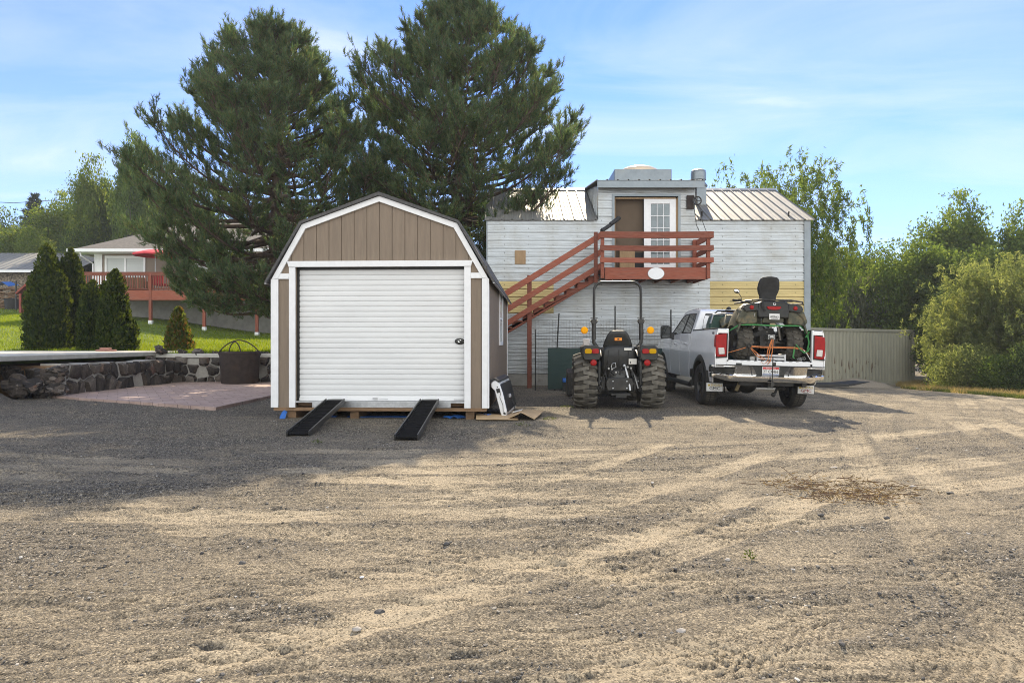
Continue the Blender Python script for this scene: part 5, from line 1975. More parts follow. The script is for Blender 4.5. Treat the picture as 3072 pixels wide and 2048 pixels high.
MB().tube([(.25, Y0 + .4, .42), (.2, Y0 + .35, .33), (.14, Y0 + .3, .28)], .028, 6).ball((.15, Y0 + .3, .30), .045, 8, 6).ball((.32, Y0 + .4, .42), (.09, .07, .05), 8, 6).build('trailer_plug', BS, trk)
lettering('4X4', .075, M['letter_dark'], trk, (-.985, Y0 + .36, 1.435), rot=(90, 0, -90), sx=1.1)

# ================================================================== things in the truck bed
Mt = Matrix.LocRotScale(Vector((TX, TY + 1.0, TZ + .01)), Euler((0, R(1.45), R(-2))), None)


def in_bed(name, label, cat, loc, rz=0, group=None):
    o = thing(name, label, cat, Mt @ Vector(loc), (0, 1.45, -2 + rz), group)
    return o


BF = .937
ax0, ay0 = .045, Y0 + .50
atv = in_bed('quad_bike', 'dark camouflage quad bike strapped in the bed of the pickup', 'quad bike', (ax0, ay0, BF))
for s in (-1, 1):
    wheel(atv, (s * .46, 0, .345), .335, .28, .165, 'atv', 'tyre_dusty', 'black_steel', s, n=32)
    wheel(atv, (s * .46, 1.27, .325), .315, .21, .155, 'atv', 'tyre_dark', 'black_steel', s, n=28)
    # rear fender flare wraps over the tyre
    rings = []
    for k in range(11):
        t = k / 10
        y = -.36 + .86 * t
        lift = math.sin(math.pi * min(1, .18 + t * .75))
        zt_ = .78 + .30 * lift
        rings.append([(s * .26, y, zt_ - .02), (s * .42, y, zt_), (s * .56, y, zt_ - .12), (s * .63, y, zt_ - .34 + .0 * t), (s * .655, y, zt_ - .42), (s * .63, y, zt_ - .42), (s * .60, y, zt_ - .34), (s * .54, y, zt_ - .15), (s * .40, y, zt_ - .03), (s * .26, y, zt_ - .05)])
    MB().loft(rings).build('fender', M['camo'], atv, ang=50)
    rings = []
    for k in range(9):
        t = k / 8
        y = .85 + .80 * t
        lift = math.sin(math.pi * (.1 + t * .75))
        zt_ = .70 + .24 * lift
        rings.append([(s * .2, y, zt_), (s * .45, y, zt_), (s * .60, y, zt_ - .12), (s * .60, y, zt_ - .15), (s * .44, y, zt_ - .03), (s * .2, y, zt_ - .03)])
    MB().loft(rings).build('fender', M['camo'], atv, ang=50)
    MB().prism([(s * .28, .69), (s * .60, .66), (s * .65, .74), (s * .58, .92), (s * .50, .99), (s * .28, 1.03)], 'y', -.36, -.22).build('fender_back', M['camo'], atv, bevel=.02, seg=2)
    # side reflectors in a dark pod
    pd_ = MB().prism([(s * .27, .93), (s * .50, .90), (s * .55, .96), (s * .52, 1.03), (s * .36, 1.07), (s * .27, 1.06)], 'y', -.40, -.2).build('lamp_pod', BP, atv, bevel=.012)
    MB().lathe([(0, -.42), (.032, -.415), (.042, -.40), (.042, -.38), (0, -.38)], 16, (s * .40, 0, .985), 'y').build('reflector', M['red_lens'], pd_)
    MB().tube([(s * .30, .05, .40), (s * .24, .02, .66)], .035, 8).build('shock_absorber', M['grey_steel'], atv)
    MB().tube([(s * .12, 0, .33), (s * .36, 0, .325)], .03, 8).tube([(s * .12, -.1, .27), (s * .34, -.06, .27)], .02, 6).build('suspension_arm', BS, atv)
    # handlebar half
    MB().tube([(s * .0, .86, 1.12), (s * .14, .84, 1.17), (s * .30, .80, 1.185), (s * .42, .76, 1.195)], .013, 8).build('handlebar', BS, atv)
    MB().tube([(s * .30, .80, 1.185), (s * .42, .76, 1.195)], .022, 8).bx(s * .27 - .03, s * .27 + .03, .77, .83, 1.165, 1.22).tube([(s * .27, .84, 1.18), (s * .36, .86, 1.175), (s * .46, .84, 1.17)], .008, 6).build('hand_grip', M['black_rubber'], atv)
bc = MB().prism([(-.28, .80), (.28, .80), (.29, .92), (.27, 1.07), (.2, 1.105), (-.2, 1.105), (-.27, 1.07), (-.29, .92)], 'y', -.41, .1)
bco = bc.build('rear_panel', BP, atv, bevel=.02, seg=2)
MB().prism([(-.135, .99), (-.10, .955), (-.04, .945), (.04, .945), (.10, .955), (.135, .99), (.12, 1.01), (-.12, 1.01)], 'y', -.43, -.40).build('tail_light', M['red_lens'], bco, bevel=.006)
MB().lathe([(.016, -.012), (.026, -.012), (.026, 0), (.016, 0)], 18, (.01, -.409, 1.055), 'y', closed_prof=True, a0=40, a1=340).build('emblem', M['letter_white'], bco)
MB().prism([(-.19, .71), (.20, .71), (.20, .80), (-.17, .82)], 'y', -.37, -.30).build('mud_guard', M['camo'], bco, bevel=.01)
np_ = MB().bx(-.085, .105, -.43, -.422, .765, .875).build('number_plate', M['plate_white'], atv, bevel=.004)
lettering('800N62', .058, M['letter_dark'], np_, (.01, -.432, .815), sx=.8)
MB().bx(-.05, .07, -.4315, -.4305, .777, .783).build('plate_line', M['letter_dark'], np_)
# rear rack
rk = MB()
rk.tube([(-.57, -.30, 1.075), (-.52, -.40, 1.10), (-.3, -.45, 1.125), (.3, -.45, 1.125), (.52, -.40, 1.10), (.57, -.30, 1.075), (.55, .18, 1.09), (.3, .25, 1.12), (-.3, .25, 1.12), (-.55, .18, 1.09)], .016, 8, closed=True)
for x in (-.4, -.2, 0, .2, .4):
    rk.tube([(x, -.44, 1.12), (x, .24, 1.12)], .011, 6)
rk.tube([(.36, .1, 1.13), (.50, .3, 1.17)], .018, 6)
rk.build('rear_rack', BS, atv)
rk = MB()
rk.tube([(-.45, 1.15, 1.0), (.45, 1.15, 1.0), (.42, 1.6, .98), (-.42, 1.6, .98)], .014, 6, closed=True)
for x in (-.25, 0, .25):
    rk.tube([(x, 1.15, 1.0), (x, 1.6, .98)], .01, 6)
rk.build('front_rack', BS, atv)
# passenger backrest on the rack
sec = []
for z, hw_, y0 in ((1.13, .15, -.05), (1.22, .155, -.05), (1.30, .19, -.06), (1.37, .205, -.075), (1.46, .197, -.10), (1.54, .175, -.125), (1.575, .13, -.135), (1.585, .07, -.13)):
    ring = []
    for k in range(22):
        t = 2 * math.pi * k / 22
        ring.append((hw_ * math.copysign(abs(math.cos(t)) ** .55, math.cos(t)), y0 + .055 * math.copysign(abs(math.sin(t)) ** .6, math.sin(t)), z))
    sec.append(ring)
MB().loft(sec).build('backrest', M['black_rubber'], atv, ang=60)
MB().prism([(.15, .95), (.9, .92), (.95, 1.05), (.6, 1.0), (.3, 1.02), (.15, 1.08)], 'x', -.15, .15).build('seat', M['black_rubber'], atv, bevel=.03, seg=2)
MB().prism([(.75, .6), (1.6, .55), (1.55, .88), (1.2, 1.02), (.85, 1.08), (.75, 1.0)], 'x', -.17, .17).build('body', M['camo'], atv, bevel=.03, seg=2)
mi = MB().tube([(-.24, .80, 1.21), (-.25, .79, 1.26), (-.30, .78, 1.33)], .007, 6)
mio = mi.build('mirror_stem', M['rust'], atv)
MB().ball((-.345, .78, 1.375), (.066, .018, .044), 14, 8, rot=(0, 22, 0)).build('mirror', BP, mio)
MB().ball((-.345, .770, 1.375), (.056, .012, .036), 14, 8, rot=(0, 22, 0)).build('mirror_glass', M['chrome'], mio)
un = MB().bx(-.14, .14, -.12, .12, .24, .46).bx(-.2, .2, .15, 1.1, .28, .62).tube([(-.25, .1, .55), (-.22, -.2, .60), (-.2, -.30, .60)], .05, 10).ball((0, 0, .33), (.12, .14, .11), 12, 8)
un.build('chassis', BS, atv)
MB().bx(-.06, .06, -.32, -.1, .40, .49).ball((0, -.33, .44), (.05, .03, .05), 10, 6).ball((-.08, -.3, .54), .014, 6, 4).ball((.08, -.3, .54), .014, 6, 4).build('tow_hitch', M['grey_steel'], atv)
MB().tube([(-.33, -.36, .88), (-.36, -.34, .70)], .008, 6).build('rack_stay', M['alu'], atv)
MB().ribbon([(-.22, -.455, 1.12), (-.21, -.46, 1.0), (-.16, -.44, .92)], .03, (1, 0, 0)).bx(-.235, -.195, -.47, -.455, 1.0, 1.06).build('buckle_strap', M['black_rubber'], atv)

# lashing straps (each its own thing), in quad bike coordinates
def strap(label, m, paths, w, extra=None, name='ratchet_strap'):
    o = in_bed(name, label, 'strap', (ax0, ay0, BF))
    mb = MB()
    for p, wd in paths:
        mb.ribbon(p, w, wd, .005)
    mb.build('webbing', M[m], o)
    if extra:
        extra(o)
    return o


def buckle_green(o):
    MB().bx(-.05, .05, -.375, -.345, .63, .70).build('ratchet', M['yellow_sock'], o, bevel=.004)
    MB().tube([(.62, -.33, .45), (.67, -.33, .52), (.65, -.34, .58), (.60, -.33, .55), (.66, -.32, .48), (.69, -.33, .56)], .014, 5).build('knot', M['strap_green'], o)


strap('bright green strap stretched across above both quad bike tyres', 'strap_green', [
    ([(-.80, -.15, .50), (-.72, -.25, .57), (-.6, -.34, .66), (-.3, -.37, .665), (0, -.385, .655), (.3, -.37, .66), (.52, -.34, .665), (.62, -.30, .58), (.74, -.2, .48)], (0, .2, 1)),
    ([(.66, -.33, .50), (.69, -.33, .36), (.66, -.34, .22)], (1, 0, 0)),
    ([(.44, -.36, .02 + .30), (.50, -.38, .24), (.58, -.38, .17), (.66, -.37, .20), (.70, -.36, .26)], (0, .3, 1)),
    ([(.42, -.36, .28), (.40, -.37, .16), (.39, -.37, .08), (.42, -.37, .06)], (1, 0, 0))], .027, buckle_green)


def buckle_orange(o):
    MB().bx(-.48, -.40, -.395, -.36, .235, .30).lathe([(.03, -.02), (.045, 0), (.03, .02)], 12, (-.43, -.40, .27), 'y', closed_prof=True).build('ratchet', M['black_steel'], o, bevel=.004)


strap('orange striped strap stretched level across both quad bike tyres', 'strap_orange', [
    ([(-.80, -.28, .13), (-.62, -.36, .19), (-.44, -.375, .255), (-.2, -.37, .245), (.05, -.37, .245), (.4, -.37, .245), (.58, -.36, .225), (.74, -.3, .12)], (0, .2, 1)),
    ([(-.44, -.372, .275), (-.2, -.368, .262), (.4, -.368, .262), (.56, -.36, .245)], (0, .2, 1))], .012, buckle_orange)
strap('orange looped strap hanging down from the quad bike hitch', 'strap_orange', [
    ([(.0, -.36, .40), (-.05, -.39, .18), (-.09, -.42, .0), (-.16, -.44, -.06), (-.22, -.44, -.02)], (1, 0, 0)),
    ([(.02, -.36, .40), (.0, -.39, .18), (-.04, -.42, .0), (-.10, -.44, -.065)], (1, 0, 0)),
    ([(-.01, -.37, .40), (-.08, -.38, .2), (-.10, -.39, .08)], (1, 0, 0))], .016)
strap('orange slack strap end slanting down from the left buckle', 'strap_orange', [
    ([(-.40, -.38, .24), (-.28, -.40, .14), (-.14, -.42, .03)], (.4, 0, 1)), ([(-.39, -.38, .22), (-.30, -.40, .10), (-.17, -.42, .02)], (.4, 0, 1))], .014)
strap('frayed white rope end hanging at the right side of the bed', 'plate_white', [([(.58, -.36, .22), (.66, -.34, .14), (.72, -.33, .04)], (0, 0, 1))], .02, name='rope_end')

al_ = in_bed('folded_ramp', 'folded aluminium loading ramp lying under the quad bike', 'ramp', (.04, Y0 + .14, BF + .002))
MB().bx(-.26, .26, .0, 1.2, .015, .06).bx(-.26, .26, .0, 1.15, .075, .115).bx(-.27, -.235, -.004, 1.2, .0, .13).bx(.235, .27, -.004, 1.2, .0, .13).build('deck', M['alu'], al_, bevel=.006)
MB().bx(-.38, -.28, .05, .9, .0, .07).build('rail', M['grey_steel'], al_, bevel=.006)
ch_ = in_bed('tow_chain', 'small heap of steel chain in the right rear corner of the bed', 'chain', (.61, Y0 + .22, BF))
mb = MB()
for k in range(9):
    a = k * .9
    mb.lathe([(.022, -.006), (.03, 0), (.022, .006), (.014, 0)], 10, (.05 * math.cos(a) * (k / 5), .04 * math.sin(a), .02 + .006 * k), 'y' if k % 2 else 'x', closed_prof=True)
mb.build('links', M['grey_steel'], ch_)
gc = in_bed('equipment_case', 'dark green equipment case with silver rim standing behind the cab', 'case', (-.42, .78, BF))
MB().prism([(-.30, 0), (.30, 0), (.32, .70), (.26, .90), (-.26, .90), (-.32, .70)], 'y', -.18, .18).build('body', M['green_case'], gc, bevel=.05, seg=3)
MB().tube([(-.31, -.19, .72), (-.26, -.19, .90), (-.1, -.19, .935), (.26, -.19, .93), (.32, -.19, .72)], .02, 6).build('rim', M['alu'], gc)
MB().bx(-.12, .28, -.20, -.18, .55, .82).build('front_panel', M['black_plastic'], gc, bevel=.01)
MB().tube([(-.2, -.1, .93), (-.15, -.1, .985), (.2, -.1, .99), (.25, -.1, .93)], .018, 6).build('handle', BS, gc)
# ================================================================== shipping container
cA, cB = Vector((11.2, 26.9, 0)), Vector((19.3, 32.7, 0))
cd = cB - cA
cl = cd.length
cang = math.degrees(math.atan2(cd.y, cd.x))
con = thing('shipping_container', 'long grey green shipping container with rust scratches below the trees', 'container', (cB.x, cB.y, gz(cB.x, cB.y) - .03), (0, 0, cang))
CL, CHh = 12.19, 2.59
ws_ = []
x = -CL + .15
while x < -.15:
    for dx_, d in ((0, 0), (.07, .036), (.14, .036), (.21, 0), (.278, 0)):
        if x + dx_ < -.13:
            ws_.append((x + dx_, d))
    x += .278
MB().sheet([[(a, .02 + d, .16) for a, d in ws_], [(a, .02 + d, CHh - .12) for a, d in ws_]], .01, (0, 1, 0)).build('corrugated_wall', M['container'], con, ang=15)
MB().bx(-CL + .1, -.1, .09, 2.4, .16, CHh - .03).build('shell', M['container'], con)
MB().bx(-CL, 0, .0, .08, .0, .16).bx(-CL, 0, .0, .07, CHh - .12, CHh).build('rail', M['container'], con, bevel=.01)
for x in (-CL, -.16):
    MB().bx(x, x + .16, -.006, .15, .0, CHh + .004).build('corner_post', M['container'], con, bevel=.012)
    MB().bx(x - .004, x + .18, -.012, .16, CHh - .11, CHh + .01).build('corner_casting', M['rust'] if x > -1 else M['container'], con, bevel=.02)
MB().bx(-.52, -.36, .012, .02, CHh - .45, CHh - .17).build('vent', M['dark'], con)
MB().bx(-.49, -.39, .006, .0115, CHh - .42, CHh - .20).build('vent_cover', M['container'], con)
rs_ = MB()
rnd = random.Random(11)
for k in range(46):
    x = -8.6 + rnd.random() * 5.2
    z = .35 + rnd.random() * .75 + .3 * (rnd.random() < .3)
    h_ = .05 + .28 * rnd.random() ** 2
    kx = min(range(len(ws_)), key=lambda i: abs(ws_[i][0] - x))
    if ws_[kx][1] > .01:
        kx = min(range(len(ws_)), key=lambda i: abs(ws_[i][0] - x) + (9 if ws_[i][1] > .01 else 0))
    x = ws_[kx][0]
    w_ = .015 + .03 * rnd.random()
    rs_.add([(x - w_, .0165, z), (x + w_, .0165, z + .02), (x + w_ * .6, .0165, z + h_), (x - w_ * .4, .0165, z + h_ * .9)], [(0, 1, 2, 3)])
rs_.build('rust_scratches', M['rust_pale'], con, recalc=False)

mt_ = thing('drag_plate', 'long flat black plate with an upturned end lying before the container', 'plate', (10.6, 24.6, gz(10.6, 24.6)), (0, 0, 10))
MB().prism([(-2.2, .02), (1.45, .02), (2.15, .14), (2.2, .16), (1.4, .10), (-2.2, .12)], 'y', -.5, .5).build('plate', M['black_rubber'], mt_, bevel=.01)
MB().bx(-2.2, 1.3, -.56, -.505, .0, .09).build('edge_rail', M['black_steel'], mt_)
tag(MB().lathe([(1.6, -.1), (1.2, .12), (.6, .26), (0, .33)], 20).build('gravel_heap', M['pale_grit']), 'low pale gravel heap at the foot of the container', 'gravel heap').location = (14.2, 28.3, gz(14.2, 28.3))

# ================================================================== tub with hoop handles
tub = thing('iron_tub', 'big rusty black iron tub with two hoop handles on the patio edge', 'tub', (-8.05, 20.2, .055))
MB().lathe([(0, .03), (.50, .0), (.52, .03), (.565, .80), (.61, .90), (.60, .93), (.55, .90), (.52, .80), (.48, .06), (0, .06)], 32).build('body', M['rust'], tub)
hd = []
for k in range(17):
    t = k / 16
    hd.append((-.58 + 1.16 * t, .0 - .06, .93 + .34 * math.sin(math.pi * t) ** .8))
MB().tube(hd, .018, 8).build('handle', M['rust'], tub)
hd = []
for k in range(13):
    t = k / 12
    hd.append((-.14 + .34 * t, -.45 + .9 * t * 0, .92 + .30 * math.sin(math.pi * t) ** .6))
MB().tube(hd, .018, 8).build('handle', M['rust'], tub)

# ================================================================== house with deck
HY = 42.0
hs_ = thing('house', 'tan house with grey hipped roof and white sliding windows on the hill', 'house', (0, HY, 0))
MB().bx(-25.6, -8, 0, 9, 3.95, 6.85).build('wall', M['house_wall'], hs_)
MB().bx(-25.4, -8, -.05, 9, .5, 3.95).build('foundation', M['concrete'], hs_)
MB().bx(-25.68, -25.2, -.04, .3, 3.95, 6.85).build('corner_board', M['white_paint'], hs_)
rfh = MB()
a = [(-26.6, -.9, 6.85), (-7, -.9, 6.85), (-7, 9.9, 6.85), (-26.6, 9.9, 6.85)]
b_ = [(-21.4, 4.4, 9.5), (-12, 4.4, 9.5), (-12, 4.6, 9.5), (-21.4, 4.6, 9.5)]
rfh.loft([a, b_])
rho = rfh.build('roof', M['house_roof'], hs_, flat=True)
MB().bx(-26.75, -7, -1.02, -.9, 6.72, 6.90).bx(-26.75, -26.6, -.9, 9.9, 6.72, 6.9).bx(-26.6, -7, -.9, .1, 6.70, 6.74).build('gutter', M['white_paint'], rho)
MB().tube([(-26.0, -.9, 6.72), (-26.0, -.85, 6.5), (-25.72, -.1, 6.1), (-25.72, -.08, 4.2)], .05, 6).build('downspout', M['white_paint'], hs_)
for x0, x1, z0, z1 in ((-24.9, -22.65, 4.32, 6.45), (-19.8, -17.6, 4.32, 6.45)):
    w_ = MB().bx(x0 - .12, x1 + .12, -.07, .0, z1, z1 + .14).bx(x0 - .12, x0, -.07, 0, z0, z1).bx(x1, x1 + .12, -.07, 0, z0, z1).bx((x0 + x1) / 2 - .06, (x0 + x1) / 2 + .06, -.06, 0, z0, z1).build('window', M['white_paint'], hs_)
    MB().bx(x0, x1, -.02, -.005, z0, z1).build('blind', M['blind'], w_)

dkh = thing('house_deck', 'red wooden deck with balusters raised on posts along the house', 'deck', (0, 39.0, 0))
DXL, DXR, DZ = -24.55, -10.5, 4.15
MB().bx(DXL, DXR, 0, 2.9, DZ, DZ + .06).build('deck_boards', RW, dkh)
MB().bx(DXL - .03, DXR, -.06, .0, DZ - .46, DZ + .10).build('rim_beam', RW, dkh)
MB().bx(DXL, DXR, .3, .4, DZ - .5, DZ - .02).build('cross_beam', M['lumber'], dkh)
MB().bx(DXL - .05, DXR, -.07, .07, DZ + 1.07, DZ + 1.14).bx(DXL, DXR, -.065, -.03, DZ + .92, DZ + 1.07).bx(DXL, DXR, -.02, .02, DZ + .14, DZ + .2).build('rail', RW, dkh)
x = DXL + .1
k = 0
while x < DXR and k < 96:
    MB().bx(x - .022, x + .022, -.02, .02, DZ + .17, DZ + .93).build('baluster', RW, dkh, flat=True)
    x += .147
    k += 1
for px in (452, 613, 771):
    x = (px - 1536) / FPX * 39
    zg = lz(x, 39)
    MB().bx(x - .075, x + .075, -.08, .07, zg + .15, DZ + 1.07).build('post', RW, dkh)
    MB().bx(x - .1, x + .1, -.1, .1, zg - .2, zg + .2).build('post_footing', M['white_paint'], dkh)
for x in (DXL + .05, -22.2, -18.2):
    MB().bx(x - .07, x + .07, -.05, .05, DZ + .1, DZ + 1.07).build('rail_post', RW, dkh)
um = thing('patio_umbrella', 'bright red patio umbrella open on the house deck', 'umbrella', (-21.0, 40.2, DZ + .06))
can = MB().lathe([(0, 2.56), (.5, 2.46), (1.22, 2.24), (1.24, 2.14), (1.20, 2.2), (.5, 2.40), (0, 2.50)], 8)
can.build('canopy', M['umbrella_red'], um, flat=True)
MB().tube([(0, 0, 0), (0, 0, 2.60)], .03, 8).lathe([(0, .0), (.3, .0), (.28, .08), (0, .1)], 12).build('pole', M['grey_steel'], um)
sf = thing('outdoor_sofa', 'dark brown wicker sofa standing on the deck behind the balusters', 'sofa', (-22.3, 39.9, DZ + .06))
MB().bx(-1.0, 1.0, -.35, -.2, .1, .82).bx(-1.0, -.85, -.2, .5, .1, .62).bx(.85, 1.0, -.2, .5, .1, .62).build('frame', M['lumber'], sf, bevel=.03)
MB().bx(-.83, .83, -.19, .5, .1, .45).build('seat', M['dark'], sf, bevel=.04)
rc_ = thing('patio_chair', 'dark red cushioned chair on the deck under the umbrella', 'chair', (-20.4, 39.7, DZ + .06))
MB().bx(-.32, .32, -.3, .3, .35, .47).build('seat', M['umbrella_red'], rc_, bevel=.04)
MB().bx(-.32, .32, -.38, -.29, .40, .98).build('backrest', M['umbrella_red'], rc_, bevel=.04)
for sx in (-.28, .28):
    for sy in (-.25, .25):
        MB().tube([(sx, sy, 0), (sx, sy, .36)], .02, 6).build('leg', M['black_steel'], rc_)

# ================================================================== stone outbuilding at far left
M['rubble'] = mat('tan_rubble_stone', (.17, .135, .10), .95, var=.5, scale=7, col2=(.28, .23, .17), bump=1., bscale=14, dirt=(.07, .06, .05), dscale=6, dlo=.48, dhi=.56)
OY = 52.0
zb = lz(-36, OY)
ob = thing('stone_outbuilding', 'old stone outbuilding with a sloping metal roof at the far left', 'outbuilding', (0, OY, zb))
MB().bx(-52, -33.6, 0, 7, -1.2, 2.85).build('wall', M['rubble'], ob)
rbm = MB()
rib_roof(rbm, -53, -33.0, -.6, 2.75, 4.2, 4.7, pitch=.5)
rib_roof(rbm, -53, -33.0, 8.6, 2.75, 4.2, 4.7, pitch=.5)
rbo = rbm.build('roof', M['galv_roof'], ob, ang=20)
MB().bx(-53, -33, -.68, -.6, 2.62, 2.80).build('fascia', M['white_paint'], rbo)
MB().bx(-35.1, -33.7, -.12, -.02, .1, 2.0).build('door', M['concrete'], ob)
dg = thing('dog_house', 'small dark red gabled shelter peeping out left of the tall cedar', 'shelter', (-32.3, 46, lz(-32.3, 46)))
MB().prism([(-.62, 1.2), (0, 1.75), (.62, 1.2), (.68, 1.28), (0, 1.9), (-.68, 1.28)], 'y', -.7, .7).build('roof', M['red_paint'], dg)
MB().bx(-.5, -.36, -.6, .6, -.2, 1.26).bx(.36, .5, -.6, .6, -.2, 1.26).bx(-.36, .36, .5, .6, -.2, 1.4).build('wall', M['red_paint'], dg)
pl_ = thing('firewood_pile', 'heap of split firewood against the stone outbuilding wall', 'woodpile', (-37.4, 50.3, lz(-37.4, 50.3)))
lg = MB()
rnd = random.Random(4)
for k in range(90):
    x, z = rnd.uniform(-1.6, 1.7), rnd.uniform(0, 1.55)
    a = rnd.uniform(-.5, .5)
    lg.tube([(x - .35 * math.cos(a), -.2 + rnd.uniform(-.3, .3), z - .2 * math.sin(a)), (x + .35 * math.cos(a), rnd.uniform(-.3, .3), z + .2 * math.sin(a))], rnd.uniform(.05, .1), 5)
lg.build('logs', M['lumber'], pl_)
tag(MB().sheet([[(-37.9, 49.9, zb + 1.5), (-37.3, 49.9, zb + 1.75), (-36.8, 49.9, zb + 1.45)], [(-37.9, 50.8, zb + 1.6), (-37.3, 50.8, zb + 1.85), (-36.7, 50.8, zb + 1.6)]], .02, (0, 0, 1)).build('tarp_cover', M['tarp_blue']), 'small blue tarp thrown over the firewood heap', 'tarp')
tag(MB().tube([(0, 0, -.3), (.02, 0, 2.1)], .06, 6).build('fence_post', M['black_steel'], None), 'thin dark post standing before the firewood heap', 'post').location = (-34.9, 48, lz(-34.9, 48))
bb = thing('dark_bin', 'low black bin lying on the lawn edge before the outbuilding', 'bin', (-36.1, 49.3, lz(-36.1, 49.3)))
MB().lathe([(0, 0), (.42, .0), (.5, .75), (.46, .76), (.38, .05), (0, .05)], 14).build('body', M['black_rubber'], bb)
MB().lathe([(.5, .74), (.54, .76), (.5, .79)], 14, closed_prof=True).build('rim', M['black_plastic'], bb)
wr = [at(-60, 604, 70), at(40, 609, 70), at(189, 599, 71), at(300, 585, 72), at(430, 560, 73)]
tag(MB().tube(wr, .03, 4).build('power_line', M['black_rubber']), 'thin power line crossing the sky at left', 'power line')

# ================================================================== trees
def rand_unit(rs, n):
    v = rs.normal(size=(n, 3))
    return v / np.linalg.norm(v, axis=1, keepdims=True)


def norm(v):
    return v / np.maximum(1e-9, np.linalg.norm(v, axis=-1, keepdims=True))


def seg_tubes(P0, P1, R0, R1, n=4):
    """many straight tapered limbs in one go"""
    P0, P1 = np.asarray(P0), np.asarray(P1)
    d = norm(P1 - P0)
    up = np.where(np.abs(d[:, 2:3]) < .9, np.array([[0, 0, 1.]]), np.array([[1., 0, 0]]))
    u = norm(np.cross(d, up))
    w = np.cross(d, u)
    a = np.arange(n) * 2 * np.pi / n
    ring = u[:, None] * np.cos(a)[None, :, None] + w[:, None] * np.sin(a)[None, :, None]
    A = P0[:, None] + ring * np.asarray(R0)[:, None, None]
    B = P1[:, None] + ring * np.asarray(R1)[:, None, None]
    V = np.concatenate([A, B], 1).reshape(-1, 3)
    i = np.arange(n)
    f = np.stack([i, (i + 1) % n, n + (i + 1) % n, n + i], -1)
    Fq = (f[None] + (np.arange(len(P0)) * 2 * n)[:, None, None]).reshape(-1, 4)
    return V, Fq


def tri_blades(base, dirv, L_, w, rs):
    """thin triangles: base point, direction, length, width"""
    side_ = norm(np.cross(dirv, rand_unit(rs, len(dirv))))
    p0 = base - side_ * (w / 2)
    p1 = base + side_ * (w / 2)
    p2 = base + dirv * L_[:, None]
    return np.stack([p0, p1, p2], 1).reshape(-1, 3)


def leaf_quads(cen, nrm_, along, ln, wd):
    """pointed leaves: four-corner rhombs"""
    al = norm(along)
    sd_ = norm(np.cross(nrm_, al))
    l = ln[:, None]
    w = wd[:, None]
    return np.stack([cen - al * l * .5, cen + sd_ * w * .5 - al * l * .05, cen + al * l * .5, cen - sd_ * w * .5 - al * l * .05], 1).reshape(-1, 3)


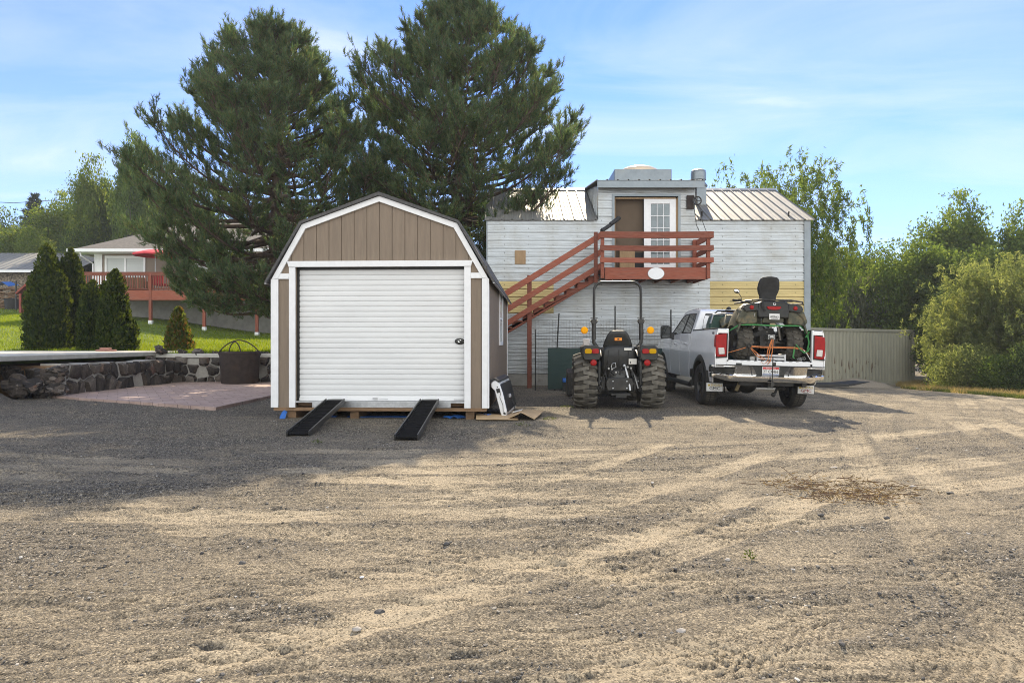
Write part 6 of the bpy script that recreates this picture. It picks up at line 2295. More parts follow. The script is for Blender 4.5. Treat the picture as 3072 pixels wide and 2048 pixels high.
def pine(label, loc, H, prof, seed, z0=1.6, asym=None, trunk_r=.28, extra=None):
    """long-needled pine: whorls of upswept limbs, needle tufts on every twig"""
    rs = np.random.RandomState(seed)
    root = thing('pine_tree', label, 'pine', loc)
    zs, rr = zip(*prof)
    P0, P1, R0, R1 = [], [], [], []
    tips, tdir = [], []

    def limb(a, b_, r0, r1):
        P0.append(a), P1.append(b_), R0.append(r0), R1.append(r1)
    # trunk in bits
    npt = 14
    tp = [np.array([.10 * math.sin(k * .9) * (k > 0), .08 * math.cos(k * 1.3) * (k > 0), -.3 + (H + .1) * k / npt]) for k in range(npt + 1)]
    for k in range(npt):
        limb(tp[k], tp[k + 1], trunk_r * (1 - k / npt) ** .8 + .02, trunk_r * (1 - (k + 1) / npt) ** .8 + .02)
    z = z0
    az = rs.rand() * 6.28
    tall = H - z0
    while z < H - .12:
        t = (z - z0) / tall
        for q in range(5):
            az += 2.399 + rs.normal() * .25
            ca, sa = math.cos(az), math.sin(az)
            ex = asym(ca, sa, z) if asym else 1.
            el = R(float(np.interp(t, [0, .25, .6, .85, 1], [-8, 4, 14, 22, 38])) + rs.normal() * 7)
            rv = (.62 + .62 * float(vnoise(az % 6.283 * 1.1 + seed, z * .75, 200 + seed))) * (.84 + .2 * rs.rand())
            rv = min(rv, 1.05)
            hz = float(np.interp(z, zs, rr)) * rv
            for _ in range(6):
                ze = z + hz * (math.tan(el) + .16)
                hz = .5 * hz + .5 * float(np.interp(ze, zs, rr)) * ex * rv * (ze < H)
            if hz < .15:
                continue
            a0 = np.array([0, 0, z + rs.rand() * .2 - .1])
            rise = hz * math.tan(el)
            n_ = max(3, int(hz / .24))
            us = np.linspace(0, 1, n_ + 1)
            wig = rs.normal(size=2) * .10 * hz
            pts = np.stack([ca * hz * us + wig[0] * np.sin(us * 3.1) * -sa, sa * hz * us + wig[0] * np.sin(us * 3.1) * ca, a0[2] + rise * us + (-.10 * np.sin(us * math.pi) + .24 * us ** 3) * hz * .8], -1)
            r0 = .018 + .015 * hz
            for k in range(n_):
                p, p2 = pts[k], pts[k + 1]
                u = us[k + 1]
                limb(p, p2, r0 * (1 - us[k]) + .007, r0 * (1 - u) + .007)
                if u < .36 or (u < .55 and rs.rand() < .35):
                    continue
                dirv = norm(p2 - p)
                sd0 = norm(np.cross(dirv, [0, 0, 1]))
                for s_ in range(3 + 2 * (u > .7)):
                    sdv = sd0 * (1 if (s_ + k) % 2 else -1)
                    tw = norm(dirv * (.5 + .5 * rs.rand()) + sdv * (.5 + .5 * rs.rand()) + np.array([0, 0, .15 + .5 * rs.rand()]) + rs.normal(size=3) * .2)
                    Lt = (.32 + .44 * rs.rand()) * (.95 + .12 * u) * min(1.15, .6 + hz * .2)
                    b0 = p + (p2 - p) * rs.rand()
                    e = b0 + tw * Lt
                    limb(b0, e, .011, .005)
                    tips.append(e), tdir.append(norm(tw + np.array([0, 0, .9])))
                    for _ in range(3):
                        f = .3 + .65 * rs.rand()
                        m_ = b0 + tw * Lt * f
                        d2 = norm(tw + rs.normal(size=3) * .5 + np.array([0, 0, .55]))
                        e2 = m_ + d2 * (.10 + .16 * rs.rand())
                        tips.append(e2), tdir.append(norm(d2 + np.array([0, 0, .8])))
            for _ in range(9):
                d2 = norm(pts[-1] - pts[-2] + 1.1 * .24 * rs.normal(size=3) + np.array([0, 0, .08]))
                e2 = pts[-1] + d2 * (.05 + .38 * rs.rand())
                limb(pts[-1], e2, .008, .004)
                for f in (.5, .75, 1.):
                    tips.append(pts[-1] + (e2 - pts[-1]) * f), tdir.append(norm(d2 + np.array([0, 0, .5])))
            tips.append(pts[-1]), tdir.append(norm(pts[-1] - pts[-2] + np.array([0, 0, .3])))
        z += .215 + .06 * rs.rand()
    if extra:
        for e in extra:
            a0 = np.array(e[0], float)
            prev = a0
            for q in e[1:]:
                q = np.array(q, float)
                limb(prev, q, .03, .018)
                for _ in range(34):
                    c = prev + (q - prev) * rs.rand()
                    d2 = norm(norm(q - prev) * .4 + rs.normal(size=3) * .7 + np.array([0, 0, .3]))
                    ee = c + d2 * (.2 + .3 * rs.rand())
                    limb(c, ee, .01, .005)
                    for _ in range(3):
                        tips.append(c + (ee - c) * (.5 + .5 * rs.rand())), tdir.append(norm(d2 + rs.normal(size=3) * .3 + np.array([0, 0, .3])))
                prev = q
    for k in range(14):     # leader
        a = rs.rand() * 6.28
        tips.append(np.array([.15 * math.cos(a) * rs.rand(), .15 * math.sin(a) * rs.rand(), H - .7 * rs.rand()]))
        tdir.append(norm(np.array([.3 * math.cos(a), .3 * math.sin(a), 1.])))
    V, Fq = seg_tubes(np.array(P0), np.array(P1), np.array(R0), np.array(R1), 5)
    np_mesh('trunk', V, Fq, M['bark'], root, True)
    tips, tdir = np.array(tips), np.array(tdir)
    NB = 21
    n = len(tips)
    print('pine tufts', n)
    back = rs.rand(n, NB, 1) * .24
    base = (tips[:, None] - tdir[:, None] * back).reshape(-1, 3)
    dv = norm(tdir[:, None] * (.75 + .5 * rs.rand(n, NB, 1)) + rand_unit(rs, n * NB).reshape(n, NB, 3) * .72).reshape(-1, 3)
    Ln = .10 + .09 * rs.rand(n * NB)
    V = tri_blades(base, dv, Ln, .019, rs)
    np_mesh('crown', V, np.arange(len(V)).reshape(-1, 3), M['pine'], root)
    return root


def asym_l(ca, sa, z):
    e = 1.
    if 3.8 < z < 6.8:
        e *= 1 - .05 * max(0, -ca)
    if z < 9.5:
        e *= 1 - (.08 + .12 * (z > 6)) * max(0, ca)
    return e


pl = at(830, 1055, 23)
pine('broad dark pine tree standing behind the left side of the shed', (pl.x, 23, .85), 11.75 - .85,
     [(.8, 2.2), (1.5, 3.0), (2.3, 3.6), (3.2, 4.3), (4.4, 5.0), (5.7, 4.9), (6.7, 4.4), (7.7, 3.4), (8.8, 2.7), (9.6, 2.0), (10.4, 1.3), (10.9, .4)], 12, z0=1.7, asym=asym_l,
     extra=[[(0, 0, 2.0), (.3, -1.2, 1.75), (-.1, -2.2, 1.55), (-1.0, -2.7, 1.6), (-1.5, -2.9, 1.65)]])


def asym_r(ca, sa, z):
    e = 1.
    if z < 6.3:
        e *= 1 - .25 * max(0, ca) * (sa > -.35)
    if z < 5.2 and sa < -.35 and ca > .1:
        e *= 1.2
    if 9.0 < z < 12.2:
        e *= 1 - .05 * max(0, -ca)
    return e


pr_ = at(1370, 1055, 23)
pine('tallest pine tree, its top cut off by the frame, behind the right of the shed', (pr_.x, 23, 0), 12.7,
     [(3.0, 1.5), (4.4, 2.0), (5.2, 2.9), (5.8, 3.6), (6.6, 4.1), (8.0, 4.15), (9.2, 3.75), (10.4, 3.0), (11.3, 2.1), (12.0, 1.3), (12.6, .4)], 23, z0=3.2, asym=asym_r, trunk_r=.30)


def broadleaf_meshes(seed, H, Rr, leafmat_, nleaf, lsize, droop=0., trunk_frac=.25, spread=1., bare=0., thin=1., clump=.42, stems=1, levels=3, toppct=98.5):
    """branch skeleton that fills an uneven crown; leaf clusters on the last twigs"""
    rs = np.random.RandomState(seed)
    P0, P1, R0, R1 = [], [], [], []
    ends = []
    lob = [(rs.rand() * 6.28, .65 + .5 * rs.rand(), rs.rand()) for _ in range(7)]

    def crown_r(az, t):
        k = 0
        for a, s_, p in lob:
            k += s_ * max(0, math.cos(az - a)) ** 3 * max(0, 1 - abs(t - p) * 1.6)
        return Rr * (.62 + .32 * min(1.6, k)) * math.sin(math.pi * min(1, .12 + .85 * max(0, t) ** .85)) ** .7

    def grow(p, d, L_, r, lev):
        n = 3
        for k in range(n):
            d = d + rs.normal(size=3) * .16 + np.array([0, 0, .05 - droop * (lev >= 2) * .35])
            d = d / np.linalg.norm(d)
            q = p + d * L_ / n
            rb_ = r * (1 - .22 * (k + 1))
            P0.append(p), P1.append(q), R0.append(r * (1 - .22 * k)), R1.append(rb_)
            p = q
            if lev < levels and (k > 0 or lev > 0):
                for _ in range(2 if lev else 1):
                    az = rs.rand() * 6.28
                    sidev = norm(np.cross(d, [math.cos(az), math.sin(az), .3 * rs.normal()]))
                    d2 = norm(d * (.45 + .3 * rs.rand()) + sidev * .85 * spread + np.array([0, 0, .12]))
                    grow(p, d2, L_ * (.5 + .25 * rs.rand()), rb_ * .6, lev + 1)
        if lev >= levels - 1:
            ends.append((p, d))
    for s_ in range(stems):
        az0 = rs.rand() * 6.28
        base = np.array([.25 * math.cos(az0), .25 * math.sin(az0), -.2]) * (stems > 1)
        th = H * trunk_frac
        d0 = norm(np.array([.25 * math.cos(az0) * (stems > 1), .25 * math.sin(az0) * (stems > 1), 1.]))
        top_ = base + d0 * th
        r0 = .035 * H * (.6 if stems > 1 else .85) * .6
        P0.append(base), P1.append(top_), R0.append(r0 * 1.2), R1.append(r0)
        nl = 7 if stems == 1 else 4
        for k in range(nl):
            az = az0 + k * 2.399 + rs.normal() * .3
            el = R(25 + 55 * ((k + .5) / nl) ** .8)
            d = np.array([math.cos(az) * math.cos(el), math.sin(az) * math.cos(el), math.sin(el)])
            t = .2 + .75 * (k + .5) / nl
            L_ = min((H - th) * .62, crown_r(az, t) / max(.25, math.cos(el))) * (.75 + .25 * rs.rand())
            grow(top_ - d0 * th * .12 * rs.rand(), d, L_, r0 * .55, 1)
    pts = np.array([e[0] for e in ends])
    dirs = np.array([e[1] for e in ends])
    # bring the crown to its size
    zmax = np.percentile(pts[:, 2], 97)
    rmax = np.percentile(np.hypot(pts[:, 0], pts[:, 1]), 96) + clump
    sc_ = np.array([Rr / rmax, Rr / rmax, (H - clump * .8) / zmax])
    P0, P1 = np.array(P0) * sc_, np.array(P1) * sc_
    pts = pts * sc_
    V, Fq = seg_tubes(P0, P1, np.array(R0), np.array(R1), 4)
    # leaves
    ne = len(pts)
    wgt = rs.rand(ne) > bare
    pts, dirs = pts[wgt], dirs[wgt]
    ne = len(pts)
    pick = rs.randint(0, ne, nleaf)
    g = rs.normal(size=(nleaf, 3)) * clump * thin
    cen = pts[pick] + g * np.array([1, 1, .75])
    if droop:       # leaves hang in strands
        ns = ne * 4
        sb = pts[rs.randint(0, ne, ns)] + rs.normal(size=(ns, 3)) * clump
        sl3 = droop * (.5 + 2.4 * rs.rand(ns))
        sk3 = rs.normal(size=(ns, 2)) * .12
        pk3 = rs.randint(0, ns, nleaf)
        f3 = rs.rand(nleaf)
        cen = sb[pk3] + rs.normal(size=(nleaf, 3)) * .05
        cen[:, 2] -= f3 * sl3[pk3]
        cen[:, :2] += sk3[pk3] * f3[:, None] ** 2
    al = norm(dirs[pick] + rand_unit(rs, nleaf) * .9 + np.array([0, 0, -.25 - 1.6 * droop]))
    nn = norm(rand_unit(rs, nleaf) + np.array([0, 0, .7]))
    ln = lsize * (.6 + .8 * rs.rand(nleaf))
    wd = ln * (.55 if not droop else .24)
    LV = leaf_quads(cen, nn, al, ln, wd)
    keep = (LV.reshape(-1, 4, 3)[:, :, 2].min(1) > .05)
    LV = LV.reshape(-1, 4, 3)[keep].reshape(-1, 3)
    L4 = LV.reshape(-1, 4, 3).mean(1)
    k_ = np.array([Rr / np.percentile(np.hypot(L4[:, 0], L4[:, 1]), 97)] * 2 + [H / np.percentile(L4[:, 2], toppct)])
    V, LV = V * k_, LV * k_
    LV = LV.reshape(-1, 4, 3)
    LV = LV[LV[:, :, 2].max(1) < H * 1.09].reshape(-1, 3)
    Vs = V.reshape(-1, 8, 3)
    okv = Vs[:, :, 2].max(1) < H * 1.0
    V, Fq = Vs[okv].reshape(-1, 3), Fq.reshape(-1, 4, 4)[:okv.sum()].reshape(-1, 4)
    return (V, Fq), (LV, np.arange(len(LV)).reshape(-1, 4))


PROTO = {}


def tree_proto(key, name, **kw):
    lm = kw.pop('lm')
    (V, Fq), (LV, LF) = broadleaf_meshes(leafmat_=None, **kw)
    PROTO[key] = (name, V, Fq, LV, LF, kw['H'], kw['Rr'], {})
    PROTO[key][7]['lm'] = lm


def plant_tree(key, label, cat, loc, H, Rr, rotz, lm=None, group=None):
    """a tree with its own crown and trunk; trees of one build share mesh data"""
    name, V, Fq, LV, LF, H0, R0_, cache = PROTO[key]
    lm = lm or cache['lm']
    root = thing(name, label, cat, loc, (0, 0, rotz), group)
    root.scale = (Rr / R0_, Rr / R0_, H / H0)
    if ('t',) not in cache:
        o = np_mesh('trunk', V, Fq, M['bark_grey'], root, True)
        cache[('t',)] = o.data
    else:
        o = bpy.data.objects.new('trunk', cache[('t',)])
        C.objects.link(o)
        o.parent = root
    if lm not in cache:
        o = np_mesh('crown', LV, LF, M[lm], root)
        cache[lm] = o.data
    else:
        o = bpy.data.objects.new('crown', cache[lm])
        C.objects.link(o)
        o.parent = root
    return root


tree_proto('A', 'leafy_tree', seed=1, H=8, Rr=3.0, nleaf=32000, lsize=.21, lm='leaf_mid', clump=.34)
tree_proto('B', 'leafy_tree', seed=2, H=8, Rr=3.0, nleaf=32000, lsize=.20, lm='leaf_mid', clump=.36, stems=3, trunk_frac=.12)
tree_proto('C', 'leafy_tree', seed=5, H=8, Rr=3.0, nleaf=26000, lsize=.19, lm='leaf_mid', clump=.34, trunk_frac=.3)
tree_proto('W', 'willow_tree', seed=8, H=9, Rr=3.2, nleaf=36000, lsize=.22, lm='leaf_mid', droop=.5, clump=.26, trunk_frac=.28)
tree_proto('R', 'willow_tree', seed=1, H=8, Rr=3.4, nleaf=36000, lsize=.20, lm='leaf_mid', droop=.30, clump=.42, trunk_frac=.26, spread=1.2, toppct=97)
tree_proto('T', 'feathery_shrub', seed=11, H=5, Rr=2.4, nleaf=52000, lsize=.17, lm='leaf_olive', droop=.22, clump=.34, stems=4, trunk_frac=.1)
tree_proto('S', 'leafy_bush', seed=14, H=2, Rr=1.6, nleaf=16000, lsize=.10, lm='leaf_mid', clump=.30, stems=4, trunk_frac=.06)


def top_tree(key, label, cat, px, ytop, Y, rpx, rot, lm=None, zf=None, group='trees around the yard'):
    x = (px - 1536) / FPX * Y
    zb_ = zf(x, Y) if zf else gz(x, Y)
    ztop = CH + (1028 - ytop) / FPX * Y
    return plant_tree(key, label, cat, (x, Y, zb_ - .05), ztop - zb_, rpx / FPX * Y, rot, lm, group)


# right hand thicket
top_tree('R', 'drooping willow rising behind the right end of the metal building', 'willow', 2365, 520, 33, 225, 40, 'leaf_mid')
top_tree('B', 'dark bluish tree close behind the left end of the container', 'tree', 2470, 735, 42, 105, 10, 'leaf_dark')
top_tree('A', 'dark rounded tree behind the middle of the container', 'tree', 2575, 765, 45, 110, 200, 'leaf_dark')
top_tree('S', 'pale grey green bush showing above the container roof', 'bush', 2590, 848, 38, 100, 30, 'leaf_grey')
top_tree('B', 'bright green tree behind the right end of the container', 'tree', 2680, 752, 38, 125, 100, 'leaf_mid')
top_tree('A', 'mid green tree with a thin twig at its top right of the container', 'tree', 2795, 742, 37, 120, 160, 'leaf_mid')
top_tree('C', 'tallest leafy tree of the right thicket, open crowned against the sky', 'tree', 2893, 612, 42, 135, 20, 'leaf_mid')
top_tree('C', 'tall leafy tree cut off by the right edge of the photo', 'tree', 3085, 632, 37, 120, 250, 'leaf_mid')
top_tree('A', 'shady tree filling the gap between the tallest tree and the olive shrubs', 'tree', 2940, 770, 34, 130, 300, 'leaf_dark')
top_tree('T', 'big olive green feathery shrub left of the photo edge', 'shrub', 2945, 805, 28, 165, 0)
top_tree('T', 'big olive green feathery shrub cut off by the photo edge', 'shrub', 3095, 785, 26, 170, 130)
top_tree('B', 'deep green bushy tree between the container and the olive shrubs', 'tree', 2860, 880, 32, 95, 70, 'leaf_dark')
top_tree('S', 'low green bush at the foot of the feathery shrubs, nearest the container', 'bush', 2875, 1052, 27.5, 85, 15)
top_tree('S', 'low yellow green bush under the left feathery shrub', 'bush', 2905, 1035, 25.8, 95, 140, 'leaf_olive')
top_tree('S', 'low green bush at the road edge by the right photo edge', 'bush', 3015, 1068, 24.5, 90, 220)
top_tree('S', 'leafy bush cut off by the right photo edge near the road', 'bush', 3110, 1030, 23.5, 90, 280, 'leaf_dark')
for k, (px, yt, rp_, lab) in enumerate([(2440, 800, 120, 'far hazy tree seen just right of the metal building wall'), (2640, 790, 130, 'far tree behind the bright green tree'), (2760, 775, 120, 'far tree behind the twig topped tree'),
                                        (2880, 800, 140, 'far tree behind the tallest leafy tree'), (3020, 790, 140, 'far tree between the tallest tree and the photo edge')]):
    top_tree('AB'[k % 2], lab, 'tree', px, yt, 58, rp_, 70 * k, 'leaf_dark')
# bare-topped tree behind the building roof
bt_ = thing('bare_tree', 'bare twiggy tree top sticking up behind the metal roof', 'tree', (at(2250, 1028, 36).x, 36, gz(12, 36)))
rs = np.random.RandomState(5)
P0, P1, R0, R1 = [], [], [], []


def bare(p, d, L_, r, lev):
    for k in range(3):
        d = norm(d + rs.normal(size=3) * .2 + np.array([0, 0, .05]))
        q = p + d * L_ / 3
        P0.append(p), P1.append(q), R0.append(r), R1.append(r * .75)
        p, r = q, r * .75
        if lev < 4:
            for _ in range(1 + (lev > 1)):
                bare(p, norm(d + rand_unit(rs, 1)[0] * .75), L_ * .6, r * .62, lev + 1)


P0.append(np.array([0, 0, -.2])), P1.append(np.array([.1, 0, 4.2])), R0.append(.2), R1.append(.16)
for a in (-.9, -.3, .25, .9, 1.6, 2.6):
    bare(np.array([.1, 0, 4.1]), norm(np.array([a * .8, .3 * math.sin(a * 3), 1.1])), 4.0, .085, 1)
P0, P1 = np.array(P0), np.array(P1)
mx_ = P1[:, 2].max()
tgt = CH + (1028 - 505) / FPX * 36 - gz(12, 36)
P0[:, 2] *= tgt / mx_
P1[:, 2] *= tgt / mx_
V, Fq = seg_tubes(P0, P1, np.array(R0), np.array(R1), 4)
np_mesh('trunk', V, Fq, M['bark_grey'], bt_, True)
ends = P1[np.array(R1) < .02]
pk = rs.randint(0, len(ends), 900)
LV = leaf_quads(ends[pk] + rs.normal(size=(900, 3)) * .2, rand_unit(rs, 900), rand_unit(rs, 900) + np.array([0, 0, -1.]), .14 + .1 * rs.rand(900), .05 + 0 * rs.rand(900))
np_mesh('crown', LV, np.arange(len(LV)).reshape(-1, 4), M['leaf_dark'], bt_)

# left hand trees
LZF = lz
top_tree('B', 'pale green tree at the left photo edge behind the stone outbuilding', 'tree', 5, 640, 72, 90, 30, 'leaf_mid', LZF)
top_tree('A', 'yellow green rounded tree right above the stone outbuilding roof', 'tree', 40, 688, 60, 85, 120, 'leaf_lime', LZF)
top_tree('B', 'smaller yellow green tree between the outbuilding and the tall cedars', 'tree', 105, 702, 58, 65, 200, 'leaf_lime', LZF)
top_tree('C', 'sunlit green tree right of the spruce', 'tree', 195, 600, 62, 90, 80, 'leaf_lime', LZF)
top_tree('C', 'tall sunlit tree between the spruce and the left pine', 'tree', 285, 495, 58, 78, 10, 'leaf_lime', LZF)
top_tree('C', 'leafy tree behind the house roof, partly hidden by the left pine', 'tree', 395, 432, 56, 70, 280, 'leaf_mid', LZF)
top_tree('B', 'dark green tree behind the left end of the house', 'tree', 245, 690, 57, 70, 330, 'leaf_dark', LZF)
top_tree('A', 'shady tree showing over the left slope of the house roof', 'tree', 335, 560, 60, 80, 200, 'leaf_dark', LZF)
top_tree('C', 'leafy tree behind the house ridge seen through the pines', 'tree', 560, 560, 62, 150, 45, 'leaf_mid', LZF)
top_tree('A', 'leafy tree seen low through the gap between the two pines', 'tree', 1010, 640, 60, 160, 145, 'leaf_mid', LZF)

# spruce
def spruce(label, loc, H, Rr, seed):
    rs = np.random.RandomState(seed)
    root = thing('spruce_tree', label, 'spruce', loc)
    P0, P1, R0, R1, base, dv = [], [], [], [], [], []
    P0.append([0, 0, -.3]), P1.append([0, 0, H]), R0.append(.3), R1.append(.03)
    z = 1.2
    while z < H:
        L_ = Rr * (1 - z / H) ** .85 + .15
        for q in range(7):
            a = rs.rand() * 6.28
            L2 = L_ * (.65 + .5 * rs.rand())
            d = norm(np.array([math.cos(a), math.sin(a), -.05 + .5 * (z / H)]))
            p = np.array([0, 0, z])
            e = p + d * L2 + np.array([0, 0, .12 * L2])
            P0.append(p), P1.append(e), R0.append(.04), R1.append(.01)
            n = int(60 * L2) + 10
            t = rs.rand(n) ** .7
            c = p + (e - p) * t[:, None]
            sdv = norm(np.cross(d, [0, 0, 1.]))
            s_ = (rs.rand(n) * 2 - 1)
            c = c + sdv * (s_ * L2 * .28 * (1.1 - t))[:, None] - np.array([0, 0, 1.]) * (np.abs(s_) * .18)[:, None]
            base.append(c), dv.append(norm(d * .6 + sdv * s_[:, None] + rs.normal(size=(n, 3)) * .5))
        z += .33
    V, Fq = seg_tubes(np.array(P0, float), np.array(P1, float), np.array(R0), np.array(R1), 5)
    np_mesh('trunk', V, Fq, M['bark'], root, True)
    base, dv = np.concatenate(base), np.concatenate(dv)
    V = tri_blades(base, dv, .25 + .2 * rs.rand(len(base)), .12, rs)
    np_mesh('crown', V, np.arange(len(V)).reshape(-1, 3), M['spruce'], root)


xs_ = (104 - 1536) / FPX * 75
spruce('dark pointed spruce standing above the far left trees', (xs_, 75, lz(xs_, 75)), CH + 450 / FPX * 75 - lz(xs_, 75), 3.6, 3)

# cedars: columns of upright sprays round a dense core
def cedar(label, px, ytop, Y, rpx, seed, zb_=.93, m='cedar', round_=.55, name='cedar_tree', cat='cedar', n=15000, lean=0, group='cedars behind the slab'):
    rs = np.random.RandomState(seed)
    x = (px - 1536) / FPX * Y
    H = CH + (1028 - ytop) / FPX * Y - zb_
    Rr = rpx / FPX * Y
    root = thing(name, label, cat, (x, Y, zb_ - .03), group=group)

    sub = [(0, 0, H, Rr * .72)]
    for k in range(13):
        a = k * 2.399 + rs.rand()
        q = Rr * (.25 + .45 * rs.rand())
        hh = H * (1 - (q / Rr) ** 1.1 * (.85 if round_ < .6 else .28)) * (.86 + .2 * rs.rand())
        sub.append((q * math.cos(a), q * math.sin(a), min(H * .97, hh), Rr * (.42 + .18 * rs.rand())))
    VV, FF, nv = [], [], 0
    wts = np.array([h_ * r_ for _, _, h_, r_ in sub])
    wts = wts / wts.sum()
    tp = [0, .06, .35, .65, .85, .95, 1]
    rp_ = [.78, .95, 1., .90, .64, .38, .05]
    for (ox, oy, hh, rq), wt in zip(sub, wts):
        g = []
        for i in range(9):
            t = i / 8
            rr_ = rq * np.interp(t, tp, rp_) * .62
            g += [(ox + rr_ * math.cos(6.2832 * k / 9), oy + rr_ * math.sin(6.2832 * k / 9), t * hh * .95) for k in range(10)]
        VV.append(np.array(g, float))
        FF.append(np.array([[i * 10 + j, i * 10 + j + 1, (i + 1) * 10 + j + 1, (i + 1) * 10 + j] for i in range(8) for j in range(9)]) + nv)
        nv += len(g)
        m_ = int(n * wt)
        t = rs.rand(m_) ** 1.1
        a = rs.rand(m_) * 6.283
        rr = rq * np.interp(t, tp, rp_) * (.60 + .55 * rs.rand(m_))
        c = np.stack([ox + rr * np.cos(a), oy + rr * np.sin(a), t * hh], -1)
        al = norm(np.stack([np.cos(a) * .5, np.sin(a) * .5, .9 + 0 * a], -1) + rs.normal(size=(m_, 3)) * .4)
        nn = norm(np.stack([np.cos(a), np.sin(a), 0 * a], -1) + rs.normal(size=(m_, 3)) * .8)
        ln = (.11 + .13 * rs.rand(m_)) * min(1.2, .55 + Rr * .6)
        LVq = leaf_quads(c, nn, al, ln, ln * .5)
        VV.append(LVq)
        FF.append(np.arange(len(LVq)).reshape(-1, 4) + nv)
        nv += len(LVq)
    V0, F0 = np.concatenate(VV), np.concatenate(FF)
    np_mesh('crown', V0, F0, M[m], root)
    MB().tube([(0, 0, -.2), (0, 0, H * .9)], [.07, .02], 6).build('trunk', M['bark_grey'], root)
    return root


cedar('tallest and widest dark cedar, first from the left behind the slab', 140, 730, 25.2, 54, 1, round_=.7)
cedar('tall dark cedar, second from the left, sunlit along its right flank', 213, 742, 26.2, 46, 2, round_=.7)
cedar('short round topped cedar in front of the gap between the tall pairs', 279, 837, 25.2, 41, 3, round_=.7, n=9000)
cedar('narrow pointed cedar tip half hidden between the short and the right cedar', 314, 842, 26.0, 32, 4, n=7000)
cedar('pointed cedar at the right end of the row, sunlit on its right edge', 346, 806, 24.6, 52, 5)
cedar('small browning cedar shrub alone on the lawn edge', 536, 918, 24.2, 38, 6, m='leaf_rusty', round_=.4, name='cedar_shrub', cat='shrub', n=6000, group=None)

# ================================================================== dry grass, weeds, brush heap
def edge_x(y):
    return np.interp(y, [10, 18, 24, 27, 33], [12.6, 14.6, 15.4, 15.8, 18.6])


vg, fg = blades(9000, lambda r, n: 0 * r.rand(n), lambda r, n: 33 - 16 * r.rand(n) ** 1.8, ground_z, .20, .015, 9, .9)
rs = np.random.RandomState(2)
yy = vg.reshape(-1, 3, 3)[:, 0, 1]
off = edge_x(yy) + np.abs(rs.normal(size=len(yy))) * 1.3 - .2 + 1.2 * (fbm(yy * .8, yy * 0, 2, 3) - .5)
vg = vg.reshape(-1, 3, 3)
vg[:, :, 0] += off[:, None]
vg[:, :, 2] += (ground_z(vg[:, 0, 0], vg[:, 0, 1]) - ground_z(vg[:, 0, 0] - off, vg[:, 0, 1]))[:, None]
tag(np_mesh('dry_grass', vg.reshape(-1, 3), fg, M['dry_grass']), 'dry yellow grass along the right road edge', 'grass', kind='stuff')
vg, fg = blades(9000, lambda r, n: 0 * r.rand(n), lambda r, n: 16 + 12 * r.rand(n), ground_z, .10, .03, 10, 1.2)
yy = vg.reshape(-1, 3, 3)[:, 0, 1]
off = edge_x(yy) - .3 + np.abs(rs.normal(size=len(yy))) * .7
vg = vg.reshape(-1, 3, 3)
vg[:, :, 0] += off[:, None]
vg[:, :, 2] += (ground_z(vg[:, 0, 0], vg[:, 0, 1]) - ground_z(vg[:, 0, 0] - off, vg[:, 0, 1]))[:, None]
tag(np_mesh('ground_weeds', vg.reshape(-1, 3), fg, M['weed']), 'low green weeds creeping along the right road edge', 'weeds', kind='stuff')


def weed(label, px, py, r, n, seed):
    Y = CH * FPX / (py - 1028)
    x = (px - 1536) / FPX * Y
    rs = np.random.RandomState(seed)
    a = rs.rand(n) * 6.28
    d = r * rs.rand(n) ** .6
    c = np.stack([d * np.cos(a), d * np.sin(a), .01 + .06 * rs.rand(n) * (1 - d / r * .6)], -1)
    V = leaf_quads(c, norm(rand_unit(rs, n) + np.array([0, 0, 1.])), np.stack([np.cos(a), np.sin(a), .4 + 0 * a], -1) + rs.normal(size=(n, 3)) * .3, .018 + .02 * rs.rand(n), .006 + .007 * rs.rand(n))
    o = np_mesh('weed', V, np.arange(len(V)).reshape(-1, 4), M['weed'])
    o.location = (x, Y, yard_z(x, Y))
    tag(o, label, 'weed', 'weeds in the gravel')


weed('small green weed growing on the second diagonal tyre track', 2248, 1682, .04, 45, 1)
weed('tiny weed beside the open cardboard box', 1650, 1258, .12, 90, 2)
weed('tiny weed in the sunlit gravel in front of the cardboard', 1568, 1277, .12, 60, 3)
weed('tiny weed left of the tractor wheel', 1702, 1222, .14, 90, 4)
weed('small weed in the shaded gravel before the left ramp', 952, 1330, .07, 50, 5)

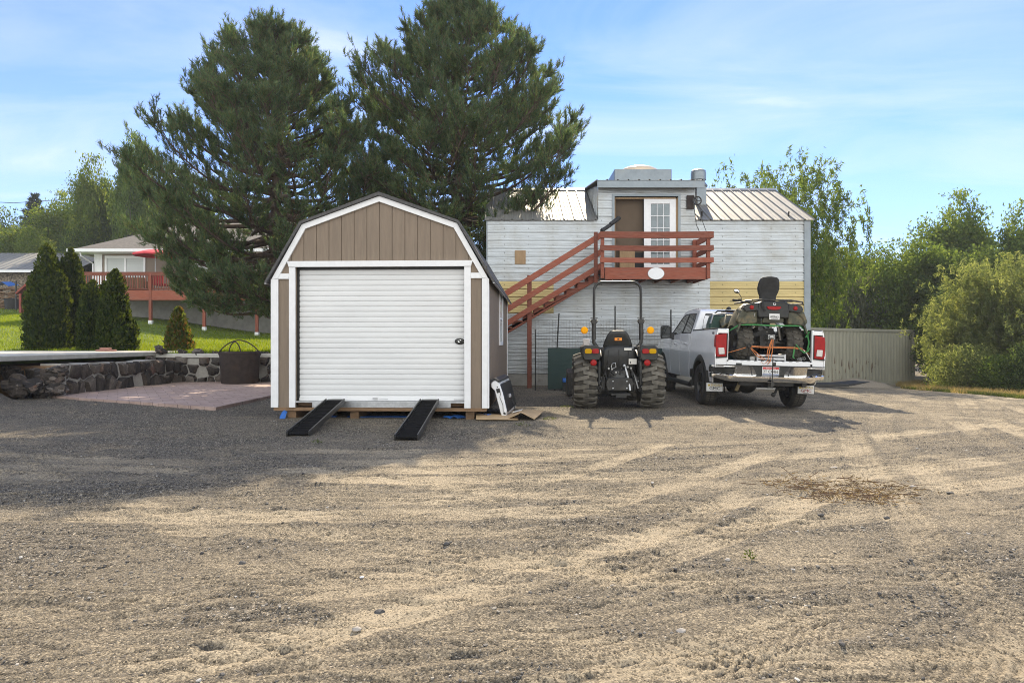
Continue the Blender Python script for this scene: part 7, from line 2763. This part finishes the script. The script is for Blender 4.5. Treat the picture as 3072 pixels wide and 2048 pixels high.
# heap of dead grass and twigs
bh = thing('brush_heap', 'scattered heap of dry grass and twigs on the gravel', 'brush heap', (0, 0, 0))
rs = np.random.RandomState(9)
P0, P1, R0, R1 = [], [], [], []
cl_ = [(2520, 1478, .42, .16), (2455, 1475, .25, .10), (2570, 1492, .40, .10), (2600, 1498, .28, .10), (2365, 1458, .20, .09), (2680, 1472, .20, .05), (2565, 1455, .14, .06)]
bl = []
for px, py, sx, sy in cl_:
    Y = CH * FPX / (py - 1028)
    x = (px - 1536) / FPX * Y
    n = int(110 * sx / .3)
    c = np.stack([x + rs.normal(size=n) * sx * .55, Y + rs.normal(size=n) * sy * 1.4, 0 * rs.rand(n)], -1)
    c[:, 2] = [yard_z(a, b_) for a, b_ in c[:, :2]]
    c[:, 2] += .005 + .07 * rs.rand(n) ** 2
    d = norm(np.stack([rs.normal(size=n) * 1.2, rs.normal(size=n) * 1.1, rs.normal(size=n) * .35], -1))
    bl.append(tri_blades(c, d, .03 + .05 * rs.rand(n), .009, rs))
    for k in range(int(16 * sx / .3)):
        p = np.array([x + rs.normal() * sx * .6, Y + rs.normal() * sy * 1.2, 0])
        p[2] = yard_z(p[0], p[1]) + .02 + .03 * rs.rand()
        d = norm(np.array([rs.normal(), rs.normal() * .5, rs.normal() * .08]))
        for s_ in range(3):
            q = p + d * (.03 + .05 * rs.rand())
            P0.append(p), P1.append(q), R0.append(.0032), R1.append(.0025)
            p, d = q, norm(d + rs.normal(size=3) * np.array([.3, .3, .06]))
V = np.concatenate(bl)
np_mesh('dry_stalks', V, np.arange(len(V)).reshape(-1, 3), M['straw_leaf'], bh)
V, Fq = seg_tubes(np.array(P0), np.array(P1), np.array(R0), np.array(R1), 4)
np_mesh('twigs', V, Fq, M['twig'], bh)

# ================================================================== air
HAZE = .0006
hm_ = bpy.data.materials.new('haze')
hm_.use_nodes = True
nt = hm_.node_tree
nt.nodes.remove(nt.nodes['Principled BSDF'])
pv = nd(nt, 'ShaderNodeVolumePrincipled')
pv.inputs['Color'].default_value = (.86, .92, 1., 1)
pv.inputs['Density'].default_value = HAZE
pv.inputs['Anisotropy'].default_value = .1
nt.links.new(pv.outputs[0], nt.nodes['Material Output'].inputs['Volume'])
hzo = MB().bx(-130, 130, -45, 120, -3.2, 34).build('haze', hm_)
tag(hzo, 'thin sunlit haze in the air', 'haze', kind='stuff')
